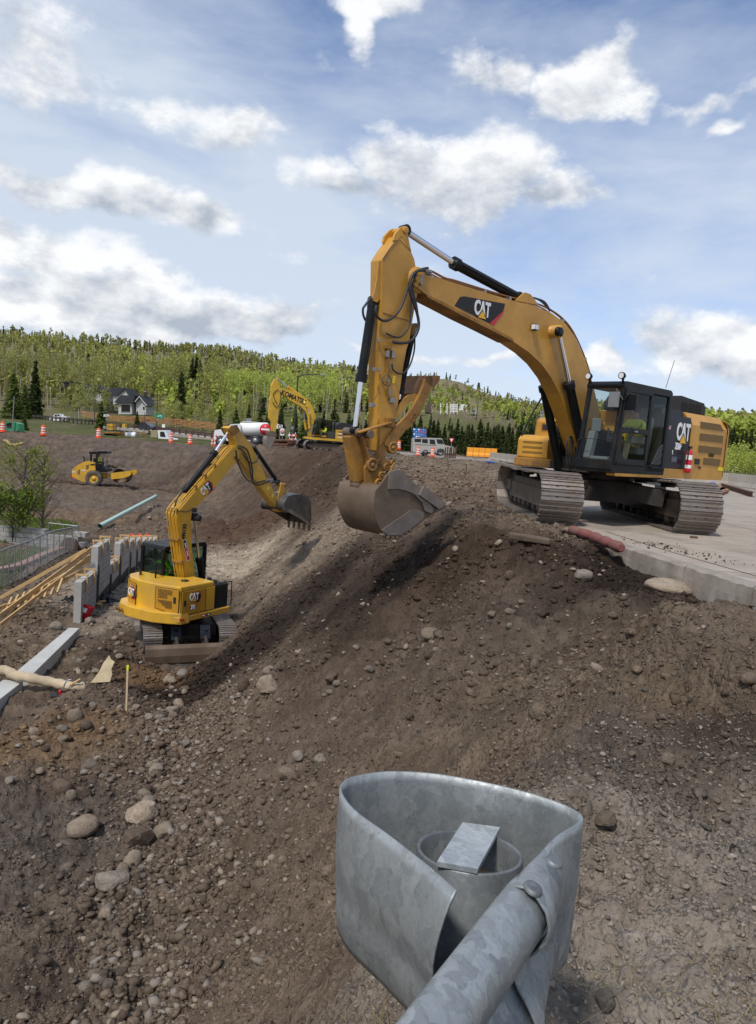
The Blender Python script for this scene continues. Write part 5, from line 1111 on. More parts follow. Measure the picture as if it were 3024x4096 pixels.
# ================================================================== the yellow excavator on the far side of the pit
def far_excavator():
    a = R(24); z0 = gz(-5.2, 67.5, False)-.05; S = (-5.3, 67.0, z0); F = Fr(S, (-math.cos(a), -math.sin(a))); P, px, poly = F.P, F.px, F.poly
    T = thing('excavator', "yellow excavator with lettered boom working beyond the pit beside the pipe stacks", 'excavator', F.M)
    Mu = F.I @ frame((S[0]-.2, S[1], z0), (-.92, -.38))
    for y in (1.3, -1.3): track(T, Mu, y, 4.7, 1.0, .7, .30, 6, 1)
    mb = MB(); mb.bx(-1.2, 1.2, -1.0, 1.0, .35, .85); mb.lathe([(0, .8), (.7, .8), (.7, 1.05), (0, 1.05)], (0, 0, 0), 'z', 20); o = mb.build('carbody', m_under, T); o.matrix_basis = Mu
    mb = MB(); mb.prism([(-2.7, 1.05), (1.9, 1.05), (1.9, 1.25), (-2.7, 1.25)], -1.4, 1.45); mb.build('upper_frame', m_kom, T, .03)
    mb = MB(); mb.prism([(-3.0, 1.1), (-2.2, 1.1), (-2.2, 2.1), (-2.8, 2.1), (-3.0, 1.9)], -1.4, 1.4); mb.build('counterweight', m_kom, T, .08)
    mb = MB(); mb.bx(-2.2, -.35, .5, 1.42, 1.25, 2.1); eh = mb.build('engine_house', m_kom, T, .03)
    for k in range(4):
        mb = MB(); mb.bx(-1.25, -.55, 1.421, 1.43, 1.4+k*.16, 1.47+k*.16); mb.build('stripe', m_whitef if k % 2 == 0 else mat_maroon, eh)
    mb = MB(); mb.prism([(-2.2, 2.1), (-2.15, 2.6), (-1.9, 2.75), (-.9, 2.8), (-.6, 2.6), (-.6, 2.1)], -.8, 1.2); mb.build('engine_hood', m_blackm, T, .08)
    mb = MB(); mb.bx(.3, 1.5, -1.4, -.6, 1.25, 1.75); mb.bx(-.6, .3, -1.4, -.6, 1.25, 2.1); mb.build('tank_box', m_kom, T, .05)
    cab = MB(); cab.bx(-.25, 1.7, .45, 1.42, 1.15, 1.35); cab.prism([(-.25, 2.8), (-.2, 2.9), (1.35, 2.92), (1.5, 2.8)], .45, 1.42)
    for y in (.5, 1.37): cab.bar((1.65, y, 1.3), (1.45, y, 2.85), .07, .07, up=(1, 0, 0)); cab.bar((-.2, y, 1.3), (-.2, y, 2.85), .1, .1, up=(1, 0, 0))
    cab.bar((.5, 1.39, 1.3), (.5, 1.39, 2.85), .08, .08, up=(1, 0, 0)); cb = cab.build('cab', m_black, T, .02)
    for q, nm in (([(1.64, .55, 1.4), (1.64, 1.33, 1.4), (1.46, 1.33, 2.78), (1.46, .55, 2.78)], 'windscreen'), ([(-.15, 1.38, 1.9), (.45, 1.38, 1.9), (.45, 1.38, 2.78), (-.15, 1.38, 2.78)], 'rear_side_window'), ([(-.15, .48, 1.5), (1.6, .48, 1.5), (1.45, .48, 2.78), (-.15, .48, 2.78)], 'right_window')):
        mb = MB(); mb.add(q, [(0, 1, 2, 3)]); mb.build(nm, m_glassd if nm == 'right_window' else m_glass, cb)
    mb = MB(); mb.bx(-.25, .5, 1.385, 1.42, 1.3, 1.9); mb.box((.45, .95, 1.55), (.5, .5, .15)); mb.box((.2, .95, 1.9), (.12, .5, .6)); mb.build('seat', m_cloth, cb)
    def c2(pts): return [(750+x_*.454, 1400+y_*.454) for x_, y_ in pts]
    bo = poly(c2([(820, 372), (815, 345), (840, 338), (960, 370), (1040, 420), (1085, 470), (1112, 530), (1130, 600), (1128, 640), (1090, 660), (1070, 600), (1045, 545), (1000, 500), (900, 440)]), .25)
    mb = MB(); mb.prism(bo, -.25, .25); boom = mb.build('boom', m_kom, T, .02)
    q = c2([(876, 395), (992, 445)]); d0, d1 = P(*q[0], .26), P(*q[1], .26); dr = (d1-d0).normalized()
    text("KOMATSU", boom, m_blackf, (d0+d1)/2+Vector((0, 0, .02)), dr, Vector((dr.z, 0, -dr.x)), .62, .84, .02)
    st = poly(c2([(738, 350), (742, 310), (768, 258), (785, 250), (795, 262), (815, 335), (822, 360), (815, 480), (800, 560), (790, 660), (772, 720), (745, 715), (740, 640), (718, 600), (725, 440), (738, 400)]), .2)
    mb = MB(); mb.prism(st, -.2, .2); stick = mb.build('stick', m_kom, T, .02)
    hose(stick, [P(*q_, .25) for q_ in c2([(800, 345), (765, 370), (758, 400), (775, 450), (790, 470)])], .03); hose(stick, [P(*q_, .25) for q_ in c2([(815, 360), (822, 420), (808, 480), (780, 500), (750, 460)])], .03)
    q = c2([(790, 255), (885, 325), (1000, 405)]); cylinder(T, 'stick_cylinder', P(*q[0]), P(*q[1]), P(*q[2]), .11, .06, barrel=m_kom)
    q = c2([(725, 440), (735, 600), (770, 690)]); cylinder(T, 'bucket_cylinder', P(*q[2]), P(*q[1]), P(*q[0]), .10, .05, barrel=m_kom)
    q = c2([(1052, 498), (1066, 560), (1075, 690)]); cylinder(T, 'boom_cylinder', P(*q[0], .32), P(*q[1], .32), P(*q[2], .32), .12, .06, barrel=m_kom)
    q = c2([(1020, 540), (1030, 620), (1045, 700)]); cylinder(T, 'boom_cylinder', P(*q[0], -.32), P(*q[1], -.32), P(*q[2], -.32), .12, .06, barrel=m_kom)
    mb = MB(); q = P(*c2([(1032, 464)])[0], .3); mb.lathe([(0, 0), (.12, 0), (.12, .05), (0, .06)], q, 'y', 12); mb.build('work_lamp', mat('lamp_amber', (.9, .75, .2), .4), boom)
    # bucket, back to the viewer's left, cutting edge low right
    n0, f0 = .5, -.75
    cur = poly(c2([(690, 740), (650, 762), (630, 800), (632, 850), (655, 900), (700, 925), (740, 925)]), n0); inn = [(p[0]*.97+.03*cur[0][0]+.0, p[1]+.05) for p in cur]
    cxm = sum(p[0] for p in cur)/len(cur); inn = [(p[0]+(cur[3][0]-p[0])*0+(-.06), p[1]+.04) for p in cur]
    cur = poly(c2([(700, 760), (690, 800), (695, 850), (705, 890), (745, 922)]), n0)
    inn = [(p[0]-.07, p[1]+.03) for p in cur]
    mb = MB(); mb.prism(cur+inn[::-1], f0, n0); mb.sm = [len(f) == 4 for f in mb.f]; bk = mb.build('bucket', m_steelg, T)
    for yy in (n0, f0):
        mb = MB(); mb.prism(poly(c2([(700, 760), (770, 765), (765, 800), (725, 870), (742, 922), (705, 895), (695, 850), (690, 800)]), n0), yy, yy+.05); mb.build('side_plate', m_steelg, bk)
    mb = MB(); mb.prism(poly(c2([(695, 720), (740, 712), (775, 735), (768, 765), (700, 762)]), 0), -.4, .4); mb.build('bucket_ear', m_steel, bk, .05)
    for k in range(6):
        yy = f0+.08+(n0-f0-.16)*k/5; mb = MB(); e = cur[-1]; mb.prism([(e[0]+.05, e[1]+.08), (e[0]-.12, e[1]-.16), (e[0]-.05, e[1]+.08)], yy-.05, yy+.05); mb.build('bucket_tooth', m_steel, bk)
    return T, F
mat_maroon = mat('maroon_stripe', (.16, .02, .03), .5)
KM, KF = far_excavator()
person_seated(KF.M @ Matrix.Translation((.5, .98, 1.65)), "operator in yellow vest at the controls of the excavator beyond the pit", hat=None, trousers=m_cloth)

# ================================================================== soil compactor on the pit floor
def roller():
    Y0 = 69.0; q0 = at_y(375, 1937, Y0); z0 = gz(q0.x, Y0)-.03; F = Fr((q0.x, Y0, q0.z-.02), (.995, .10)); P, px = F.P, F.px
    T = thing('roller', "yellow single-drum soil compactor with black canopy rolling the pit floor", 'roller', F.M)
    def c(pts, o_): return F.poly([(240+x_*.1937, 1780+y_*.1937) for x_, y_ in pts], o_)
    mb = MB(); mb.prism(c([(250, 505), (330, 440), (420, 385), (520, 340), (600, 337), (710, 375), (730, 480), (730, 560), (555, 755), (460, 757), (340, 705), (245, 640)], -1.0), -1.0, 1.0); bd = mb.build('engine_body', m_cat2, T, .05)
    for q in ([(368, 540), (413, 490), (413, 608), (364, 610)], [(535, 420), (598, 400), (598, 480), (540, 520)]):
        mb = MB(); mb.prism(c(q, -1.0), -1.01, -1.0); mb.build('grille', m_grille, bd)
    mb = MB(); mb.prism(c([(610, 398), (712, 385), (712, 420), (640, 425)], -1.01), -1.015, -1.005); mb.build('decal', m_blackf, bd)
    text('CAT', bd, m_whitef, P(240+283*.1937, 1780+560*.1937, -1.02)-Vector((0, 0, 0)), (1, 0, 0), (0, 0, 1), .22, .8, .01)
    text('CS54B', bd, m_whitef, P(240+480*.1937, 1780+527*.1937, -1.02), (1, 0, 0), (0, 0, 1), .2, .8, .004)
    mb = MB(); mb.prism(c([(250, 640), (285, 650), (295, 690), (255, 675)], -1.02), -1.06, -1.01); mb.build('slow_vehicle_sign', m_orange, bd)
    mb = MB(); mb.tube([P(240+503*.1937, 1780+355*.1937, 0), P(240+500*.1937, 1780+265*.1937, 0), P(240+478*.1937, 1780+235*.1937, 0)], .07, 10); mb.build('exhaust_stack', m_blackm, T)
    for y in (-.95, .95):
        mb = MB(); q = P(240+703*.1937, 1780+690*.1937, y); r = .76
        mb.lathe([(.42, -.22), (.5, -.26), (.70, -.26), (r, -.18), (r, .18), (.70, .26), (.5, .26), (.42, .22)], (q.x, y, q.z), 'y', 30); w_ = mb.build('wheel', m_tyre, T)
        mb = MB(); mb.lathe([(0, -.20), (.15, -.22), (.2, -.12), (.36, -.10), (.44, -.22), (.44, .22), (.2, .1), (0, .2)], (q.x, y, q.z), 'y', 22); mb.build('rim', m_cat2, w_)
        for k in range(26):
            a_ = 2*math.pi*k/26; mb = MB(); mb.box((q.x+(r+.005)*math.cos(a_), y, q.z+(r+.005)*math.sin(a_)), (.05, .42, .09), Matrix.Rotation(-a_, 3, 'Y')); mb.build('tread_bar', m_tyre, w_)
    # canopy and operator station
    mb = MB(); mb.prism(c([(590, 165), (605, 140), (960, 125), (975, 150), (975, 180), (700, 190), (600, 180)], -.75), -.75, .75); cn = mb.build('canopy', m_black, T, .03)
    for (xa, xb, y) in ((640, 645, -.7), (760, 765, -.7), (640, 645, .7), (760, 765, .7)):
        mb = MB(); a_ = P(240+xa*.1937, 1780+175*.1937, y); b_ = P(240+xb*.1937, 1780+500*.1937, y); mb.bar(a_, b_, .12, .16, up=(1, 0, 0)); mb.build('canopy_post', m_black, cn)
    mb = MB(); mb.prism(c([(730, 450), (760, 400), (800, 400), (810, 460), (890, 440), (960, 510), (1010, 520), (960, 560), (790, 575), (735, 520)], -.8), -.8, .8); mb.build('operator_platform', m_black, T, .02)
    mb = MB(); mb.box(P(240+715*.1937, 1780+340*.1937, 0), (.14, .5, .6)); mb.build('seat_back', m_blackm, T, .03)
    mb = MB(); mb.tube([P(240+860*.1937, 1780+420*.1937, 0), P(240+885*.1937, 1780+290*.1937, 0)], .04, 8); mb.lathe([(.17, -.01), (.19, 0), (.17, .01)], P(240+885*.1937, 1780+290*.1937, 0), 'x', 16); mb.build('steering_column', m_blackm, T)
    hose(T, [P(240+x_*.1937, 1780+y_*.1937, -.5) for x_, y_ in ((960, 450), (962, 330), (972, 305), (985, 330), (1000, 450))], .03, m_black, 'handrail')
    # drum frame and drum with pads seen above the frame
    mb = MB(); mb.prism(c([(810, 590), (935, 580), (935, 700), (830, 715)], -.3), -.45, .45); mb.prism(c([(930, 600), (1050, 600), (1060, 660), (930, 660)], -.2), -.25, .25); mb.build('articulation_frame', m_cat2, T, .03)
    fr = MB(); pts = [(1050, 580), (1465, 530), (1475, 600), (1420, 645), (1330, 680), (1060, 710)]
    fr.prism(c(pts, -1.12), -1.14, -1.04); fr.prism(c(pts, -1.12), 1.04, 1.14); fr.build('drum_frame', m_cat2, T, .02)
    q = P(240+1285*.1937, 1780+632*.1937, 0); mb = MB(); r = .74
    mb.lathe([(0, -.5), (r*.9, -.5), (r*.96, -1.0), (r, -1.0), (r, 1.0), (r*.96, 1.0), (r*.9, .5), (0, .5)], (q.x, 0, q.z), 'y', 36); dm = mb.build('drum', m_steel, T)
    mb = MB(); q2 = P(240+1100*.1937, 1780+500*.1937, .3)
    rn = random.Random(5)
    for k in range(46):
        mb.box(q2+Vector((rn.uniform(-.8, .8), rn.uniform(-.8, .9), rn.uniform(-.08, .34))), (.16, .16, .10), Matrix.Rotation(rn.uniform(-.5, .5), 3, 'Y'))
    mb.build('pad_shell_kit', m_trackd, T)['kind'] = 'stuff'
    return T, F
m_tyre = mat('dusty_tyre', (.075, .068, .06), .9, var=.15, dirt=(.2, .16, .12), dirt_amt=.3, scale=4, bump=.003)
RO, RF = roller()
_q = RF.P(240+790*.1937, 1780+360*.1937, -.1)
person_seated(RF.M @ Matrix.Translation((_q.x, -.1, _q.z)), "roller driver in yellow vest under the black canopy", hat=mat('pale_hat', (.35, .33, .3), .5), trousers=m_cloth)
# ------------------------------------------------------------------ galvanised guardrail end in the foreground
def galv(name, k=1.0):
    m = bpy.data.materials.new(name); m.use_nodes = True; t = NT(m.node_tree); p = t.n['Principled BSDF']
    pos = t.new('ShaderNodeTexCoord').outputs['Object']
    warp = t.new('ShaderNodeTexNoise'); warp.inputs['Scale'].default_value = 26; warp.inputs['Detail'].default_value = 5; t.l.new(pos, warp.inputs['Vector'])
    wv = t.vec('MULTIPLY', t.vec('SUBTRACT', warp.outputs['Color'], (.5, .5, .5)), (.07, .07, .07)); q = t.vec('ADD', t.vec('MULTIPLY', pos, (1, 1, .62)), wv)
    vo = t.new('ShaderNodeTexVoronoi'); vo.inputs['Scale'].default_value = 30; t.l.new(q, vo.inputs['Vector'])
    vo2 = t.new('ShaderNodeTexVoronoi'); vo2.inputs['Scale'].default_value = 95; t.l.new(q, vo2.inputs['Vector'])
    g = t.new('ShaderNodeSeparateColor'); t.l.new(vo.outputs['Color'], g.inputs[0]); g2 = t.new('ShaderNodeSeparateColor'); t.l.new(vo2.outputs['Color'], g2.inputs[0])
    f = t.math('ADD', t.math('MULTIPLY', g.outputs[0], .62), t.math('MULTIPLY', g2.outputs[1], .38))
    f = t.math('ADD', t.math('MULTIPLY', f, .75), t.math('MULTIPLY', t.noise(pos, 7, 5, .6), .4))
    c = t.mix(t.maprange(f, .25, .95), tuple(x*k for x in (.215, .235, .242)), tuple(x*k for x in (.40, .425, .43)))
    c = t.mix(t.maprange(t.noise(t.vec('MULTIPLY', pos, (14, 14, 2.5)), 1.0, 6, .7), .60, .78, 0, .35), c, (.17, .165, .15))
    c = t.mix(t.maprange(t.noise(pos, 130, 3, .8), .70, .78, 0, .6), c, (.12, .115, .10))
    t.l.new(c, p.inputs['Base Color']); p.inputs['Metallic'].default_value = .5
    t.l.new(t.maprange(f, .2, .9, .62, .46), p.inputs['Roughness'])
    b = t.new('ShaderNodeBump'); b.inputs['Distance'].default_value = .0015; b.inputs['Strength'].default_value = .6; t.l.new(t.math('ADD', t.noise(pos, 30, 6, .6), t.math('MULTIPLY', f, .2)), b.inputs['Height']); t.l.new(b.outputs[0], p.inputs['Normal'])
    return m
m_galv = galv('galvanised_steel'); m_galvd = galv('galvanised_pipe', .62)
ZR = .61
def catmull(pts, n=8):
    o = []
    for i in range(len(pts)-1):
        p0, p1, p2, p3 = pts[max(i-1, 0)], pts[i], pts[i+1], pts[min(i+2, len(pts)-1)]
        for k in range(n):
            t = k/n; o.append(.5*((2*p1)+(-p0+p2)*t+(2*p0-5*p1+4*p2-p3)*t*t+(-p0+3*p1-3*p2+p3)*t**3))
    o.append(pts[-1]); return o
SEC = [(-.006, -.012), (.004, -.003), (.022, 0), (.048, -.006), (.072, -.026), (.082, -.05), (.080, -.075), (.058, -.102), (.028, -.13), (.014, -.155), (.028, -.18), (.058, -.208), (.080, -.235), (.082, -.26), (.068, -.288), (.045, -.31)]
def guardrail():
    T = thing('guardrail', "galvanised guardrail end wrapped round a steel post in the foreground", 'guardrail', frame((.15, 1.2, 0)))
    L0 = T.matrix_world.inverted()
    ring = [(1831, 3563), (1766, 3506), (1700, 3450), (1553, 3336), (1433, 3250), (1382, 3194), (1366, 3152), (1388, 3122), (1433, 3105), (1553, 3088), (1726, 3095), (1899, 3123), (2066, 3160), (2199, 3200), (2290, 3238), (2322, 3266), (2308, 3292), (2232, 3336), (2166, 3396), (2086, 3483), (2045, 3538)]
    R0 = [at_z(x, y, ZR) for x, y in ring]; c0 = sum(R0, Vector())/len(R0)
    pts = catmull(R0, 7); N = len(pts); rows = []
    for i, p in enumerate(pts):
        t = (pts[min(i+1, N-1)]-pts[max(i-1, 0)]); t.z = 0; t.normalize(); n = Vector((-t.y, t.x, 0))
        if n.dot(p-c0) < 0: n = -n
        s = i/(N-1); A = .55*max(0, 1-s/.31)**.8 if s < .5 else .22*max(0, (s-.70)/.30)
        B = max(0, (s-.80)/.16)**1.5 if s > .8 else 0; B = min(1, B); row = []
        for k_, (o_, z_) in enumerate(SEC):
            zz = -.31*k_/(len(SEC)-1); oo = A*.085*(math.sin(-math.pi*zz/.31)**.8 if k_ not in (0, len(SEC)-1) else 0)*(1-.35*math.exp(-((zz+.19)/.035)**2)); row.append(L0 @ (p+n*(oo*(1-B)+(o_*.80+.004)*B-(.016*-zz/.31 if s < .62 else 0))+Vector((0, 0, zz*(1-B)+z_*B))))
        rows.append(row)
    m = len(SEC); mb = MB(); vs = [v for r in rows for v in r]
    fs = [(i*m+k, i*m+k+1, (i+1)*m+k+1, (i+1)*m+k) for i in range(N-1) for k in range(m-1)]
    mb.add(vs, fs, 0, True); o = mb.build('end_section', m_galv, T)
    sld = o.modifiers.new('plate', 'SOLIDIFY'); sld.thickness = .0042; sld.offset = -1
    # the beam
    a, b = at_z(2052, 3532, ZR), at_z(1606, 4096, ZR); d = (b-a).normalized(); n = Vector((d.y, -d.x, 0))
    if n.dot(at_z(2172, 3689, ZR)-a) < 0: n = -n
    mb = MB(); st, en = a-d*.05-n*.004, b+d*1.5; K = 10; vs = []
    for i in range(K+1):
        p = st.lerp(en, i/K); vs += [L0 @ (p+n*(o_*.78-.004)+Vector((0, 0, z-.004))) for o_, z in SEC]
    mb.add(vs, [(i*m+k, i*m+k+1, (i+1)*m+k+1, (i+1)*m+k) for i in range(K) for k in range(m-1)], 0, True)
    be = mb.build('rail_beam', m_galv, T); sld = be.modifiers.new('plate', 'SOLIDIFY'); sld.thickness = .004; sld.offset = -1; be.modifiers.new('sub', 'SUBSURF').render_levels = 1
    for (x, y) in ((2219, 3443), (2133, 3551)):
        q = at_z(x, y, ZR+.004); mb = MB(); nn = (n*.3+Vector((0, 0, 1))).normalized(); q = L0 @ q
        up_ = nn; mb.tube([q-up_*.004, q+up_*.0015, q+up_*.003], [.0165, .0155, .011], 18); mb.build('bolt_head', m_galvd, T)
    # round post
    cs = [at_z(1664, 3378, .545), at_z(2095, 3436, .545)]; ctr = (cs[0]+cs[1])/2; rad = (cs[0]-cs[1]).length/2*.99
    c = Vector((0, 0, 0)); TM = Matrix.Translation(L0 @ ctr) @ Matrix.Rotation(R(-9), 4, 'X'); mb = MB(); mb.lathe([(rad-.009, -.9), (rad-.009, .0), (rad-.006, .003), (rad-.002, .003), (rad, 0), (rad, -.9)], c, 'z', 48); mb.build('pipe_post', m_galvd, T).matrix_basis = TM
    w_ = mat('end_grain', (.26, .19, .12), .9, var=.25, scale=8)
    mb = MB(); rr = rad-.02; vs = [(rr*math.cos(2*math.pi*k/30)*(1+.02*math.sin(k*2.1)), rr*math.sin(2*math.pi*k/30), -.055) for k in range(30)]
    mb.lathe([(0, -.052), (rr*.5, -.054), (rr*.96, -.06), (rr, -.075), (rr, -.6)], c, 'z', 32); mb.build('wooden_core', w_, T).matrix_basis = TM
    nz_ = Vector((0, math.sin(R(9)), math.cos(R(9)))); q0 = ctr+nz_*.0045; pl = [Vector(ON)+Vector(rayn(x, y))*((q0-Vector(ON)).dot(nz_)/Vector(rayn(x, y)).dot(nz_)) for x, y in ((1849, 3306), (1999, 3326), (1909, 3496), (1746, 3466))]
    mb = MB(); lo = [L0 @ p for p in pl]; hi = [q+Vector((0, 0, .010)) for q in lo]
    mb.add(lo+hi, [(0, 1, 2, 3), (7, 6, 5, 4), (0, 4, 5, 1), (1, 5, 6, 2), (2, 6, 7, 3), (3, 7, 4, 0)]); o = mb.build('loose_steel_plate', galv('pale_zinc_plate', 1.5))
    o.matrix_world = T.matrix_world; tag(o, "flat grey steel plate lying across the top of the round post", 'plate')
    return T
guardrail()

# ------------------------------------------------------------------ rocks
def rock_mesh(seed, kind=0, sub=2):
    rn = random.Random(seed); import bmesh
    bm = bmesh.new(); bmesh.ops.create_icosphere(bm, subdivisions=sub, radius=1)
    pl = [(Vector((rn.gauss(0, 1), rn.gauss(0, 1), rn.gauss(0, 1))).normalized(), rn.uniform(.55, .9)) for _ in range(5 if kind == 0 else 11)]
    from mathutils import noise
    off = Vector((rn.uniform(0, 50),)*3)
    for v in bm.verts:
        d = v.co.normalized(); r = 1+.22*noise.noise(d*1.3+off)+(.10 if kind else .05)*noise.noise(d*4+off)
        for n, h in pl:
            q = d.dot(n)*r
            if q > h: r *= 1-(q-h)/q*(.45 if kind == 0 else .95)
        v.co = d*r
    me = bpy.data.meshes.new('rock'); bm.to_mesh(me); bm.free()
    me.polygons.foreach_set('use_smooth', [kind == 0]*len(me.polygons)); return me
def rock_mat(name, col, col2):
    m = bpy.data.materials.new(name); m.use_nodes = True; t = NT(m.node_tree); p = t.n['Principled BSDF']; p.inputs['Roughness'].default_value = .92; p.inputs['Specular IOR Level'].default_value = .2
    pos = t.new('ShaderNodeTexCoord').outputs['Object']; oi = t.new('ShaderNodeObjectInfo').outputs['Random']
    q = t.vec('ADD', pos, t.vec('MULTIPLY', t.new('ShaderNodeObjectInfo').outputs['Location'], (3, 3, 3)))
    n = t.noise(q, 2.0, 8, .68); c = t.mix(t.maprange(n, .35, .65), col, col2)
    c = t.mix(t.maprange(t.noise(q, 9, 5, .7), .52, .66, 0, .5), c, (.12, .09, .068))
    c = t.mix(1.0, c, t.mix(oi, (.72, .70, .68), (1.25, 1.22, 1.2)), 'MULTIPLY'); t.l.new(c, p.inputs['Base Color'])
    b = t.new('ShaderNodeBump'); b.inputs['Distance'].default_value = .03; t.l.new(t.noise(q, 7, 7, .65), b.inputs['Height']); t.l.new(b.outputs[0], p.inputs['Normal'])
    return m
mr_tan = rock_mat('tan_stone', (.24, .19, .14), (.36, .30, .235)); mr_grey = rock_mat('grey_stone', (.19, .165, .138), (.31, .275, .23)); mr_dark = rock_mat('soil_covered_stone', (.10, .075, .055), (.17, .13, .10))
RM = {}
for i in range(6):
    RM[i] = rock_mesh(20+i, 0, 3)
for i in range(6, 10): RM[i] = rock_mesh(40+i, 1, 3)
for i in list(RM):
    RM[i].materials.append([mr_tan, mr_grey, mr_dark][i % 3])
def rock(px, py, w, h=None, mi=None, label=None, group=None, rot=None, sink=.30, name='rock', cat='rock', rn=random.Random(11)):
    """w,h: size in photo pixels"""
    g = ghit(px, py); dist = (g-Vector(ON)).length; s = w/FPX*dist/2; hh = (h or w*.7)/FPX*dist/2
    o = bpy.data.objects.new(name, RM[mi if mi is not None else rn.randrange(10)]); COL.objects.link(o)
    o.location = g+Vector((0, 0, hh*(1-2*sink))); a = rot if rot is not None else rn.uniform(0, 6.28)
    o.rotation_euler = (rn.uniform(-.2, .2), rn.uniform(-.2, .2), a) if rot is None else (0, 0, rot)
    o.scale = (s, s*rn.uniform(.75, 1.0), hh)
    return tag(o, label, cat, group)
NR = [(333, 3325, 108, 80, 0, "round pale speckled boulder alone on the gravel bench, largest at the lower left"),
      (2667, 2362, 190, 66, 0, "long tan boulder lying against the concrete kerb wall"), (2780, 2445, 1, 1, None, None),
      (225, 2515, 52, 40, 1, "round grey boulder beside the top end of the concrete footing"),
      (300, 2880, 62, 58, 3, "round tan boulder on the bench between the stake and the footing"),
      (1075, 2755, 100, 76, 6, "big pale angular boulder at the head of the cobble trail"), (975, 2755, 62, 60, 5, "dark round stone touching the big pale boulder"),
      (1075, 2690, 60, 36, 3, "flat tan stone high on the slope above the dark soil"), (450, 3545, 130, 72, 7, "large grey wedge-shaped rock sticking out of the cobble trail"),
      (560, 3270, 130, 90, 6, "wide pale rock half buried in the middle of the cobble trail"), (560, 3370, 110, 100, 8, "brown leaning block below the wide pale rock"), (660, 3335, 90, 60, 9, "ochre-topped angular rock right of the leaning block"),
      (530, 3450, 80, 46, 3, "rounded grey-brown rock under the leaning block"), (250, 3160, 70, 62, 2, "dark soil-caked boulder on the left bench"), (335, 3180, 60, 52, 8, "dark block beside the soil-caked boulder"), (285, 3195, 42, 46, 3, "small pale egg-shaped stone in front of the dark block"),
      (1145, 3110, 88, 60, 9, "pale broken slab on the slope left of the guardrail"), (1110, 3190, 46, 84, 6, "narrow upright slab under the broken slab"), (1195, 3030, 60, 40, 1, "grey stone above the broken slab"), (1280, 3050, 64, 44, 7, "tan flat block on the slope above the guardrail nose"),
      (1080, 2770, 1, 1, None, None), (1330, 2717, 76, 44, 8, "flat pale slab on the upper slope, near the middle"), (1725, 2545, 90, 44, 3, "wide pale boulder on the middle slope"), (2330, 2315, 84, 52, 1, "smooth grey boulder in the dark soil near the kerb"),
      (2040, 2310, 50, 40, 5, "round stone in the dark soil near the slope middle"), (1860, 2275, 48, 20, 8, "thin white flake of rock on the dark slope"), (2420, 4010, 86, 54, 7, "grey rock on the gravel beside the guardrail"), (2415, 3290, 90, 66, 6, "angular tan rock right of the guardrail nose"),
      (2670, 3045, 60, 44, 3, "round tan stone in the soil on the right"), (2280, 3290, 1, 1, None, None), (1880, 2700, 40, 24, 3, "small pale stone on the middle slope")]
for (x, y, w_, h_, mi, lb) in NR:
    if lb: rock(x, y, w_, h_, mi, lb)
def patch_rocks():
    rn = random.Random(77); n = 0
    # (corner photo pixels of a strip, number, pixel size range, label, group)
    strips = [([(700, 2620), (820, 2760), (560, 3900), (300, 4080), (520, 3300)], 118, (20, 62), "stone of the cobble trail that runs down the toe of the slope", "cobbles along the toe of the slope"),
              ([(360, 2800), (700, 2780), (640, 3150), (20, 3150), (60, 2900)], 42, (20, 52), "stone scattered on the flat bench left of the cobble trail", "stones on the left bench"),
              ([(1000, 2650), (2150, 2350), (2000, 2560), (1500, 2700), (900, 2950)], 34, (18, 46), "stone on the upper slope below the road", "stones on the upper slope"),
              ([(1700, 2450), (2700, 2420), (2950, 3300), (1500, 3000), (1200, 3000)], 34, (16, 40), "stone in the loose soil right of the middle", "stones in the loose soil"),
              ([(450, 2440), (600, 2560), (330, 2760), (230, 2640)], 24, (18, 40), "stone in the spoil heap beside the footing", "stones in the spoil heap"),
              ([(560, 2030), (760, 2010), (820, 2080), (600, 2100)], 10, (12, 26), "stone on the pit floor behind the compact excavator's boom", "stones on the pit floor")]
    for poly_, N, (s0, s1), lb, gr in strips:
        P = np.array(poly_, float); k = 0
        while k < N:
            w_ = rn.random(), rn.random(); i = rn.randrange(len(P)); j = (i+1) % len(P); c = P.mean(0); u, v = w_
            if u+v > 1: u, v = 1-u, 1-v
            q = c+(P[i]-c)*u+(P[j]-c)*v
            rock(q[0], q[1], s0+(s1-s0)*rn.random()**2.2, None, None, lb, gr, rn=rn); k += 1
patch_rocks()

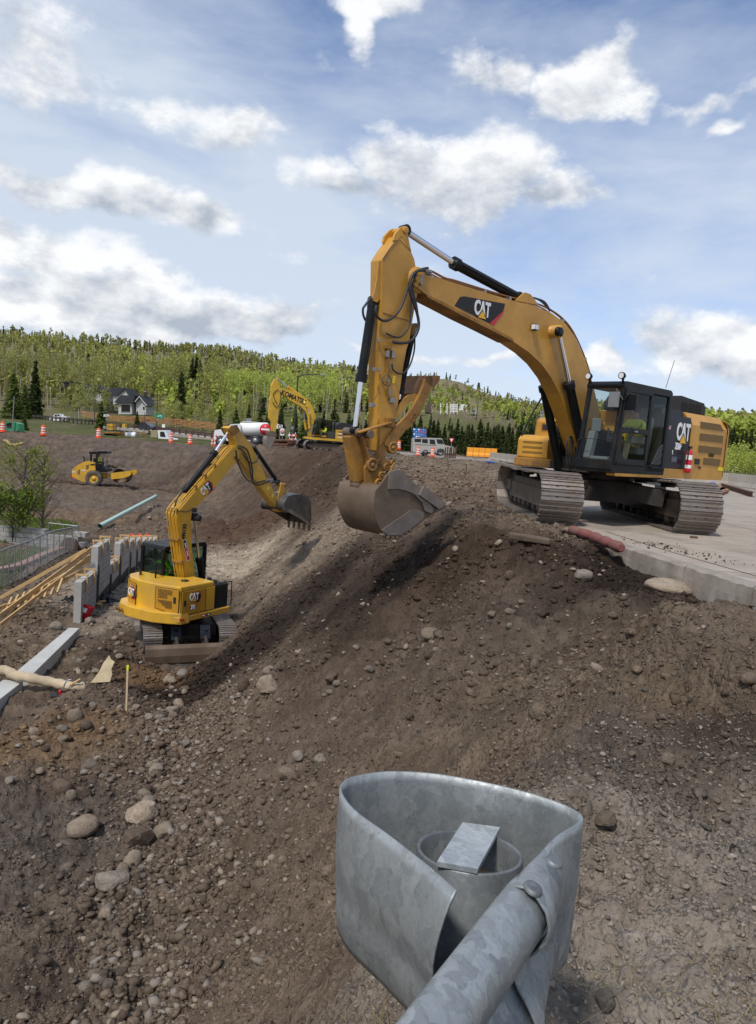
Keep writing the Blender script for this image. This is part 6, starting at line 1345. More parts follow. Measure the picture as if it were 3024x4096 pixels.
# ------------------------------------------------------------------ clods, gravel and pebbles: too many to count
def ico():
    import bmesh
    bm = bmesh.new(); bmesh.ops.create_icosphere(bm, subdivisions=1, radius=1); v = np.array([x.co[:] for x in bm.verts]); f = np.array([[q.index for q in g.verts] for g in bm.faces]); bm.free(); return v, f
def scatter(name, X, Y, S, mats_idx, mats, seed, flat=.62, sink=.25, label=None, lowpoly=True):
    rs = np.random.RandomState(seed); v, f = ico(); n = len(X); Z = H(X, Y)
    V = v[None]*(1+rs.uniform(-.40, .36, (n, len(v), 1))); V = V*np.stack([S*rs.uniform(.8, 1.3, n), S*rs.uniform(.65, 1.0, n), S*flat*rs.uniform(.7, 1.25, n)], 1)[:, None, :]
    a = rs.uniform(0, 6.28, n); ca, sa = np.cos(a)[:, None], np.sin(a)[:, None]; tl = rs.uniform(-.5, .5, n)[:, None]
    x = V[:, :, 0].copy(); z = V[:, :, 2].copy(); V[:, :, 0] = x*np.cos(tl)-z*np.sin(tl); V[:, :, 2] = x*np.sin(tl)+z*np.cos(tl)
    x, y = V[:, :, 0].copy(), V[:, :, 1].copy(); V[:, :, 0] = x*ca-y*sa+X[:, None]; V[:, :, 1] = x*sa+y*ca+Y[:, None]; V[:, :, 2] += (Z+S*(flat-2*sink*flat)*.8)[:, None]
    co = V.reshape(-1, 3).astype(np.float32); q = (f[None]+np.arange(n)[:, None, None]*len(v)).reshape(-1, 3).astype(np.int32)
    me = bpy.data.meshes.new(name); me.vertices.add(len(co)); me.vertices.foreach_set('co', co.ravel()); me.loops.add(q.size); me.loops.foreach_set('vertex_index', q.ravel())
    me.polygons.add(len(q)); me.polygons.foreach_set('loop_start', np.arange(0, q.size, 3, dtype=np.int32)); me.polygons.foreach_set('material_index', np.repeat(mats_idx, len(f)).astype(np.int32)); me.update()
    for m in mats: me.materials.append(m)
    at = me.color_attributes.new('tone', 'FLOAT_COLOR', 'POINT'); c = soil_rgb(X, Y)*rs.uniform(.72, 1.45, (n, 1)); c = np.repeat(c, len(v), 0); at.data.foreach_set('color', np.concatenate([c, np.ones((len(c), 1))], 1).astype(np.float32).ravel())
    o = bpy.data.objects.new(name, me); COL.objects.link(o); tag(o, label, kind='stuff'); return o
def toned(name, mulc=(1, 1, 1)):
    m = bpy.data.materials.new(name); m.use_nodes = True; t = NT(m.node_tree); p = t.n['Principled BSDF']; p.inputs['Roughness'].default_value = .95; p.inputs['Specular IOR Level'].default_value = .15
    c = t.mix(1.0, t.new('ShaderNodeAttribute', attribute_name='tone').outputs['Color'], mulc, 'MULTIPLY'); pos = t.new('ShaderNodeTexCoord').outputs['Object']
    c = t.mix(t.maprange(t.noise(pos, 25, 5, .7), .35, .65), t.mix(1.0, c, (.7, .68, .66), 'MULTIPLY'), t.mix(1.0, c, (1.35, 1.33, 1.3), 'MULTIPLY')); t.l.new(c, p.inputs['Base Color'])
    b = t.new('ShaderNodeBump'); b.inputs['Distance'].default_value = .02; t.l.new(t.noise(pos, 45, 5, .7), b.inputs['Height']); t.l.new(b.outputs[0], p.inputs['Normal']); return m
def clods():
    rs = np.random.RandomState(5)
    def samp(n, r0, r1, a0=-33, a1=33):
        r = r0*np.exp(rs.rand(n)*math.log(r1/r0)); a = np.radians(rs.uniform(a0, a1, n)); return np.sin(a)*r, np.cos(a)*r, r
    def clear(X, Y):
        k = ~(inpoly(X, Y, DECK) | (edge_dx(X, Y) > -.15) & (Y > 3.6) & (Y < 75))
        k &= ~((np.hypot(X+5, Y-19) < 1.5))
        return k
    # soil clods: size follows distance loosely, clustered
    X, Y, r = samp(112000, 1.9, 45); cl = fbm(X*.8, Y*.8, 3)+.5*fbm(X*3, Y*3, 2); face = sst(.3, 1.5, -H(X, Y, False))
    keep = clear(X, Y) & (rs.rand(len(X)) < np.clip(.46+1.7*cl+.25*sst(.3, 1.2, X), .05, 1)) & (r < 60) & (grassmask(X, Y) < .3); X, Y, r = X[keep], Y[keep], r[keep]
    S = np.clip(r*.0019*np.exp(rs.randn(len(X))*.60), .005, .085); mi = (rs.rand(len(X)) < .03).astype(int); mi[(rs.rand(len(X)) < .025)] = 2
    scatter('soil_clods', X, Y, S, mi, [m_cl, mr_t2, mr_g2], 3, flat=.55, sink=.42)
    # the band of loose cobbles and gravel that has rolled to the foot of the slope
    n = 11000; Yt = 5.2+rs.rand(n)**1.4*12; Xt = np.interp(Yt, [-20, 0, 6, 10, 15.4, 18, 22], [-3, -2.2, -1.75, -2.55, -3.9, -4.2, -4.8]); Xs = Xt+rs.randn(n)*(.26+.028*Yt)*(.5+rs.rand(n))+.15*np.sin(Yt*1.7)+.1
    S = np.clip((.012+.0012*Yt)*np.exp(rs.randn(n)*.6), .006, .065); k = clear(Xs, Yt) & ~((np.hypot(Xs+4.8, Yt-17.6) < 1.6))
    scatter('toe_gravel', Xs[k], Yt[k], S[k], rs.choice([0, 0, 0, 0, 0, 0, 0, 3, 3, 3, 1, 2, 0], k.sum())*(Yt[k] < 12+3*rs.rand(k.sum())), [m_cl, mr_t2, mr_g2, m_cl], 4)
    # fine gravel on the shoulder, lower right
    n = 15000; X = rs.uniform(.15, 2.9, n); Y = rs.uniform(1.0, 4.2, n); k = (X > .25+.15*Y) & clear(X, Y); X, Y = X[k], Y[k]
    scatter('shoulder_gravel', X, Y, np.clip(.0052*np.exp(rs.randn(len(X))*.45), .003, .02), rs.choice([0, 0, 1, 2], len(X)), [m_cl, mr_t2, mr_g2], 6)
    # crumbs on the road
    n = 230; t_ = rs.rand(n); X = 4.2+.9*t_+rs.randn(n)*.16; Y = 11.6-1.5*t_+rs.randn(n)*.28; k = edge_dx(X, Y) > .1
    v = scatter('road_crumbs', X[k], Y[k], np.clip(.006*np.exp(rs.randn(k.sum())*.6), .003, .035), np.zeros(k.sum(), int), [mr_dk], 8)
    co = np.empty(len(v.data.vertices)*3, np.float32); v.data.vertices.foreach_get('co', co); co = co.reshape(-1, 12, 3); co[:, :, 2] -= co[:, :, 2].min(1)[:, None]-.001; v.data.vertices.foreach_set('co', co.ravel()); v.data.update()
m_cl = toned('soil_clod'); mr_t2 = mat('pale_pebble', (.25, .205, .155), .95, var=.25, scale=8); mr_g2 = mat('grey_pebble', (.21, .18, .15), .95, var=.25, scale=8); mr_dk = mat('mud_crumb', (.07, .05, .035), .95)
clods()
# ================================================================== site objects in the pit
def beamobj(name, mt, a, b, w_, h_, parent=None, up=(0, 0, 1)):
    mb = MB(); mb.bar(a, b, w_, h_, up=up); return mb.build(name, mt, parent, .003)
def solid(o, label, cat, group=None): return tag(o, label, cat, group)
def footing():
    lab = ["lower end of the pale concrete footing strip, nearest the left edge of the photo", "upper stretch of the pale concrete footing strip, leading to the cast wall"]
    for k, (q) in enumerate(([(-60, 2812), (92, 2722), (92, 2722), (-40, 2905)], [(68, 2683), (275, 2510), (318, 2512), (132, 2695)])):
        z = -4.18
        if k == 0: P4 = [at_z(*p, z) for p in ((-80, 2790), (12, 2718), (93, 2724), (-60, 2842))]
        else: P4 = [at_z(*p, z) for p in q]
        mb = MB(); top = P4; bot = [p-Vector((0, 0, .32)) for p in P4]; mb.add(top+bot, [(3, 2, 1, 0), (4, 5, 6, 7), (0, 1, 5, 4), (1, 2, 6, 5), (2, 3, 7, 6), (3, 0, 4, 7)])
        o = mb.build('footing', m_concl, None, .015); solid(o, lab[k], 'footing', "pieces of the concrete footing")
        # make sure faces look outward
        o.data.flip_normals() if o.data.polygons[0].normal.z < 0 else None
footing()
def walls():
    P0, P1 = at_z(306, 2504, -4.42), at_z(589, 2237, -4.42); F = Fr(P0, (P1-P0).to_2d()); k = .4237
    W = thing('cast_wall', "row of pale grey cast wall panels in timber forms behind the compact excavator", 'wall', F.M)
    ps = [(745, 885, 770, 715, 1190), (890, 1010, 430, 425, 900), (1012, 1092, 620, 600, 860), (1098, 1182, 412, 405, 800), (1192, 1246, 408, 403, 700), (1254, 1304, 405, 400, 640), (1312, 1360, 405, 400, 600), (1366, 1404, 402, 400, 570), (1412, 1450, 402, 398, 545)]
    for i, (xa, xb, ya, yb, yg) in enumerate(ps):
        base = lambda x: 2504+(2237-2504)*(x*k-306)/(589-306)
        a0 = F.px(xa*k, base(xa*k)); a1 = F.px(xb*k, base(xb*k)); t0 = F.px(xa*k, 2000+ya*k); t1 = F.px(xb*k, 2000+yb*k)
        zt = (t0[1]+t1[1])/2; x0_, x1_ = a0[0], a1[0]
        mb = MB(); mb.prism([(x0_, -.3), (x1_, -.3), (x1_, zt), (x0_, zt)], 0.0, .20); o = mb.build('wall_panel', m_icf, W, .008)
        # recessed courses of the foam-form joints, and form ties
        for r in range(1, int(zt/.4)+1):
            mb2 = MB(); mb2.bx(x0_+.01, x1_-.01, -.004, .0, r*.4, r*.4+.008); mb2.build('form_joint', m_icfj, o)
        L = x1_-x0_
        for r in range(int(zt/.4)):
            if i < 4:
                mb2 = MB()
                for c_ in range(max(2, int(L/.3))): mb2.box((x0_+.12+c_*.3, -.015, .25+r*.4), (.012, .03, .03))
                q = mb2.build('form_ties', m_icfj, o); q['kind'] = 'stuff'
        # timber uprights and ties on top
        n = 2 if i < 4 else 1
        for j in range(n):
            xx = x0_+L*(j+.5)/n
            for yy in (-.04, .24):
                mb2 = MB(); mb2.bar((xx, yy, zt-.35), (xx, yy, zt+.15), .04, .05, up=(1, 0, 0)); mb2.build('timber_upright', m_wood, o)
            mb2 = MB(); mb2.bar((xx, -.08, zt+.12), (xx, .28, zt+.12), .04, .05); mb2.build('timber_tie', m_wood, o)
        if 1 <= i: 
            mb2 = MB(); mb2.prism([(x0_, -.3), (x1_, -.3), (x1_, .42 if i < 4 else .2), (x0_, .28)], -.012, -.004); mb2.build('black_membrane', m_blackf, o)
        if 1 <= i < 6:
            mb2 = MB(); mb2.prism([(x0_-.03, .0), (x0_+.12, .0), (x0_+.18, zt*.55), (x0_+.06, zt*.72), (x0_-.03, zt*.7)], -.03, -.02); mb2.build('membrane_flap', m_blackf, o)
    # ---- raking braces of new lumber
    B = [((0, 2392), (345, 2198)), ((0, 2460), (372, 2192)), ((0, 2500), (372, 2222)), ((12, 2448), (372, 2240)), ((92, 2400), (372, 2205)), ((30, 2425), (365, 2280)), ((-60, 2455), (270, 2322))]
    lb = ["topmost of the long raking boards", "second raking board from the top", "lowest raking board, nearest the dug trench", "raking board crossing just above the lowest one", "short steep raking board in the middle of the fan", "raking board resting under the middle pair", "raking board that ends on the ground short of the wall"]
    for i, ((xa, ya), (xb, yb)) in enumerate(B):
        a = at_z(xa, ya, -4.15 if i != 6 else -4.2); tx, tz = F.px(xb, yb, .28); b = F.M @ Vector((tx, .28+.04*i, max(tz, .2)))
        if i == 6: b = at_z(xb, yb, -4.2)
        mb = MB(); mb.bar(a, b, .04, .10); o = mb.build('timber_brace', m_wood, None, .003); solid(o, lb[i]+" propping the cast wall" if i < 6 else lb[i], 'timber board', "raking lumber braces")
    for i in range(9):
        t = .12+.085*i; a = at_z(20, 2395, -4.15).lerp(F.M @ Vector((1.2, .3, 1.3)), t); 
        o = beamobj('cross_block', m_wood, a+Vector((0, -.1, -.05)), a+Vector((.15, -.75, -.32)), .05, .1); solid(o, "short wooden cross block tying the raking boards together", 'timber block', "cross blocks between the braces")
    # crossed offcuts, red pail, black sheeting
    g = ghit(368, 2425); r = Vector((1, 0, 0))
    for (d0, lb_) in ((Vector((.42, -.30, .05)), "wooden offcut lying across another behind the red pail"), (Vector((.38, .22, .05)), "wooden offcut under the crossed one behind the red pail")):
        o = beamobj('timber_offcut', m_wood, g-d0*.9+Vector((0, 0, .12)), g+d0*.9+Vector((0, 0, .10)), .12, .04); solid(o, lb_, 'timber offcut')
    g = ghit(345, 2478); pm = Matrix.Translation(g+Vector((0, 0, .2))) @ Matrix.Rotation(R(-14), 4, 'X') @ Matrix.Rotation(R(16), 4, 'Y')
    pt = thing('pail', "red plastic pail tipped over at the end of the cast wall", 'pail', pm)
    mb = MB(); mb.lathe([(0, -.17), (.13, -.17), (.15, .17), (.157, .18), (.157, .21), (.14, .21), (.12, -.14), (0, -.14)], (0, 0, 0), 'z', 24); mb.build('bucket_body', m_red, pt)
    mb = MB(); mb.lathe([(.1455, -.0), (.1515, .13)], (0, 0, 0), 'z', 24); 
    mb.f = mb.f[13:19]; mb.m = mb.m[:6]; mb.sm = mb.sm[:6]; mb.build('paper_label', m_whitef, pt)
    rock(360, 2492, 38, 34, 1, "grey block standing in front of the red pail"); 
    # crumpled black sheet: a folded grid
    for (cx_, cy_, sx_, sy_, lb_) in ((405, 2402, .52, .22, "crumpled black plastic sheet at the foot of the second wall panel"), (283, 2412, .32, .10, "flap of black plastic lying left of the first wall panel")):
        g = ghit(cx_, cy_); n = 26; vs = []; fs = []
        for i in range(n):
            for j in range(n):
                u, v = i/(n-1)*2-1, j/(n-1)*2-1; rr = 1+.25*math.sin(5*math.atan2(v, u)+1); x_, y_ = u*sx_*rr, v*sy_*rr
                zz = .10*math.sin(u*9+v*4)*math.cos(v*7)+.10*(1-u*u)*(1-v*v)*1.6+.04*math.sin(u*21+v*13); e_ = max(abs(u), abs(v)); zz = zz*(1-e_**4)
                X_, Y_ = g.x+x_, g.y+y_; vs.append((X_-g.x, Y_-g.y, max(0.01, zz)+gz(X_, Y_)-g.z))
        for i in range(n-1):
            for j in range(n-1): fs.append((i*n+j, (i+1)*n+j, (i+1)*n+j+1, i*n+j+1))
        mb = MB(); mb.add(vs, fs, 0, True); o = mb.build('plastic_sheet', mat_sheet); o.location = g; solid(o, lb_, 'plastic sheet')
m_icf = mat('cast_panel_grey', (.40, .39, .37), .85, var=.08, dirt=(.26, .23, .2), dirt_amt=.2, scale=2, bump=.002); m_icfj = mat('panel_joint', (.24, .23, .22), .9)
mat_sheet = mat('black_sheet', (.012, .013, .015), .3)
walls()
def small_site():
    # drain sock pipe lying across the footing
    pts = [(-60, 2688), (20, 2682), (60, 2700), (120, 2712), (200, 2728), (262, 2742), (300, 2752), (335, 2748)]
    P_ = []
    for i, (x, y) in enumerate(pts): p = at_z(x, y, -4.04 if i < 4 else -4.1); P_.append(p)
    mb = MB(); rr = catmull(P_, 5); mb.tube(rr, [.10+.012*math.sin(i*1.7) for i in range(len(rr))], 14); o = mb.build('drain_pipe', mat_sock); solid(o, "cream fabric-wrapped drain pipe lying across the concrete footing", 'pipe')
    # weathered slab of wood
    g0, g1 = ghit(390, 2735), ghit(470, 2632); F = Fr(g0, (.98, .15))
    pl = F.poly([(362, 2732), (440, 2728), (447, 2700), (442, 2680), (453, 2652), (437, 2642), (428, 2626), (420, 2640), (408, 2655), (398, 2680), (380, 2710)]); mb = MB(); mb.prism(pl, -.04, .04)
    o = mb.build('split_slab', mat_slab, None, .008, F.M @ Matrix.Rotation(R(-22), 4, 'X')); solid(o, "pale splintered slab of wood standing tilted in the spoil beside the footing", 'slab')
    # shovel
    F = Fr(ghit(235, 2780), (.9, .4)); t = thing('shovel', "small shovel with dark blade and red collar leaning in the dirt by the drain pipe", 'shovel', F.M)
    mb = MB(); mb.tube([F.P(285, 2718), F.P(268, 2722), F.P(258, 2738), F.P(250, 2765)], .014, 8); mb.build('shaft', m_grey, t)
    mb = MB(); mb.prism(F.poly([(200, 2778), (228, 2776), (240, 2783), (228, 2786), (200, 2784)]), -.12, .12); mb.build('blade', m_blackm, t, .006)
    mb = MB(); mb.tube([F.P(243, 2778), F.P(240, 2762)], .035, 10); mb.build('collar', m_red, t)
    mb = MB(); mb.tube([F.P(278, 2742), F.P(322, 2716)], .022, 8); mb.build('wooden_handle', m_wood, t)
    # stakes
    g = ghit(506, 2842); F = Fr(g, (1, 0)); t = thing('survey_stake', "tall pale wooden survey stake with yellow-green top in the middle of the bench", 'stake', F.M)
    mb = MB(); mb.bar((0, 0, -.2), F.P(511, 2680), .035, .035, up=(1, 0, 0)); mb.build('stake_shaft', mat('bare_wood', (.6, .47, .3), .8), t); mb = MB(); mb.bar(F.P(511, 2680), F.P(512, 2662), .036, .036, up=(1, 0, 0)); mb.build('painted_top', m_vest, t)
    g = ghit(1863, 1912); F = Fr(g, (1, 0)); mb = MB(); mb.tube([(0, 0, -.2), F.P(1866, 1856)], .018, 6); o = mb.build('survey_stake', m_rust); o.matrix_world = F.M; solid(o, "thin dark rod standing in the dirt left of the large excavator's tracks", 'stake')
    # pale green pipe on the pit floor
    a, b = ghit(398, 2114), ghit(560, 2052); d = (b-a); b2 = Vector((b.x, b.y, b.z)); Fp = Fr(a, (d.x, d.y)); e = Fp.M @ Fp.P(620, 2024)
    a2 = a+Vector((0, 0, .12)); e.z = max(e.z, a.z+.3); mb = MB(); mb.tube([a2, e], .13, 20, 0, False); mb.tube([e, e-(e-a2).normalized()*.001], .13, 20); n_ = (e-a2).normalized(); mb.tube([e-n_*.3, e+n_*.02], .15, 20, 0, False)
    o = mb.build('pipe', mat('pale_green_pvc', (.42, .62, .53), .35)); solid(o, "long pale green plastic pipe lying slanted on the pit floor", 'pipe')
    # erosion sock of red fabric at the road edge
    sp = [(2283, 2118), (2320, 2130), (2362, 2142), (2404, 2160), (2446, 2176), (2485, 2192)]; lbs = ["first red sandbag, at the excavator end of the row", "second red sandbag of the row from the excavator track", "middle red sandbag of the row at the road edge", "fourth red sandbag of the row, before the kerb end", "last red sandbag of the row, against the kerb wall end"]
    for i in range(5):
        a, b = at_z(*sp[i], .04), at_z(*sp[i+1], .04); mb = MB(); N = 10; pp = [a.lerp(b, k/N) for k in range(N+1)]
        mb.tube(pp, [.035+.048*math.sin(math.pi*(k+.4)/(N+.8))**.45+.008*math.sin(k*2.7+i*2) for k in range(N+1)], 14); o = mb.build('sandbag', mat_sock2); solid(o, lbs[i], 'sandbag', "red sandbags at the road edge")
        if i > 0:
            mb = MB(); n_ = (b-a).normalized(); mb.tube([a-n_*.012, a+n_*.012], .05, 12); k_ = mb.build('tie', m_blackm, o); 
    # slab lying by the road edge
    g = ghit(2115, 2165); mb = MB(); mb.box((0, 0, .04), (.62, .26, .09), Matrix.Rotation(.06, 3, 'Y')); o = mb.build('stone_slab', mr_dark, None, .02); o.location = g; o.rotation_euler = (0, 0, -.1); solid(o, "flat dark brown slab lying in the dirt left of the sandbags", 'slab')
    for (x, y, w_, h_) in ((2268, 2146, 40, 20), (2300, 2152, 26, 16)): rock(x, y, w_, h_, 7, "broken lump of pale concrete beside the first sandbag", "concrete lumps by the sandbags")
    g = at_z(2775, 2153, .0); mb = MB(); mb.box((0, 0, .02), (.13, .05, .035)); o = mb.build('metal_scrap', m_rust, None, .004); o.location = g; solid(o, "small rusty metal scrap on the road behind the right-hand track", 'scrap')
    # orange string at the far end of the wall
    for k in range(3):
        pp = [ghit(498+10*j+k*6, 2150+3*math.sin(j*1.9+k)+3*k)+Vector((0, 0, .12+.04*math.sin(j*2.3+k))) for j in range(11)]; mb = MB(); mb.tube(catmull(pp, 3), .025, 5); o = mb.build('netting', m_orange); solid(o, "tangle of orange safety netting beyond the far end of the cast wall", 'safety netting', "orange safety netting")
    # rolled straw wattle on the far bank
    pp = [ghit(x, y)+Vector((0, 0, .1)) for x, y in ((14, 1768), (28, 1770), (42, 1782), (60, 1786), (78, 1780), (92, 1776))]; mb = MB(); mb.tube(catmull(pp, 4), .17, 10); o = mb.build('straw_wattle', mat('straw', (.38, .27, .13), .95, var=.2)); solid(o, "curved straw wattle lying on the far bank at the left edge", 'straw wattle')
    rock(178, 2112+20, 1, 1) if False else None
    # stepped stone retaining wall and culvert opening at the back left
    base = [at_z(x, y, -4.6) for x, y in ((-120, 2168), (352, 2206))]; F = Fr(base[0], (base[1]-base[0]).to_2d()); L = (base[1]-base[0]).length
    W = thing('retaining_wall', "low stepped block retaining wall behind the chain-link fence at the left", 'wall', F.M); rn = random.Random(9)
    ms = mb = MB(); mb.bx(-.18, .18, -.15, .15, 0, .19); bmesh_ = mb.mesh('block', m_block)
    for r in range(4):
        n = int(L/.62)
        for c_ in range(n):
            if r == 3 and c_ % 7 > 4: continue
            o = inst(bmesh_, 'block', W, Matrix.Translation((.3+c_*.62+(.31 if r % 2 else 0), .06*r+rn.uniform(-.01, .01), .0+.21*r)) @ Matrix.Diagonal((1.66, 1.4, 1.0, 1)))
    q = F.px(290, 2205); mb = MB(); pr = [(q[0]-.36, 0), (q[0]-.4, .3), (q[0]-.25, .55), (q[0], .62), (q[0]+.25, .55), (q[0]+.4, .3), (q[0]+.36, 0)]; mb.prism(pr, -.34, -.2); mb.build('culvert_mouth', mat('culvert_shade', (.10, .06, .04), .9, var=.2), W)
    # paver strip edging the lawn
    A = [ghit(x, y) for x, y in ((-40, 2290), (80, 2265), (170, 2225), (260, 2192))]; rn = random.Random(4); cu = catmull(A, 12); lab = "pink paver of the garden edging behind the chain-link fence"
    T = thing('garden_edging', "strip of pink pavers edging the lawn behind the chain-link fence", 'edging', Matrix.Translation(cu[0]))
    for i in range(0, len(cu)-1, 1):
        a, b = cu[i], cu[i+1]; mb = MB(); a_ = a-cu[0]; b_ = b-cu[0]; mb.bar(a_.lerp(b_, .04)+Vector((0, 0, .06)), a_.lerp(b_, .96)+Vector((0, 0, .06)), .34, .09); mb.build('paver', mat_pav, T)
mat_sock = mat('cream_fabric', (.50, .40, .27), .95, var=.1, dirt=(.3, .22, .15), dirt_amt=.2, scale=4, bump=.004)
mat_sock2 = mat('faded_red_fabric', (.23, .045, .048), .9, var=.25, dirt=(.17, .10, .08), dirt_amt=.5, scale=6, bump=.004)
mat_slab = mat('splintered_wood', (.58, .47, .30), .9, var=.2, dirt=(.35, .27, .18), dirt_amt=.2, scale=6, bump=.006)
m_block = mat('pale_block', (.36, .345, .32), .95, var=.15, scale=2, bump=.01); mat_pav = mat('pink_paver', (.34, .21, .165), .9, var=.15, scale=3)
small_site()
def chain_fence():
    def mesh_mat():
        m = bpy.data.materials.new('chain_link'); m.use_nodes = True; t = NT(m.node_tree); p = t.n['Principled BSDF']; p.inputs['Base Color'].default_value = (.36, .37, .38, 1); p.inputs['Metallic'].default_value = .5; p.inputs['Roughness'].default_value = .5
        return m
    mm = mesh_mat(); rows = [((-40, 2222, 2400), (60, 2190, 2375), (160, 2160, 2330), (240, 2125, 2280), (313, 2106, 2198)),]
    top = [(-60, 2228), (20, 2196), (60, 2182), (110, 2166), (160, 2144), (215, 2124), (260, 2115), (314, 2105)]
    bot = [(-60, 2378), (0, 2352), (60, 2330), (110, 2306), (160, 2276), (215, 2240), (260, 2216), (314, 2194)]
    T = thing('chain_link_fence', "grey chain-link fence with leaning posts across the lawn at the left", 'fence', Matrix.Translation(at_z(100, 2320, -4.5))); o0 = T.location.copy()
    zs = -4.5; tp = []; bp = []
    for (a, b) in zip(top, bot):
        q = at_z(*b, zs); F = Fr(q, (1, 0)); r = F.M @ F.P(*a); bp.append(q-o0); tp.append(r-o0)
    tpc, bpc = catmull(tp, 6), catmull(bp, 6)
    mb = MB(); mb.tube(tpc, .03, 8); mb.build('top_rail', m_grey, T); mb = MB(); mb.tube([q+Vector((0, 0, .05)) for q in bpc], .018, 6); mb.build('bottom_rail', m_grey, T)
    for i in range(0, len(tpc), 3):
        mb = MB(); mb.tube([bpc[i]-Vector((0, 0, .2)), tpc[i]], .024, 7); mb.build('fence_post', m_grey, T)
    # woven wire: two families of slanting wires
    mb = MB(); L = [0]
    for i in range(1, len(tpc)): L.append(L[-1]+(bpc[i]-bpc[i-1]).length)
    def at(s, h):
        s = min(max(s, 0), L[-1]-1e-4); i = max(k for k in range(len(L)-1) if L[k] <= s); f = (s-L[i])/(L[i+1]-L[i]); b = bpc[i].lerp(bpc[i+1], f); t = tpc[i].lerp(tpc[i+1], f); return b.lerp(t, h)
    s = -1.8; st = .17
    while s < L[-1]:
        for sg in (1, -1):
            a_, b_ = (s, s+1.7) if sg > 0 else (s+1.7, s)
            pts = [at(a_+(b_-a_)*h, h) for h in (0.02, .5, 1) if 0 <= a_+(b_-a_)*h <= L[-1]]
            if len(pts) > 1: mb.tube(pts, .006, 3, 0, False, False)
        s += st
    o = mb.build('wire_mesh', mm, T); o['kind'] = 'stuff'
    # second run behind, seen edge on
    mb = MB(); P = [at_y(*q, 36) for q in ((196, 2092), (314, 2105))]; T2 = thing('chain_link_fence', "short run of chain-link fence along the back of the lawn", 'fence', Matrix.Translation(P[0])); o2 = P[0]
    for q in (P[0], (P[0]+P[1])/2, P[1]): mb = MB(); mb.tube([q-o2, q-o2-Vector((0, 0, 1.1))], .03, 6); mb.build('fence_post', m_grey, T2)
    mb = MB(); mb.tube([P[0]-o2, P[1]-o2], .03, 6); mb.build('top_rail', m_grey, T2)
chain_fence()
def barrel_proto():
    t = thing('traffic_barrel', 'x', 'traffic barrel', Matrix())
    prof = [(0, 1.02), (.14, 1.02), (.16, .98)]; zz = .98; mb = MB(); h = .93; segs = 5
    r = lambda z: .235-.06*z
    mb.lathe([(0, .96), (r(.96)-.02, .97), (r(.93), .94)]+[(r(z), z) for z in (.80,)], (0, 0, 0), 'z', 20, 0)
    bands = [(.80, .68, 1), (.68, .56, 0), (.56, .44, 1), (.44, .32, 0), (.32, .22, 1), (.22, .05, 0)]
    b = mb.build('barrel_body', m_orange, t)
    for z1, z0, w_ in bands:
        mb = MB(); dz = .012 if w_ else 0; mb.lathe([(r(z1)-.004, z1), (r(z1)+.008+.0*dz, z1-.01), (r(z0)+.008, z0+.01), (r(z0)-.004, z0)], (0, 0, 0), 'z', 20, 0); mb.build('reflective_band' if w_ else 'orange_band', m_reflw if w_ else m_orange, t)
    mb = MB(); mb.lathe([(0, .07), (.33, .06), (.34, .0), (0, 0)], (0, 0, 0), 'z', 20); mb.build('rubber_base', m_orange, t)
    mb = MB(); mb.tube([(-.1, 0, .96), (-.08, 0, 1.05), (.08, 0, 1.05), (.1, 0, .96)], .02, 6); mb.build('handle', m_orange, t)
    return t
BARRELS = [(10, 1727, "orange and white traffic barrel at the left edge, beside the green machine"), (173, 1741, "lone orange traffic barrel on the bank in front of the grass"), (394, 1750, "orange traffic barrel just left of the yellow work platform"),
           (683, 1769, "orange traffic barrel in front of the white truck's bonnet"), (760, 1775, "orange traffic barrel between the white cab truck and the white tanker"), (1672, 1822, "orange traffic barrel in front of the pale off-roader's rear wheel"),
           (1729, 1825, "orange traffic barrel in front of the pale off-roader's doors"), (1594, 1796, "orange traffic barrel half hidden behind the thumb of the large excavator")]
def barrels():
    pr = barrel_proto()
    for i, (x, y, lb) in enumerate(BARRELS):
        g = ghit(x, y+1) if x < 1500 else at_y(x, y+1, 74); o = pr if i == 0 else copy_tree(pr); 
        sc_ = 38/FPX*(g-Vector(ON)).length/1.05
        o.location = g+Vector((0, 0, -.02)); o.scale = (sc_,)*3; o['label'] = lb; o['group'] = "orange traffic barrels around the site"
barrels()
# ================================================================== vehicles and street furniture beyond the pit
def vehicle(name, label, cat, F, body, y0, y1, wins, wheels, mt, parts=(), bev=.06, glass=None, group=None):
    """side outlines come as photo pixels on the near side plane y0"""
    T = thing(name, label, cat, F.M, group); P = F.poly
    mb = MB(); mb.prism(P(body, y0), y0, y1); b = mb.build('body', mt, T, bev)
    for w_ in wins:
        mb = MB(); mb.prism(P(w_, y0), y0-.012, y0+.02); mb.build('side_window', glass or m_wind, b)
        mb = MB(); mb.prism(P(w_, y0), y1-.02, y1+.012); mb.build('side_window', glass or m_wind, b)
    for (x, y, rp) in wheels:
        q = F.P(x, y, y0); r = rp/FPX*(F.M @ q-Vector(ON)).length
        for yy in (y0+.10, y1-.10):
            mb = MB(); mb.lathe([(r*.6, -.12), (r*.95, -.12), (r, -.08), (r, .08), (r*.95, .12), (r*.6, .12)], (q.x, yy, q.z), 'y', 22); w_ = mb.build('wheel', m_rubber, T)
            mb = MB(); mb.lathe([(0, -.10), (r*.2, -.10), (r*.3, -.05), (r*.55, -.06), (r*.62, -.11), (r*.62, .11), (0, .1)], (q.x, yy, q.z), 'y', 18); mb.build('rim', m_grey, w_)
    for nm, pl, a, b_, m_ in parts:
        mb = MB(); mb.prism(P(pl, y0), a, b_); mb.build(nm, m_, b, .01)
    return T, b
m_wind = mat('vehicle_glass', (.02, .025, .03), .08, spec=.8)
m_silver = mat('pale_grey_paint', (.42, .41, .38), .4, var=.04, coat=.3)
def sgn(c, s): return lambda pts: [(c[0]+x*s, c[1]+y*s) for x, y in pts]
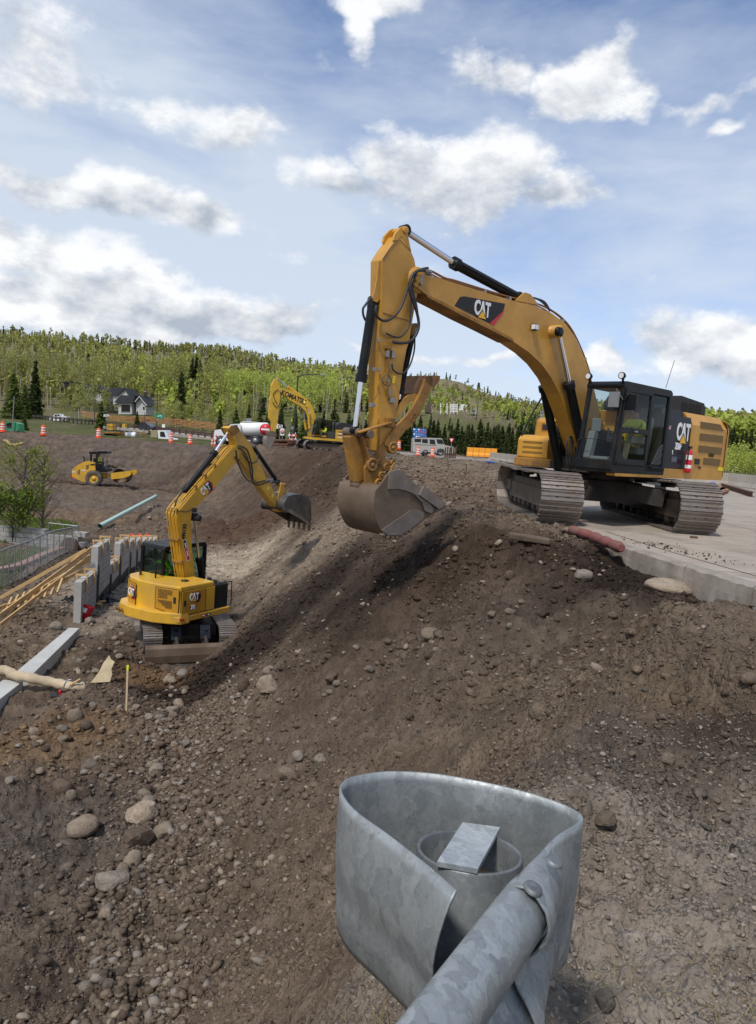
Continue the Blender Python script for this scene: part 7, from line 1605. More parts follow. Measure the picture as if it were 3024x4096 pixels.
def vehicles():
    g = at_y(1720, 1822, 76); F = Fr((g.x, 76, g.z), (1, .06)); c = sgn((1300, 1400), .3632)
    T, b = vehicle('off_road_car', "pale grey boxy off-road car parked behind two orange barrels", 'car', F, c([(966, 1115), (966, 1040), (975, 968), (1130, 966), (1288, 972), (1322, 1048), (1415, 1066), (1432, 1085), (1428, 1128), (1400, 1140), (1080, 1140), (970, 1120)]), -.9, .9,
        [c([(986, 978), (1058, 978), (1056, 1016), (986, 1012)]), c([(1068, 980), (1132, 982), (1132, 1028), (1070, 1022)]), c([(1152, 985), (1208, 987), (1216, 1040), (1154, 1034)])],
        [(1300+1272*.3632, 1400+1130*.3632, 13.5), (1300+1105*.3632, 1400+1130*.3632, 12)], m_silver,
        [('windscreen', c([(1225, 983), (1288, 985), (1314, 1034), (1240, 1030)]), -.93, -.91, m_wind), ('wheel_arch_trim', c([(1228, 1125), (1240, 1092), (1275, 1084), (1310, 1094), (1318, 1130)]), -.915, -.905, m_blackm), ('side_trim', c([(1060, 1125), (1225, 1125), (1225, 1140), (1060, 1140)]), -.93, -.9, m_blackm), ('waist_line', c([(990, 1040), (1225, 1046), (1225, 1051), (990, 1045)]), -.912, -.902, m_blackm), ('roof_box', c([(1030, 955), (1120, 957), (1120, 967), (1030, 965)]), -.3, .3, m_blackm)])
    # white pickups on the left road
    for (x0, y0, s, lb, Y) in ((52, 1639, 1.0, "white pickup truck facing the viewer at the far left beside a red-clad worker", 205), (193, 1656, 1.35, "white crew-cab pickup truck behind the dark rail fence", 175)):
        g = at_y(x0+25, y0+24, Y); F = Fr((g.x, Y, g.z), (-1, .05)); c = lambda pts, x0=x0, y0=y0, s=s: [(x0+a*s, y0+b*s) for a, b in pts]
        T, b = vehicle('pickup_truck', lb, 'pickup truck', F, c([(0, 19), (0, 10), (3, 7), (15, 5.5), (19, 0), (33, -.5), (37, 6), (53, 7), (54, 18), (50, 20), (3, 20)]), .95, -.95,
            [c([(20, 1.5), (26, 1), (26, 6.5), (18, 6.5)]), c([(27.5, 1), (32.5, 1), (35, 6.5), (27.5, 6.5)])], [(x0+10*s, y0+18.5*s, 4.6*s), (x0+43*s, y0+18.5*s, 4.6*s)], m_white, [('headlamp', c([(0, 10), (2, 9), (3, 12), (0, 12)]), .96, .94, m_lamp)], glass=m_wind)
    g = at_y(66, 1672, 190); F = Fr(g, (1, 0)); t = thing('person', "distant worker in a red top standing by the white pickup at the far left", 'person', F.M)
    mb = MB(); mb.lathe([(0, 0), (.16, 0), (.2, .5), (.2, .9), (0, .95)], (0, 0, 0), 'z', 10); mb.build('legs', m_cloth, t); mb = MB(); mb.lathe([(.18, .85), (.26, 1.1), (.28, 1.45), (.1, 1.58), (0, 1.6)], (0, 0, 0), 'z', 10); mb.tube([(.2, 0, 1.45), (.36, -.05, 1.1), (.34, -.2, .9)], .07, 7); mb.tube([(-.2, 0, 1.45), (-.36, -.05, 1.1), (-.34, -.2, .9)], .07, 7); mb.build('torso', m_red, t)
    mb = MB(); mb.lathe([(0, 0), (.09, .04), (.11, .14), (.08, .25), (0, .28)], (0, 0, 1.58), 'z', 10); mb.build('head', m_skin, t)
    # dark car on the bridge
    g = at_y(577, 1722, 112); F = Fr((g.x, 112, g.z), (1, -.15)); c = lambda p: p
    vehicle('dark_car', "dark blue car crossing the bridge behind the brown railing", 'car', F, [(552, 1712), (553, 1702), (560, 1693), (566, 1688), (580, 1688), (590, 1698), (600, 1703), (602, 1713), (598, 1718), (556, 1717)], -.9, .9, [[(562, 1694), (568, 1690), (572, 1690), (572, 1698), (560, 1698)], [(574, 1690), (580, 1690), (587, 1698), (574, 1698)]], [(563, 1715, 5), (592, 1716, 5)], mat('dark_blue_paint', (.02, .025, .04), .25, coat=.5))
    # white cab truck half behind the bank
    Y = 93; g = at_y(670, 1770, Y); F = Fr((g.x, Y, g.z), (1, 0)); c = sgn((0, 1250), .4843)
    vehicle('flatbed_truck', "white-cabbed truck with a tan box half hidden behind the dirt bank", 'truck', F, c([(1302, 972), (1365, 972), (1378, 1000), (1392, 1035), (1450, 1045), (1465, 1062), (1462, 1085), (1310, 1085)]), -1.1, 1.1, [c([(1322, 984), (1356, 984), (1370, 1030), (1322, 1026)])], [(700, 1776, 10)], m_white,
            [('tan_box', c([(1245, 972), (1300, 972), (1300, 1035), (1245, 1030)]), -1.1, .9, mat('tan_panel', (.33, .27, .15), .8)), ('chassis', c([(1160, 1035), (1310, 1040), (1310, 1060), (1160, 1055)]), -.6, .6, m_blackm), ('black_print', c([(1325, 1050), (1356, 1052), (1356, 1058), (1325, 1056)]), -1.12, -1.1, m_blackm)])
    # white water truck
    Y = 74; g = at_y(900, 1784, Y); F = Fr((g.x, Y, g.z), (-1, .02)); c = sgn((750, 1400), .454)
    T, b = vehicle('tanker_truck', "white tanker truck with a long round tank behind the far excavator's bucket", 'truck', F, c([(234, 800), (232, 740), (240, 705), (340, 692), (380, 655), (440, 650), (465, 655), (468, 790), (420, 800)]), 1.15, -1.15,
        [c([(360, 690), (388, 664), (400, 664), (400, 700), (365, 700)]), c([(405, 662), (440, 660), (440, 700), (405, 700)])], [(750+295*.454, 1400+808*.454, 20), (750+600*.454, 1400+800*.454, 18)], m_white,
        [('wheel_arch', c([(245, 800), (250, 768), (290, 752), (330, 765), (345, 805)]), 1.16, 1.14, m_blackm), ('grille', c([(233, 740), (240, 735), (240, 775), (233, 775)]), 1.0, -1.0, m_grey)])
    a, b2 = F.P(750+462*.454, 1400+700*.454, 0), F.P(750+712*.454, 1400+700*.454, 0); r = abs(F.px(900, 1400+640*.454)[1]-F.px(900, 1400+762*.454)[1])/2
    d = (b2-a).normalized(); mb = MB(); mb.tube([a-d*.0, a+d*.12, b2-d*.12, b2], [r*.8, r, r, r*.8], 28); mb.build('tank', m_white, T)
    mb = MB(); mb.box((a+b2)/2+Vector((0, 0, r+.03)), ((b2-a).length*.8, .5, .06)); mb.build('catwalk', m_white, T)
    mb = MB(); mb.bx(min(a.x, b2.x), max(a.x, b2.x), -.5, .5, a.z-r-.28, a.z-r-.02); mb.build('chassis', m_blackm, T)
    mb = MB(); q = F.P(750+541*.454, 1400+620*.454, 0); mb.box(q, (.55, .1, .45)); mb.build('arrow_board', m_grey, T)
    mb = MB(); q = F.P(750+686*.454, 1400+700*.454, 1.25); mb.lathe([(0, .0), (.58, .0), (.58, .02), (0, .02)], q, 'y', 24); s_ = mb.build('road_sign', m_redf, T)
    mb = MB(); mb.box(q+Vector((0, .04, 0)), (.85, .02, .18)); mb.build('white_bar', m_whitef, s_)
    # green machine and yellow platform by the barrels
    Y = 84; g = at_y(45, 1732, Y); F = Fr((g.x, Y, g.z), (1, 0)); c = sgn((0, 1650), .2724)
    T = thing('compressor', "green wheeled machine parked between the first barrel and a bare pole", 'compressor', F.M); gm = mat('machine_green', (.015, .30, .11), .45, var=.1, coat=.2)
    for nm, q, y0, y1, m_ in (('housing', [(180, 235), (180, 165), (215, 145), (265, 165), (272, 240), (272, 296), (190, 296)], -.7, .7, gm), ('lower_body', [(75, 250), (120, 235), (180, 240), (190, 296), (75, 290)], -.7, .7, gm), ('engine', [(70, 170), (130, 145), (175, 165), (165, 215), (120, 235), (80, 220)], -.4, .4, m_blackm), ('top_cover', [(60, 145), (140, 140), (150, 150), (60, 160)], -.6, .6, gm)):
        mb = MB(); mb.prism(F.poly(c(q), -.7), y0, y1); mb.build(nm, m_, T, .04)
    for x in (95, 240): q = F.P(x*.2724, 1650+285*.2724, -.7); mb = MB(); mb.lathe([(0, -.1), (.28, -.1), (.28, .1), (0, .1)], q, 'y', 16); mb.build('wheel', m_rubber, T)
    Y = 92; g = at_y(445, 1750, Y); F = Fr((g.x, Y, g.z), (1, 0)); c = sgn((0, 1250), .4843)
    T = thing('work_platform', "rusty yellow platform machine with cage railings right of a barrel", 'work platform', F.M)
    for nm, q, y0, y1, m_ in (('deck', [(850, 985), (992, 985), (992, 998), (850, 998)], -1, 1, m_catdirty), ('engine_box', [(875, 918), (925, 918), (925, 970), (875, 970)], -.6, .6, m_kom), ('yellow_drum', [(995, 920), (1018, 920), (1018, 948), (995, 948)], -.4, .4, m_kom), ('support_arm', [(935, 998), (992, 998), (992, 1034), (975, 1034), (968, 1012), (935, 1008)], -.8, .8, m_catdirty), ('rear_support', [(850, 998), (870, 998), (868, 1030), (850, 1030)], -.8, .8, m_rust), ('dark_engine', [(880, 1000), (935, 1000), (935, 1028), (880, 1028)], -.6, .6, m_blackm)):
        mb = MB(); mb.prism(F.poly(c(q), -1), y0, y1); mb.build(nm, m_, T, .02)
    for x in (870, 900, 932, 962, 990):
        a, b = F.P(x*.4843, 1250+985*.4843, -.9), F.P(x*.4843, 1250+908*.4843, -.9); mb = MB(); mb.tube([a, b], .03, 6); mb.build('railing_post', m_blackm, T)
    for y in (910, 945): mb = MB(); mb.tube([F.P(870*.4843, 1250+y*.4843, -.9), F.P(992*.4843, 1250+y*.4843, -.9)], .03, 6); mb.build('rail', m_blackm, T)
    for k in range(3):
        q = at_y(498+19*k, 1742, 93); mb = MB(); mb.tube([(-.28, 0, 0), (-.24, 0, 0), (.24, 0, 0), (.28, 0, 0)], [.3, .42, .42, .3], 18); mb.tube([(0, 0, .4), (0, 0, .5)], .1, 8); o = mb.build('water_tank', m_white); o.location = q; tag(o, ["left one of three white tanks between the yellow platform and the white-cabbed truck", "middle one of three white tanks on the bank", "right one of three white tanks, next to the sawhorse"][k], 'tank', "white tanks on the bank")
    F = Fr(at_y(570, 1765, 93), (1, 0)); T = thing('sawhorse', "low timber trestle between the white tanks and the white-cabbed truck", 'trestle', F.M); mb = MB(); mb.bar(F.P(548, 1733), F.P(590, 1735), .3, .14); mb.build('top_beam', m_brownwood, T)
    for x in (552, 586): mb = MB(); mb.bar(F.P(x, 1735), F.P(x, 1762), .1, .1, up=(1, 0, 0)); mb.build('leg', m_brownwood, T)
vehicles()
def sign(F, shape, post, mt, label, cat='sign', rim=None, txt=None, parent_post=m_grey, name='road_sign'):
    T = thing(name, label, cat, F.M); mb = MB(); mb.tube([F.P(*post[0], .06), F.P(*post[1], .06)], .04, 6); mb.build('post', parent_post, T)
    mb = MB(); mb.prism(F.poly(shape), -.02, .02); s = mb.build('panel', mt, T)
    if rim:
        c = (sum(p[0] for p in shape)/len(shape), sum(p[1] for p in shape)/len(shape)); q = [(c[0]+(x-c[0])*rim[1], c[1]+(y-c[1])*rim[1]) for x, y in shape]; mb = MB(); mb.prism(F.poly(q), -.03, -.022); mb.build('inner_field', rim[0], s)
    for (s_, x, y, h, m_) in (txt or []): text(s_, s, m_, F.P(x, y, -.04), (1, 0, 0), (0, 0, 1), h, .8, .0)
    return T
def furniture():
    F = Fr(at_y(640, 1720, 118), (1, 0))
    T = sign(F, [(625, 1654), (654, 1656), (653, 1677), (624, 1675)], ((625, 1720), (626, 1655)), m_green, "green direction sign with white roundabout arrow in front of the timber fence", rim=None, parent_post=m_pole)
    p = [c for c in T.children if c.name.startswith('panel')][0]; mb = MB(); A = [F.P(641+5*math.cos(a_/10*math.pi*1.5-1), 1666-4.5*math.sin(a_/10*math.pi*1.5-1), -.04) for a_ in range(11)]; mb.tube(A, .05, 5); mb.tube([F.P(629, 1665, -.04), F.P(637, 1665, -.04)], .05, 5); mb.build('arrow', m_whitef, p)
    mb = MB(); mb.prism(F.poly([(625.5, 1655), (653.5, 1657), (652.5, 1676), (624.5, 1674)]), -.021, -.022); mb.build('border', m_whitef, p) if False else None
    F = Fr(at_y(628, 1720, 116), (1, 0)); sign(F, [(624, 1677), (632, 1677), (628, 1684)], ((628, 1705), (628, 1680)), m_redf, "small red and white yield sign right below the green sign", rim=(m_whitef, .5))
    F = Fr(at_y(653, 1720, 114), (1, 0)); sign(F, [(648, 1697), (660, 1697), (660, 1710), (648, 1710)], ((654, 1718), (654, 1698)), m_whitef, "small square do-not-enter sign on the grass behind the bridge railing", rim=None, txt=None)
    q = F.P(654, 1703.5, -.05); mb = MB(); mb.lathe([(0, 0), (.22, 0), (.22, .01), (0, .01)], (q.x, q.y, q.z), 'y', 16); pp = [o for o in bpy.data.objects if o.name.startswith('panel')][-1]; mb.build('red_disc', m_redf, pp)
    F = Fr(at_y(427, 1690, 125), (1, 0)); T = sign(F, [(416, 1657), (436, 1658), (436, 1669), (416, 1668)], ((426, 1690), (426, 1660)), m_blackf, "black and white chevron board beside the small pine", name='chevron_sign'); pp = [c for c in T.children if c.name.startswith('panel')][0]
    for k in range(4): text('>', pp, m_whitef, F.P(418.5+4.7*k, 1663, -.04), (1, 0, 0), (0, 0, 1), .62, 1, .05)
    F = Fr(at_y(1678, 1760, 92), (1, 0)); T = sign(F, [(1652, 1711), (1706, 1716), (1705, 1754), (1652, 1750)], ((1680, 1800), (1680, 1715)), mat('blue_sign', (.02, .13, .42), .5), "blue motorist services board with white logo tiles behind the pale off-road car", name='services_sign', parent_post=m_pole); pp = [c for c in T.children if c.name.startswith('panel')][0]
    rn = random.Random(2)
    for r in range(4):
        for c_ in range(6):
            if rn.random() < .2: continue
            mb = MB(); q = F.P(1657+9*c_, 1717+9.5*r+.6*c_, -.03); mb.box(q, (.2, .02, .16)); mb.build('logo_tile', [m_whitef, mat_lb, mat_lb2][rn.randrange(3)], pp)
    F = Fr(at_y(1806, 1800, 74), (1, 0)); sign(F, [(1795, 1752), (1817, 1752), (1806, 1774)], ((1806, 1822), (1806, 1760)), m_redf, "red and white yield sign right of the pale off-road car", rim=(m_whitef, .56))
    F = Fr(at_y(1130, 1790, 69.5), (1, 0)); T = sign(F, [(1121, 1714), (1137, 1714), (1137, 1742), (1121, 1742)], ((1129, 1790), (1129, 1716)), m_whitef, "do-not-enter sign on a post behind the far excavator's bucket"); pp = [c for c in T.children if c.name.startswith('panel')][0]
    q = F.P(1129, 1728, -.05); mb = MB(); mb.lathe([(0, 0), (.17, 0), (.17, .01), (0, .01)], q, 'y', 20); d = mb.build('red_disc', m_redf, pp); mb = MB(); mb.box(q-Vector((0, .01, 0)), (.24, .01, .05)); mb.build('white_bar', m_whitef, d)
    F = Fr(at_y(1120, 1790, 70.5), (1, 0)); T = sign(F, [(1107, 1695), (1130, 1700), (1130, 1716), (1106, 1714)], ((1118, 1790), (1118, 1700)), m_whitef, "white sign with a black no-turn ring above the do-not-enter sign"); pp = [c for c in T.children if c.name.startswith('panel')][0]
    q = F.P(1119, 1706, -.05); mb = MB(); mb.lathe([(.12, 0), (.19, 0), (.19, .01), (.12, .01)], q, 'y', 20); mb.build('ring', m_blackf, pp)
    F = Fr(at_y(1170, 1790, 71), (1, 0)); T = thing('barricade', "striped orange and white barricade left of the far excavator's cab", 'barricade', F.M)
    for k in range(2):
        for j in range(4):
            mb = MB(); x = 1153+8.4*j; y = 1737+17*k; mb.prism(F.poly([(x, y), (x+8.3, y), (x+8.3, y+8), (x, y+8)]), -.03, .03); mb.build('stripe_board', m_orange if (j+k) % 2 else m_whitef, T)
    for x in (1158, 1182): mb = MB(); mb.bar(F.P(x, 1730, .06), F.P(x, 1775, .06), .06, .06, up=(1, 0, 0)); mb.build('leg', m_whitef, T)
    # small control box on a post
    F = Fr(at_y(1168, 1790, 73), (1, 0)); T = thing('control_box', "grey cabinet fixed to a post at the foot of the tall street lamp", 'cabinet', F.M); mb = MB(); mb.bx(*sorted((F.px(1164, 1700)[0], F.px(1175, 1700)[0])), -.1, .1, F.px(1168, 1718)[1], F.px(1168, 1704)[1]); mb.build('cabinet_body', m_grey, T); mb = MB(); mb.tube([F.P(1168, 1760), F.P(1168, 1710)], .04, 6); mb.build('post', m_grey, T)
    # lamps
    def lamp(pole, arm, Y, label, head=None, name='street_lamp', m_=m_pole, r=.09):
        F = Fr(at_y(*pole[0], Y), (1, 0)); T = thing(name, label, 'street lamp', F.M); mb = MB(); mb.tube([F.P(*pole[0])-Vector((0, 0, 1.0)), F.P(*pole[1])], [r*1.3, r*.8], 8); mb.build('pole', m_, T)
        if arm: mb = MB(); mb.tube(catmull([F.P(*q) for q in arm], 4), r*.55, 7); mb.build('arm', m_, T); 
        if head: a, b = F.P(*head[0]), F.P(*head[1]); mb = MB(); mb.bar(a, b, .3, .12); mb.build('lamp_head', m_grey, T, .02)
    lamp(((1173, 1760), (1192, 1504)), [(1192, 1508), (1205, 1502), (1235, 1497), (1282, 1498)], 74, "tall black street lamp with a long arm behind the far excavator", ((1282, 1498), (1301, 1499)))
    lamp(((624, 1712), (631, 1582)), [(630, 1586), (620, 1577), (600, 1570), (585, 1568)], 122, "black street lamp in front of the trees right of the white house", ((585, 1568), (575, 1566)))
    lamp(((378, 1660), (381, 1583)), [(381, 1590), (372, 1578), (356, 1571)], 150, "black street lamp in front of the brown house", None, r=.07); 
    lamp(((46, 1733), (57, 1584)), None, 83, "bare grey pole leaning beside the green machine", None, 'bare_pole', m_grey, .06)
    lamp(((575, 1745), (579, 1650)), None, 96, "thin rusty post between the white tanks and the truck", None, 'rusty_post', m_rust, .05)
    lamp(((1906, 1670), (1914, 1590)), None, 210, "thin utility pole on the slope below the hilltop", None, 'utility_pole', m_pole, .10)
    # message tower behind the boom
    F = Fr(at_y(2160, 1745, 60), (1, 0)); T = thing('lattice_mast', "slim white lattice mast seen between the large excavator's boom cylinders", 'mast', F.M)
    for dx in (0, 9): mb = MB(); mb.tube([F.P(2160+dx, 1742), F.P(2163+dx, 1640)], .035, 6); mb.build('mast_leg', m_grey, T)
    for k in range(8): mb = MB(); mb.tube([F.P(2160, 1742-13*k), F.P(2171, 1736-13*k)], .02, 5); mb.build('rung', m_grey, T)
    # stacks of rusty pipe near the far excavator
    k = 0
    for (x0, x1, y) in ((1092, 1160, 1769), (1110, 1185, 1762), (1090, 1170, 1779), (1095, 1150, 1788), (1150, 1200, 1773), (1075, 1130, 1762)):
        a, b = at_y(x0, y, 69-.3*k), at_y(x1, y+2, 69-.3*k); mb = MB(); mb.tube([a, b], .14, 12); o = mb.build('steel_pipe', m_rust); tag(o, ["rusty pipe on the stack left of the far excavator's tracks"][0], 'pipe', "rusty pipes stacked by the far excavator"); k += 1
    g = ghit(1795, 1833)
    for k in range(6): 
        g = at_y(1780+8*k, 1832, 66); mb = MB(); mb.tube([(0, 0, 0), (.03*(k % 3-1), 0, .98+.06*(k % 2))], .07, 8); o = mb.build('steel_post', m_rust); o.location = g; tag(o, "upright rusty post in the bundle in front of the off-road car's bonnet", 'post', "bundle of rusty posts")
    # water-filled orange barriers and concrete barriers
    lbo = ["left end", "second from the left", "middle", "second from the right", "right end"]
    for k in range(5):
        a = at_y(1866+24*k, 1825+1.2*k, 84); b = at_y(1889+24*k, 1826+1.2*k, 84); L = (b-a).length*.98; mb = MB()
        mb.prism([(-.28, 0), (.28, 0), (.26, .25), (.14, .5), (.12, 1.05), (-.12, 1.05), (-.14, .5), (-.26, .25)], -L/2, L/2); t = thing('plastic_barrier', "orange-yellow water-filled barrier, %s of the row beyond the dirt" % lbo[k], 'barrier', frame((a+b)/2, (0, -1)), "orange-yellow plastic barriers")
        mb.build('barrier_body', mat_bar, t, .04)
        for z in (.35, .7): mb = MB(); mb.bx(-.3+.1*(z > .5), -.2+.06*(z > .5), -L*.35, L*.35, z-.05, z+.05); mb.build('forklift_slot', mat_bard, t)
    def jersey(a, b, lab, gr):
        d = (b-a); L = d.length; n = max(1, round(L/3.0)); dirv = Vector((d.x, d.y, 0)).normalized()
        for i in range(n):
            c = a.lerp(b, (i+.5)/n); c.z = 0.0; T = frame(c, (-dirv.y, dirv.x)); mb = MB(); h = L/n/2-.02; mb.prism([(-.3, 0), (.3, 0), (.3, .08), (.18, .33), (.1, .86), (-.1, .86), (-.18, .33), (-.3, .08)], -h, h); o = mb.build('concrete_barrier', m_conc, None, .015); o.matrix_world = T; tag(o, lab % ('first', 'second', 'third', 'fourth', 'fifth')[i] if '%' in lab else lab, 'barrier', gr)
    A = at_z(3150, 1975, 0); B = at_z(2915, 1943, 0); C = at_z(2560, 1916, 0); jersey(A, B, "%s grey concrete barrier right of the large excavator, counted from the photo edge", "concrete barriers along the far road edge"); jersey(B, C, "%s grey concrete barrier hidden partly behind the counterweight, counted from its right", "concrete barriers along the far road edge")
    jersey(at_z(2085, 1858, 0), at_z(1962, 1838, 0), "%s grey concrete barrier right of the orange-yellow barriers, counted from the storage box", "concrete barriers by the plastic barriers")
    # trailer, beams and rusty pipes behind the excavator on the road
    Y = 31; F = Fr(at_y(2700, 1965, Y), (1, .1)); T = thing('flat_trailer', "low dark flatbed trailer with white sacks seen under the excavator's counterweight", 'trailer', F.M)
    mb = MB(); mb.prism(F.poly([(2628, 1922), (2828, 1936), (2827, 1958), (2628, 1942)]), 0, 2.0); mb.build('bed', mat('trailer_grey', (.06, .065, .07), .6, var=.2), T, .02)
    mb = MB(); mb.prism(F.poly([(2798, 1945), (2828, 1948), (2826, 1972), (2800, 1972)]), .1, .5); mb.prism(F.poly([(2640, 1940), (2670, 1942), (2668, 1964), (2642, 1962)]), .1, .5); mb.build('wheel', m_rubber, T, .03)
    for k in range(3): mb = MB(); q = F.P(2655+62*k, 1924+4*k, .8); mb.box(q, (.55, .8, .09)); mb.build('white_sack', m_white, T, .03)
    mb = MB(); q = at_z(2848, 1950, .0); mb.box((0, 0, .14), (.3, .3, .28)); mb.tube([(-.1, 0, .28), (0, 0, .36), (.1, 0, .28)], .02, 6); o = mb.build('jerry_can', mat('blue_plastic', (.02, .08, .4), .4), None, .03); o.location = q; tag(o, "blue plastic can on the road right of the flatbed trailer", 'can')
    for (p0, p1, h, lb) in (((2885, 1940), (3010, 1978), .24, "front rusty steel beam lying on the road at the right edge"), ((2960, 1938), (3060, 1925), .22, "rusty steel beam lying behind the front one at the right edge"), ((2905, 1952), (2990, 1966), .1, "thin rusty bar lying left of the steel beams")):
        a, b = at_z(*p0, h/2), at_z(*p1, h/2); T = thing('steel_beam', lb, 'steel beam', frame((a+b)/2, (b-a).to_2d())); L = (b-a).length
        mb = MB(); mb.bx(-L/2, L/2, -.12, .12, h/2-.02, h/2); mb.bx(-L/2, L/2, -.12, .12, -h/2, -h/2+.02); mb.bx(-L/2, L/2, -.01, .01, -h/2+.02, h/2-.02); mb.build('i_section', m_rust, T)
    for (p0, p1, r, lb) in (((2878, 1972), (2908, 1962), .11, "short tan pipe offcut lying on the road left of the steel beams"), ((2872, 1945), (2890, 1957), .12, "tan pipe offcut behind the nearer one")):
        a, b = at_z(*p0, r), at_z(*p1, r); mb = MB(); mb.tube([a, b], r, 14, 0, False); mb.tube([a, b], r*.85, 14, 0, False); o = mb.build('pipe_offcut', mat('tan_rust', (.28, .14, .07), .8, var=.2)); tag(o, lb, 'pipe')
    g = ghit(2068, 1860); F = Fr(at_z(2068, 1859, .05), (1, 0)); T = thing('traffic_cone', "orange and white cone tipped against the large excavator's storage box", 'traffic cone', F.M @ Matrix.Rotation(R(65), 4, 'Y')); mb = MB(); mb.lathe([(.04, .7), (.08, .5)], (0, 0, 0), 'z', 16); mb.lathe([(.12, .34), (.19, .04)], (0, 0, 0), 'z', 16); mb.box((0, 0, .02), (.45, .45, .04)); mb.build('cone_body', m_orange, T); mb = MB(); mb.lathe([(.08, .5), (.12, .34)], (0, 0, 0), 'z', 16); mb.build('reflective_band', m_reflw, T)
    g = ghit(1955, 1852); mb = MB(); mb.box((0, 0, .1), (.4, .3, .2)); mb.box((.4, 0, .08), (.35, .3, .16)); o = mb.build('tarpaulin_bundle', mat('blue_tarp', (.03, .1, .35), .5, var=.2), None, .07); o.location = g; tag(o, "crumpled blue tarpaulin bundle on the dirt in front of the plastic barriers", 'bundle')
    # leaning channelizer by the tanker
    for (x0, y0, x1, y1, lb) in ((848, 1782, 850, 1752, "orange and white traffic post left of the tanker's front wheel"), (857, 1785, 866, 1740, "leaning orange post against the tanker's front wheel")):
        F = Fr(at_y(x0, y0, 71), (1, 0)); T = thing('channelizer_post', lb, 'traffic post', F.M); a, b = F.P(x0, y0), F.P(x1, y1)
        for k in range(5): mb = MB(); mb.tube([a.lerp(b, k/5), a.lerp(b, (k+1)/5)], .10-.006*k, 8); mb.build('band', m_orange if k % 2 == 0 else m_reflw, T)
mat_lb = mat('light_blue_tile', (.15, .35, .65), .5); mat_lb2 = mat('reddish_tile', (.5, .12, .1), .5); mat_bar = mat('barrier_orange_yellow', (.85, .34, .02), .5, var=.05); mat_bard = mat('barrier_shade', (.5, .17, .01), .6)
furniture()
def bridge():
    pts = [(418, 1712, 122), (640, 1735, 112), (860, 1765, 98)]
    A = [at_y(x, y, Y) for x, y, Y in pts]; A = [Vector((p.x, p.y, p.z)) for p in A]
    T = thing('bridge', "low road bridge with brown post railing, pale concrete edge and dark green girder", 'bridge', Matrix.Translation(A[0])); o0 = A[0]
    for i in range(2):
        a, b = A[i]-o0, A[i+1]-o0; d = (b-a).normalized()
        mb = MB(); mb.bar(a+Vector((0, 0, .12)), b+Vector((0, 0, .12)), .5, .42); mb.build('concrete_edge', m_conc, T)
        mb = MB(); mb.bar(a+Vector((0, 0, -.75)), b+Vector((0, 0, -.75)), .3, 1.3); mb.build('girder', mat('girder_green', (.018, .045, .032), .6), T)
        n = Vector((-d.y, d.x, 0)); mb = MB(); mb.add([a+Vector((0, 0, .30)), b+Vector((0, 0, .30)), b+n*9+Vector((0, 0, .3)), a+n*9+Vector((0, 0, .3))], [(0, 1, 2, 3)]); mb.build('bridge_deck', m_conc, T)
        for yy in (0, 8.6):
            for z in (.62, .92):
                mb = MB(); mb.bar(a+n*yy+Vector((0, 0, z)), b+n*yy+Vector((0, 0, z)), .12, .17); mb.build('rail', m_brownrail, T)
            L = (b-a).length; m = int(L/1.9)
            for k in range(m): q = a+n*yy+d*(k+.5)*L/m; mb = MB(); mb.box(q+Vector((0, -.02, .62)), (.2, .2, .82)); mb.build('rail_post', m_brownrail, T)
m_brownrail = mat('brown_rail_steel', (.075, .035, .03), .7)
bridge()
def rail_fences():
    # dark rail fence in front of the left road
    P = [ghit(x, y) for x, y in ((130, 1676), (180, 1680), (240, 1687), (310, 1694), (370, 1699), (425, 1700))]; C = catmull(P, 4); T = thing('rail_fence', "dark two-rail fence running in front of the white pickup trucks", 'fence', Matrix.Translation(C[0])); o0 = C[0]
    for i, p in enumerate(C):
        mb = MB(); mb.box(p-o0+Vector((0, 0, .45)), (.25, .25, 1.2)); mb.build('fence_post', m_pole2, T)
        if i < len(C)-1:
            for z in (.65, .9): mb = MB(); mb.bar(p-o0+Vector((0, 0, z)), C[i+1]-o0+Vector((0, 0, z)), .12, .2); mb.build('fence_rail', m_pole2, T)
    # timber screen fence with horizontal boards
    P = [at_y(x, y, Y) for x, y, Y in ((326, 1664, 176), (480, 1686, 168), (580, 1690, 160), (700, 1700, 150), (800, 1712, 142), (905, 1722, 135))]; C = catmull(P, 5); T = thing('timber_fence', "orange-brown horizontal board fence below the houses and aspens", 'fence', Matrix.Translation(C[0])); o0 = C[0]; rn = random.Random(8)
    for i in range(len(C)-1):
        a, b = C[i]-o0, C[i+1]-o0; mb = MB(); mb.box(a+Vector((0, 0, .6)), (.18, .18, 1.6)); mb.build('fence_post', m_brownwood, T)
        for k in range(5): zz = .08+.28*k+rn.uniform(-.03, .03); mb = MB(); mb.bar(a+Vector((0, 0, zz)), b+Vector((0, 0, zz+rn.uniform(-.04, .04))), .05, .17); mb.build('board', m_fenceb if rn.random() < .6 else m_brownwood, T)
m_pole2 = mat('dark_fence_timber', (.045, .032, .028), .8); m_fenceb = mat('orange_fence_board', (.42, .20, .075), .8, var=.2, scale=3)
rail_fences()
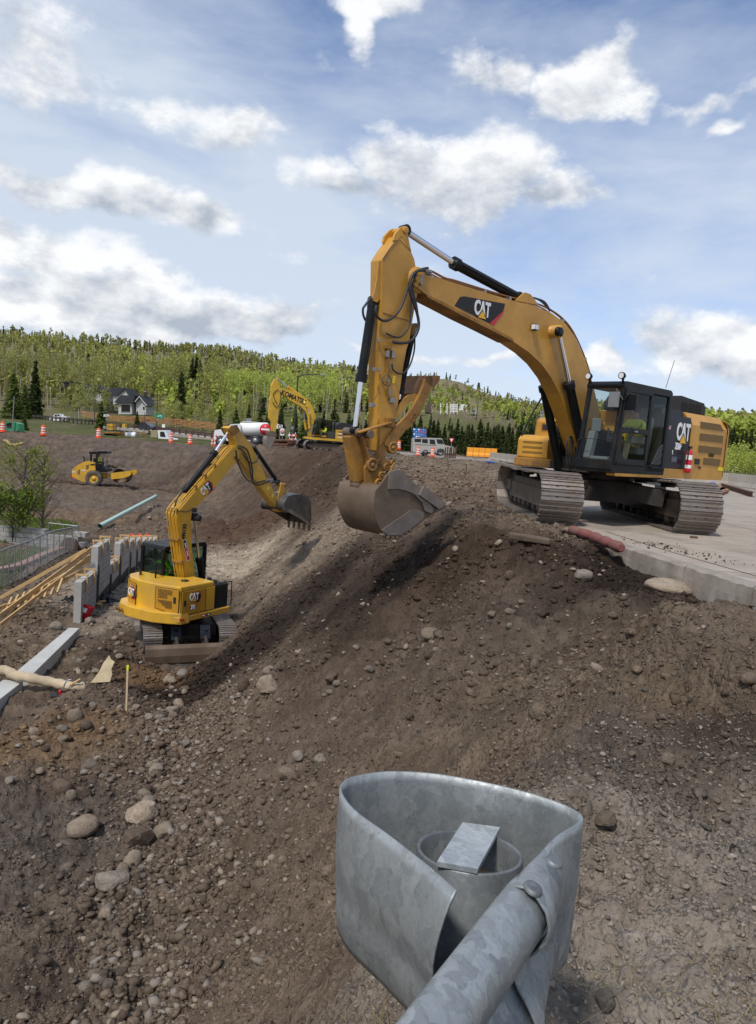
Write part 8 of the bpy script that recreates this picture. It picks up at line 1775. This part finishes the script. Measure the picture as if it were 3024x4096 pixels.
def houses():
    roof = mat('dark_shingle_roof', (.035, .037, .045), .8, var=.15, scale=2); wh = mat('white_render', (.50, .50, .49), .7); bw = mat('brown_cladding', (.10, .07, .055), .8, var=.2, scale=1.5); gs = mat('grey_brown_siding', (.22, .19, .165), .8, var=.15); dk = mat('dark_window', (.012, .012, .015), .15, spec=.7)
    c = sgn((0, 1250), .4843)
    def hs(name, label, Y, spec, fwd=(1, -.12)):
        g = at_y(spec[0][1][0][0]*.4843, 1250+spec[0][1][0][1]*.4843, Y); F = Fr(g, fwd); T = thing(name, label, 'house', F.M); last = T
        for nm, q, y0, y1, m_ in spec:
            mb = MB(); mb.prism(F.poly(c(q), 0), y0, y1); o = mb.build(nm, m_, last if nm in ('pane', 'chimney_cap') else T); last = o if nm in ('window_frame', 'chimney') else T
        return T, F
    T, F = hs('white_house', "white house with dark hipped roof and large dark window behind the timber fence", 205, [
        ('wall', [(978, 840), (978, 742), (1090, 742), (1090, 840)], 0, 7, wh), ('roof', [(950, 745), (1010, 683), (1125, 690), (1108, 748)], -.8, 7.5, roof), ('window_frame', [(996, 826), (996, 755), (1082, 757), (1082, 826)], -.1, 0, wh), ('pane', [(1004, 820), (1004, 761), (1076, 763), (1076, 820)], -.16, -.1, dk),
        ('gable_wall', [(1120, 845), (1120, 738), (1160, 694), (1214, 765), (1200, 770), (1200, 845)], .4, 7, wh), ('gable_roof', [(1112, 738), (1158, 684), (1226, 770), (1216, 772), (1158, 700), (1122, 742)], -.5, 7.2, roof), ('fascia', [(1158, 691), (1222, 768), (1216, 773), (1158, 699), (1124, 741), (1118, 738)], -.6, -.5, wh),
        ('window_frame', [(1175, 800), (1175, 775), (1192, 778), (1192, 802)], .3, .4, wh), ('pane', [(1177, 798), (1177, 778), (1190, 780), (1190, 800)], .24, .3, dk), ('chimney', [(1138, 700), (1138, 645), (1166, 645), (1166, 700)], 2, 3.5, bw)])
    hs('rear_house', "white gabled upper storey with dark roof behind the white house", 222, [('wall', [(935, 760), (935, 688), (970, 690), (1036, 636), (1072, 682), (1072, 700), (935, 762)], 0, 6, wh), ('roof', [(878, 655), (905, 622), (1036, 622), (1078, 682), (1070, 684), (1034, 632), (972, 690), (935, 686), (880, 680)], -.6, 6.5, roof)])
    hs('grey_house', "grey-brown house with long dark roof and pale upper wall left of the white house", 225, [('wall', [(660, 850), (660, 722), (850, 730), (850, 850)], 0, 7, gs), ('upper_wall', [(700, 728), (700, 660), (830, 672), (850, 730)], .1, 7, mat('pale_panel', (.42, .42, .43), .7)), ('roof', [(690, 655), (712, 590), (830, 602), (876, 640), (860, 668), (800, 640), (770, 660)], -.6, 7.5, roof), ('balcony', [(655, 740), (855, 748), (855, 758), (655, 750)], -1.5, 0, bw),
        ('window_frame', [(760, 820), (760, 775), (800, 777), (800, 822)], -.1, 0, bw), ('pane', [(764, 816), (764, 779), (796, 781), (796, 818)], -.15, -.1, dk)])
    hs('brown_house', "narrow brown tower-like house with flat roof at the left, half behind aspens", 228, [('wall', [(530, 830), (530, 580), (598, 580), (598, 830)], 0, 5, bw), ('roof', [(524, 580), (524, 570), (602, 568), (602, 580)], -1, 6, roof), ('window_frame', [(536, 640), (536, 595), (560, 595), (560, 640)], -.1, 0, gs), ('pane', [(539, 636), (539, 599), (557, 599), (557, 636)], -.15, -.1, dk), ('window_frame', [(536, 700), (536, 660), (560, 660), (560, 700)], -.1, 0, gs), ('pane', [(539, 696), (539, 664), (557, 664), (557, 696)], -.15, -.1, dk)])
    # white lattice racks, dark hut and grey hut on the hillside
    k = 0
    for (x0, x1, y0, y1, lb) in ((1762, 1789, 1614, 1651, "left"), (1801, 1829, 1616, 1650, "middle"), (1838, 1866, 1618, 1640, "right")):
        F = Fr(at_y(x0, y1, ghit(x0, y1+4).y-1), (1, 0)); T = thing('snow_rack', "%s one of three white slatted racks on the hillside" % lb, 'slatted rack', F.M, "white slatted racks on the hillside")
        for r in range(5): y = y0+(y1-y0)*(r+.5)/5; mb = MB(); mb.prism(F.poly([(x0, y-2), (x1, y-2), (x1, y+2), (x0, y+2)]), -.1, .1); mb.build('slat', m_whitef, T)
        for x in (x0, (x0+x1)/2, x1): mb = MB(); mb.tube([F.P(x, y0-1), F.P(x, y1+6)], .14, 5); mb.build('upright', m_whitef, T)
    for (q, lb, m_) in (([(1702, 1650), (1702, 1628), (1711, 1615), (1726, 1620), (1726, 1648)], "small dark wooden hut on the hillside left of the white racks", bw), ([(1886, 1655), (1886, 1636), (1898, 1632), (1908, 1640), (1906, 1658)], "small grey-roofed hut on the hillside right of the white racks", mat('hut_grey', (.35, .37, .39), .6))):
        F = Fr(at_y(*q[0], ghit(q[0][0], q[0][1]+2).y-3), (1, 0)); mb = MB(); mb.prism(F.poly(q), 0, 4); o = mb.build('hut', m_); o.matrix_world = F.M; tag(o, lb, 'hut')
houses()
# ================================================================== trees
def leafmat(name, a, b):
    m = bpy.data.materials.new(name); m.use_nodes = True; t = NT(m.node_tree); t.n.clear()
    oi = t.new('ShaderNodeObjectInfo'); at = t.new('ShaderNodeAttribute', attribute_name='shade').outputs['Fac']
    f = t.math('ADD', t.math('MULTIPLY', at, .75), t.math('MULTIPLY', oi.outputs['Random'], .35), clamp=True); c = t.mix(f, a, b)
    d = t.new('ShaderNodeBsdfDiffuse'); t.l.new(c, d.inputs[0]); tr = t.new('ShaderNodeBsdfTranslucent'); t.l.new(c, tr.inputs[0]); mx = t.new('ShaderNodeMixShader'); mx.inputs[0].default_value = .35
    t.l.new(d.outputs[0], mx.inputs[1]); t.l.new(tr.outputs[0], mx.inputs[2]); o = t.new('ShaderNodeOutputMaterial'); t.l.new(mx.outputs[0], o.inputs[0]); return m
mL_asp = leafmat('aspen_leaves', (.27, .27, .085), (.44, .44, .14)); mL_dull = leafmat('bare_aspen_twigs', (.19, .175, .085), (.30, .29, .11)); mL_con = leafmat('conifer_needles', (.03, .045, .018), (.10, .12, .045)); mL_near = leafmat('fresh_leaves', (.08, .13, .022), (.18, .26, .045)); mL_br = leafmat('bright_aspen_leaves', (.34, .40, .08), (.52, .58, .14)); mL_lite = leafmat('young_pine_needles', (.06, .085, .025), (.14, .18, .05))  # the bright pair carries the sunlit tone of the wood in its leaf colour
m_birch = mat('pale_aspen_bark', (.42, .39, .33), .9, var=.2, scale=3); m_bark = mat('dark_bark', (.07, .05, .038), .9, var=.2, scale=3)
def leafcloud(P, S, rs, aspect=1.0, droop=0):
    """quads of size S at P, random orientation; returns verts, faces, shade"""
    n = len(P); u = rs.randn(n, 3); u /= np.linalg.norm(u, axis=1)[:, None]; w_ = rs.randn(n, 3); w_ -= (w_*u).sum(1)[:, None]*u; w_ /= np.linalg.norm(w_, axis=1)[:, None]
    if droop: u[:, 2] *= droop; u /= np.linalg.norm(u, axis=1)[:, None]
    S = np.broadcast_to(S, (n,))[:, None]; V = np.stack([P-u*S*.5*aspect, P+w_*S*.42, P+u*S*.55*aspect, P-w_*S*.42], 1)
    return V
def mesh_quads(name, V, shade, mats, extra=None):
    n = len(V); co = V.reshape(-1, 3).astype(np.float32); nq = n*4
    ev, ef = extra if extra else (np.zeros((0, 3)), [])
    me = bpy.data.meshes.new(name)
    if not ef:
        me.vertices.add(nq); me.vertices.foreach_set('co', co.ravel()); me.loops.add(nq); me.loops.foreach_set('vertex_index', np.arange(nq, dtype=np.int32)); me.polygons.add(n); me.polygons.foreach_set('loop_start', np.arange(0, nq, 4, dtype=np.int32)); me.update()
    for m in mats: me.materials.append(m)
    a = me.attributes.new('shade', 'FLOAT', 'POINT'); a.data.foreach_set('value', np.repeat(shade, 4).astype(np.float32)); return me
def aspen_pts(rs, h, n, spread, base=.35, ncl=14):
    cl = []; 
    for k in range(ncl):
        t = base+(1-base)*rs.rand()**.85; r = spread*h*(.35+.65*math.sin(math.pi*min(1, (t-base)/(1-base)*.85+.12)))*rs.rand()**.5; a = rs.rand()*6.28; cl.append((r*math.cos(a), r*math.sin(a), t*h*.97))
    cl = np.array(cl); i = rs.randint(0, ncl, n); P = cl[i]+rs.randn(n, 3)*np.array([.055, .055, .075])*h; return P, rs.rand(ncl)[i]
def conifer_pts(rs, h, n, w_, base=.06):
    t = base+(1-base)*(1-np.sqrt(rs.rand(n))) ; lay = np.floor(t*16)/16; fr = (t-lay)*16; a = rs.rand(n)*6.28; lobes = 1+.28*np.sin(a*5+lay*40)+.15*rs.randn(n)
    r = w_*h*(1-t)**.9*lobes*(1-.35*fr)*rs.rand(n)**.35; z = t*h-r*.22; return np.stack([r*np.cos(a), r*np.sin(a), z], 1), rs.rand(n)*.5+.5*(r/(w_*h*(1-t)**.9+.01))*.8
def trunk(h, r, mt, bend, name, parent, branches=0, rs=None, bz=.35):
    mb = MB(); pts = [(bend*math.sin(k*.7)*h*.02, bend*math.cos(k*.9)*h*.015, h*k/6) for k in range(7)]; mb.tube(pts, [r*(1-.12*k) for k in range(7)], 6)
    for k in range(branches):
        t = bz+(1-bz)*rs.rand()*.9; z = h*t; a = rs.rand()*6.28; L = h*.2*(1.1-t)+.05*h; p = Vector((0, 0, z)); d = Vector((math.cos(a), math.sin(a), .9+rs.rand()*.6)).normalized(); mb.tube([p, p+d*L*.5, p+d*L+Vector((0, 0, L*.12))], [r*.38, r*.25, r*.08], 4, 0, False)
    return mb.build(name, mt, parent)
def proto_trees():
    PR = {}
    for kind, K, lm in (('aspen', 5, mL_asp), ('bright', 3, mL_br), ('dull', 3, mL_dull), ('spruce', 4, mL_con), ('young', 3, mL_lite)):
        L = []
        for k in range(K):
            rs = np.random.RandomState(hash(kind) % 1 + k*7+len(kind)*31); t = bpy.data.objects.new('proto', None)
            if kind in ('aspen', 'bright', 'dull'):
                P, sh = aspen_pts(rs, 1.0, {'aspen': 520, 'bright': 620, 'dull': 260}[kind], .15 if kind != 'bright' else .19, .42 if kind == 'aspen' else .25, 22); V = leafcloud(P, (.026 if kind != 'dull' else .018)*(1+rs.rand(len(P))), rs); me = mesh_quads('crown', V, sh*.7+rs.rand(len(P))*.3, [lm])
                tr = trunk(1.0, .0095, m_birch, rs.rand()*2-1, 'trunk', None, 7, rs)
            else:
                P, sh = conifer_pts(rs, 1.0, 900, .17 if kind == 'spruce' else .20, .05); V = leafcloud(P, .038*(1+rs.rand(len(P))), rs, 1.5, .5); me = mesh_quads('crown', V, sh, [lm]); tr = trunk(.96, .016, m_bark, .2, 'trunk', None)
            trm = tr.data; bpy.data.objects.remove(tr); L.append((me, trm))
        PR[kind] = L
    return PR
PR = proto_trees()
def tree(kind, x, y, h, label, group, rn, wide=1.0, zoff=-.2, k=None):
    me, tr = PR[kind][rn.randrange(len(PR[kind])) if k is None else k]; name = {'spruce': 'spruce_tree', 'young': 'pine_tree'}.get(kind, 'aspen_tree')
    T = thing(name, label, 'tree', Matrix.Translation((x, y, gz(x, y, False)+zoff)) @ Matrix.Rotation(rn.uniform(0, 6.28), 4, 'Z') @ Matrix.Diagonal((h*wide, h*wide, h, 1)), group)
    inst(me, 'crown', T); inst(tr, 'trunk', T); return T
def hpx(px, py, Y, pyb): return
def individual_trees():
    rn = random.Random(31)
    def at_px(px, Y): d = rayn(px, 1750); return d[0]/d[1]*Y, Y
    named = [('spruce', 716, 200, 1480, 1665, "tall dark spruce standing alone among pale aspens right of the white house"), ('spruce', 136, 190, 1438, 1600, "tall dark spruce at the left in front of the aspens"), ('spruce', 756, 262, 1425, 1520, "left one of the dark spruces rising above the aspens in the middle"),
             ('spruce', 772, 264, 1420, 1520, "middle one of the dark spruces rising above the aspens"), ('spruce', 786, 262, 1432, 1525, "right one of the dark spruces rising above the aspens"), ('spruce', 530, 290, 1440, 1560, "slim dark spruce crown among aspens above the white house"),
             ('young', 50, 150, 1480, 1640, "broad pine behind the left road, nearest the photo edge"), ('young', 95, 160, 1530, 1645, "pine behind the two white pickup trucks"), ('young', 402, 130, 1598, 1712, "bushy dark pine in front of the grey-brown house, beside the chevron board"), ('young', 545, 140, 1640, 1715, "brown-green spruce partly covering the white house's corner"),
             ('young', 96, 88, 1655, 1735, "ragged dark pine beside the green machine"), ('spruce', 876, 105, 1628, 1715, "dark pine at the right end of the timber fence"), ('young', 940, 112, 1625, 1720, "dark pine above the tanker's cab"), ('spruce', 990, 110, 1612, 1720, "dark pine above the tanker's round tank"), ('young', 1035, 115, 1625, 1720, "wide dark pine above the tanker's rear"), ('young', 1065, 108, 1640, 1720, "low pine left of the far excavator's stick"),
             ('spruce', 1120, 112, 1610, 1740, "dark pine between the far excavator's stick and the lamp post"), ('spruce', 1175, 108, 1620, 1745, "dark pine behind the tall street lamp's foot"), ('young', 1215, 106, 1640, 1745, "dark pine under the far excavator's boom"), ('spruce', 1290, 112, 1640, 1745, "dark pine above the far excavator's cab"), ('young', 1345, 110, 1648, 1745, "dark pine right of the far excavator's cab")]
    for kind, px, Y, yt, yb, lb in named:
        x, y = at_px(px, Y); z = gz(x, y, False); top = at_y(px, yt, Y); h = max(2.5, top.z-z); tree(kind, x, y, h, lb, None, rn, 1.15 if kind == 'young' else .95)
    grp = [("aspen in the pale stand behind the houses", "aspens behind the houses", 'aspen', 62, (-60, 880), (236, 300), (11, 17), .8), ("bare-looking aspen at the left edge of the stand", "thin aspens at the left", 'dull', 26, (-60, 360), (236, 290), (12, 17), .75),
           ("bright green aspen on the rise beyond the tanker truck", "bright aspens beyond the tanker", 'bright', 60, (860, 1330), (225, 300), (9, 13), 1.0), ("small green aspen between the road and the stand", "young aspens along the road", 'aspen', 34, (240, 1000), (155, 200), (6, 10), .9),  # bright stand: sunlit patch of forest painted by lighter leaves
           ("dark pine in the row beyond the parked off-road car", "pines beyond the off-road car", 'spruce', 62, (1380, 2240), (112, 138), (4.2, 6.8), 1.0), ("pine of the lighter second row beyond the off-road car", "second row of pines", 'young', 30, (1500, 2300), (140, 168), (4.5, 7.2), .9),
           ("dark pine right of the large excavator's counterweight", "pines at the right edge", 'spruce', 16, (2880, 3150), (125, 150), (6.5, 9), 1.0), ("bright green aspen below the pines at the right edge", "aspens at the right edge", 'bright', 22, (2860, 3140), (92, 112), (3.6, 5.2), 1.1), ("pine seen through the large excavator's cab and boom", "pines behind the large excavator's cab", 'young', 14, (2240, 2880), (115, 145), (4, 6.5), 1.0)]
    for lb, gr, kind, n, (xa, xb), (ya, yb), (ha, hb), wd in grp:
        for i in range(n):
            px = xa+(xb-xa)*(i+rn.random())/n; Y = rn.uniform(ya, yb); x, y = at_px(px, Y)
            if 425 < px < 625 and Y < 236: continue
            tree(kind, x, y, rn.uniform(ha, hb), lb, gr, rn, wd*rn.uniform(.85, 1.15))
individual_trees()
def forest():
    rs = np.random.RandomState(12)
    def add(kindset, X, Y, Hh, Wd, name, label):
        out_ = {}
        n = len(X); Z = H(X, Y, False)
        ks = list(kindset); Vs = []; Sh = []; Mi = []
        proto = []
        for kk, (k, nq, cw, sz, dr) in enumerate(ks):
            for v_ in range(4):
                r2 = np.random.RandomState(100+v_*3+kk)
                if k == 'c': P, sh = conifer_pts(r2, 1.0, nq, cw, .04)
                else: P, sh = aspen_pts(r2, 1.0, nq, cw, .22, 10)
                V = leafcloud(P, sz*(1+r2.rand(nq)), r2, 1.5 if k == 'c' else 1.0, dr); proto.append((V, sh))
        pick = rs.randint(0, len(proto), n)
        for pi, (V, sh) in enumerate(proto):
            m = np.nonzero(pick == pi)[0]
            if not len(m): continue
            a = rs.rand(len(m))*6.28; ca, sa = np.cos(a)[:, None, None], np.sin(a)[:, None, None]; W = V[None]*np.stack([Wd[m], Wd[m], Hh[m]], 1)[:, None, None, :]
            x = W[..., 0]*ca-W[..., 1]*sa+X[m][:, None, None]; y = W[..., 0]*sa+W[..., 1]*ca+Y[m][:, None, None]; z = W[..., 2]+Z[m][:, None, None]
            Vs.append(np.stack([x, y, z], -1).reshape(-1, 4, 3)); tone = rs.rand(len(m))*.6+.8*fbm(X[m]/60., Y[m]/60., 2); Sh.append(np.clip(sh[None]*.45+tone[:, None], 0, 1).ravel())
        return np.concatenate(Vs), np.concatenate(Sh)
    def field(n, a0, a1, r0, r1, prob):
        a = np.radians(rs.uniform(a0, a1, n)); rmax = np.interp(a, _Rx, _RR)*r1; r = r0+(rmax-r0)*rs.rand(n)**.8; X, Y = np.sin(a)*r, np.cos(a)*r; t = (r-r0)/(rmax-r0); k = (rs.rand(n) < prob(np.degrees(a), t, X, Y)) & ~((np.abs(np.degrees(a)+19.3) < 2.6) & (r < 250)); return X[k], Y[k], r[k]
    nz = lambda X, Y, s, o: fbm(X/s+o, Y/s-o, 3)
    def bare(a, t): return np.exp(-((a-6.0)/4.2)**2)*sst(.02, .22, t)         # open hilltop in the middle of the view
    sets = [
        ('aspen_forest', "pale green aspen wood covering the far hillside", mL_asp, [('a', 70, .17, .10, 0)], field(4200, -34, 34, 240, .97, lambda a, t, X, Y: np.clip(.62+1.1*nz(X, Y, 80, 3)-.35*sst(.55, .95, t), .05, 1)*(1-.62*bare(a, t))*np.where(a < -20, 1, .85)*(1+.5*sst(-2, 2, a))), (6, 10), .9),
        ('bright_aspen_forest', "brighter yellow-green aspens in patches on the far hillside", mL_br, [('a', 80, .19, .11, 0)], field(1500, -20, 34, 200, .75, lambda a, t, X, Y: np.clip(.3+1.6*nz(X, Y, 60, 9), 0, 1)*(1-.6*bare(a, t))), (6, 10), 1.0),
        ('thin_aspen_forest', "grey-green leafless aspens on the upper slopes", mL_dull, [('a', 46, .15, .10, 0)], field(3600, -34, 30, 260, 1.0, lambda a, t, X, Y: np.clip(.55+1.2*nz(X, Y, 90, 20), 0, 1)*(1-.75*bare(a, t))), (5, 8), .9),
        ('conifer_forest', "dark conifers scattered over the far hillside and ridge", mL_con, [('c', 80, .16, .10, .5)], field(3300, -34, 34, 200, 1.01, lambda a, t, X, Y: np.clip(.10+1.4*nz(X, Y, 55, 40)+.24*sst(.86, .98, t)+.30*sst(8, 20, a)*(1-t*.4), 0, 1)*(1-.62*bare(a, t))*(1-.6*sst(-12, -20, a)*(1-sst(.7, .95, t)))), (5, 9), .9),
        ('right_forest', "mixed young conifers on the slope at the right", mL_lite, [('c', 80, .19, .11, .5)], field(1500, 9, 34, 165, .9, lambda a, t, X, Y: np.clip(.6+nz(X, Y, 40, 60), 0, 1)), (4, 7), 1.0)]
    for name, lb, m, ks, (X, Y, r), (h0, h1), wd in sets:
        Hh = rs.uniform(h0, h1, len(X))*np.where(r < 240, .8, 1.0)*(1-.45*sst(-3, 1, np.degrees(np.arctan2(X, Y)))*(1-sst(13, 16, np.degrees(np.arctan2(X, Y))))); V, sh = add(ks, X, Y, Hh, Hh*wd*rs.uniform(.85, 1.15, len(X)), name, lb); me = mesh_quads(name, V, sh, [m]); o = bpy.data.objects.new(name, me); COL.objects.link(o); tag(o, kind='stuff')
    # pale standing trunks of the aspen wood
    X, Y, r = field(2600, -34, 14, 225, .9, lambda a, t, X, Y: np.clip(.75-.6*sst(.3, .8, t), .1, 1)*(1-.6*sst(-4, 2, a))); n = len(X); Z = H(X, Y, False); w_ = rs.uniform(.07, .14, n)*np.where(r > 400, 1.7, 1); hh = rs.uniform(6, 12, n)*np.where(X > -10, .45, 1); w_ *= np.where(X > -10, .6, 1); dx = rs.randn(n)*.5
    V = np.stack([np.stack([X-w_, Y, Z-.5], 1), np.stack([X+w_, Y, Z-.5], 1), np.stack([X+dx+w_*.5, Y, Z+hh], 1), np.stack([X+dx-w_*.5, Y, Z+hh], 1)], 1); V2 = V.copy(); V2[:, 0, 1] -= w_; V2[:, 1, 0] = X; V2[:, 1, 1] += w_; V2[:, 0, 0] = X; V2[:, 2, 0] = X+dx; V2[:, 3, 0] = X+dx
    me = mesh_quads('standing_trunks', np.concatenate([V, V2]), np.zeros(2*n), [m_birch]); o = bpy.data.objects.new('standing_trunks', me); COL.objects.link(o); tag(o, kind='stuff')
forest()
def near_trees():
    def big(name, label, px, pyb, zb, ytop, wpx, nleaf, leaf, mt, seed, spreadmul=1, bark=m_bark, branches=60, dens=.35):
        rs = np.random.RandomState(seed); b = at_z(px, pyb, zb); h = at_y(px, ytop, b.y).z-b.z; T = thing(name, label, 'tree', Matrix.Translation(b-Vector((0, 0, .1)))); W = wpx/FPX*b.length/2
        mb = MB(); mb.tube([(0.03*math.sin(k), .02*math.cos(k*2), h*k/7*.93) for k in range(8)], [.085*(1-.12*k)*h/5 for k in range(8)], 8); tips = []
        for k in range(branches):
            t = .14+.8*rs.rand(); z = h*t; a = rs.rand()*6.28; L = W*(.55+.6*rs.rand())*(1.1-.75*abs(t-.45)); p = Vector((0, 0, z)); d = Vector((math.cos(a), math.sin(a), .55+.8*rs.rand())); q = p+d*L*.5; e = p+Vector((d.x*L, d.y*L, d.z*L*1.15)); e.z = min(e.z, h)
            mb.tube([p, q, e], [.022*h/5, .014*h/5, .005], 4, 0, False); tips += [(p, q, e)]
            for j in range(5): s_ = .3+.7*rs.rand(); q0 = q.lerp(e, s_); e2 = q0+Vector(rs.randn(3))*L*.22+Vector((0, 0, L*.12)); mb.tube([q0, e2], [.007, .003], 3, 0, False); tips.append((q0, q0.lerp(e2, .5), e2))
        mb.build('trunk', bark, T)
        P = []
        for k in range(nleaf): a_, q_, e_ = tips[rs.randint(len(tips))]; s_ = rs.rand(); P.append(q_.lerp(e_, s_)+Vector(rs.randn(3))*W*.07)
        P = np.array([p[:] for p in P]); me = mesh_quads('crown', leafcloud(P, leaf*(1+rs.rand(len(P))), rs), rs.rand(len(P)), [mt]); inst(me, 'crown', T)
    big('green_tree', "leafy bright green tree at the left edge above the lawn", 48, 2175, -4.5, 1985, 190, 2300, .07, mL_near, 3)
    big('young_aspen', "tall thin aspen with sparse light leaves left of the bare one", 92, 2172, -4.5, 1795, 200, 2800, .05, leafmat('sparse_leaves', (.18, .22, .035), (.34, .38, .08)), 4, branches=42)
    big('bare_aspen', "almost leafless young tree between the roller and the chain-link fence", 168, 2168, -4.5, 1788, 170, 500, .04, mL_dull, 5, bark=mat('grey_brown_bark', (.19, .155, .12), .9), branches=75)
    # shrub by the culvert and grass tufts
    rs = np.random.RandomState(2); n = 15000; X = rs.uniform(-24, -8, n); Y = rs.uniform(17.5, 42, n); k = grassmask(X, Y) > .45; X, Y = X[k], Y[k]; Z = H(X, Y); hh = rs.uniform(.06, .2, len(X)); w_ = rs.uniform(.012, .025, len(X)); dx, dy = rs.randn(len(X))*.05, rs.randn(len(X))*.05
    V = np.stack([np.stack([X-w_, Y, Z], 1), np.stack([X+w_, Y, Z], 1), np.stack([X+dx+w_*.3, Y+dy, Z+hh], 1), np.stack([X+dx-w_*.3, Y+dy, Z+hh], 1)], 1); me = mesh_quads('grass', V, rs.rand(len(X)), [leafmat('lawn_grass', (.05, .10, .012), (.12, .19, .03))]); o = bpy.data.objects.new('grass', me); COL.objects.link(o); tag(o, kind='stuff')
    # dry straw and a few green blades by the guardrail
    n = 420; c = at_z(1540, 4060, -.35); X = np.concatenate([c.x+rs.randn(n)*.22, 1.2+rs.randn(n)*.35]); Y = np.concatenate([c.y+rs.randn(n)*.18, 1.75+rs.randn(n)*.2]); Z = H(X, Y)+.01; L = rs.uniform(.03, .11, 2*n); a = rs.rand(2*n)*6.28; up_ = rs.rand(2*n)*.5; w_ = .0014
    D = np.stack([np.cos(a)*L, np.sin(a)*L, up_*L], 1); N_ = np.stack([-np.sin(a)*w_, np.cos(a)*w_, 0*a], 1); B = np.stack([X, Y, Z], 1); V = np.stack([B-N_, B+N_, B+D+N_*.3, B+D-N_*.3], 1); me = mesh_quads('dry_grass', V, rs.rand(2*n), [leafmat('dry_blades', (.22, .17, .09), (.38, .31, .18))]); o = bpy.data.objects.new('dry_grass', me); COL.objects.link(o); tag(o, kind='stuff')
near_trees()
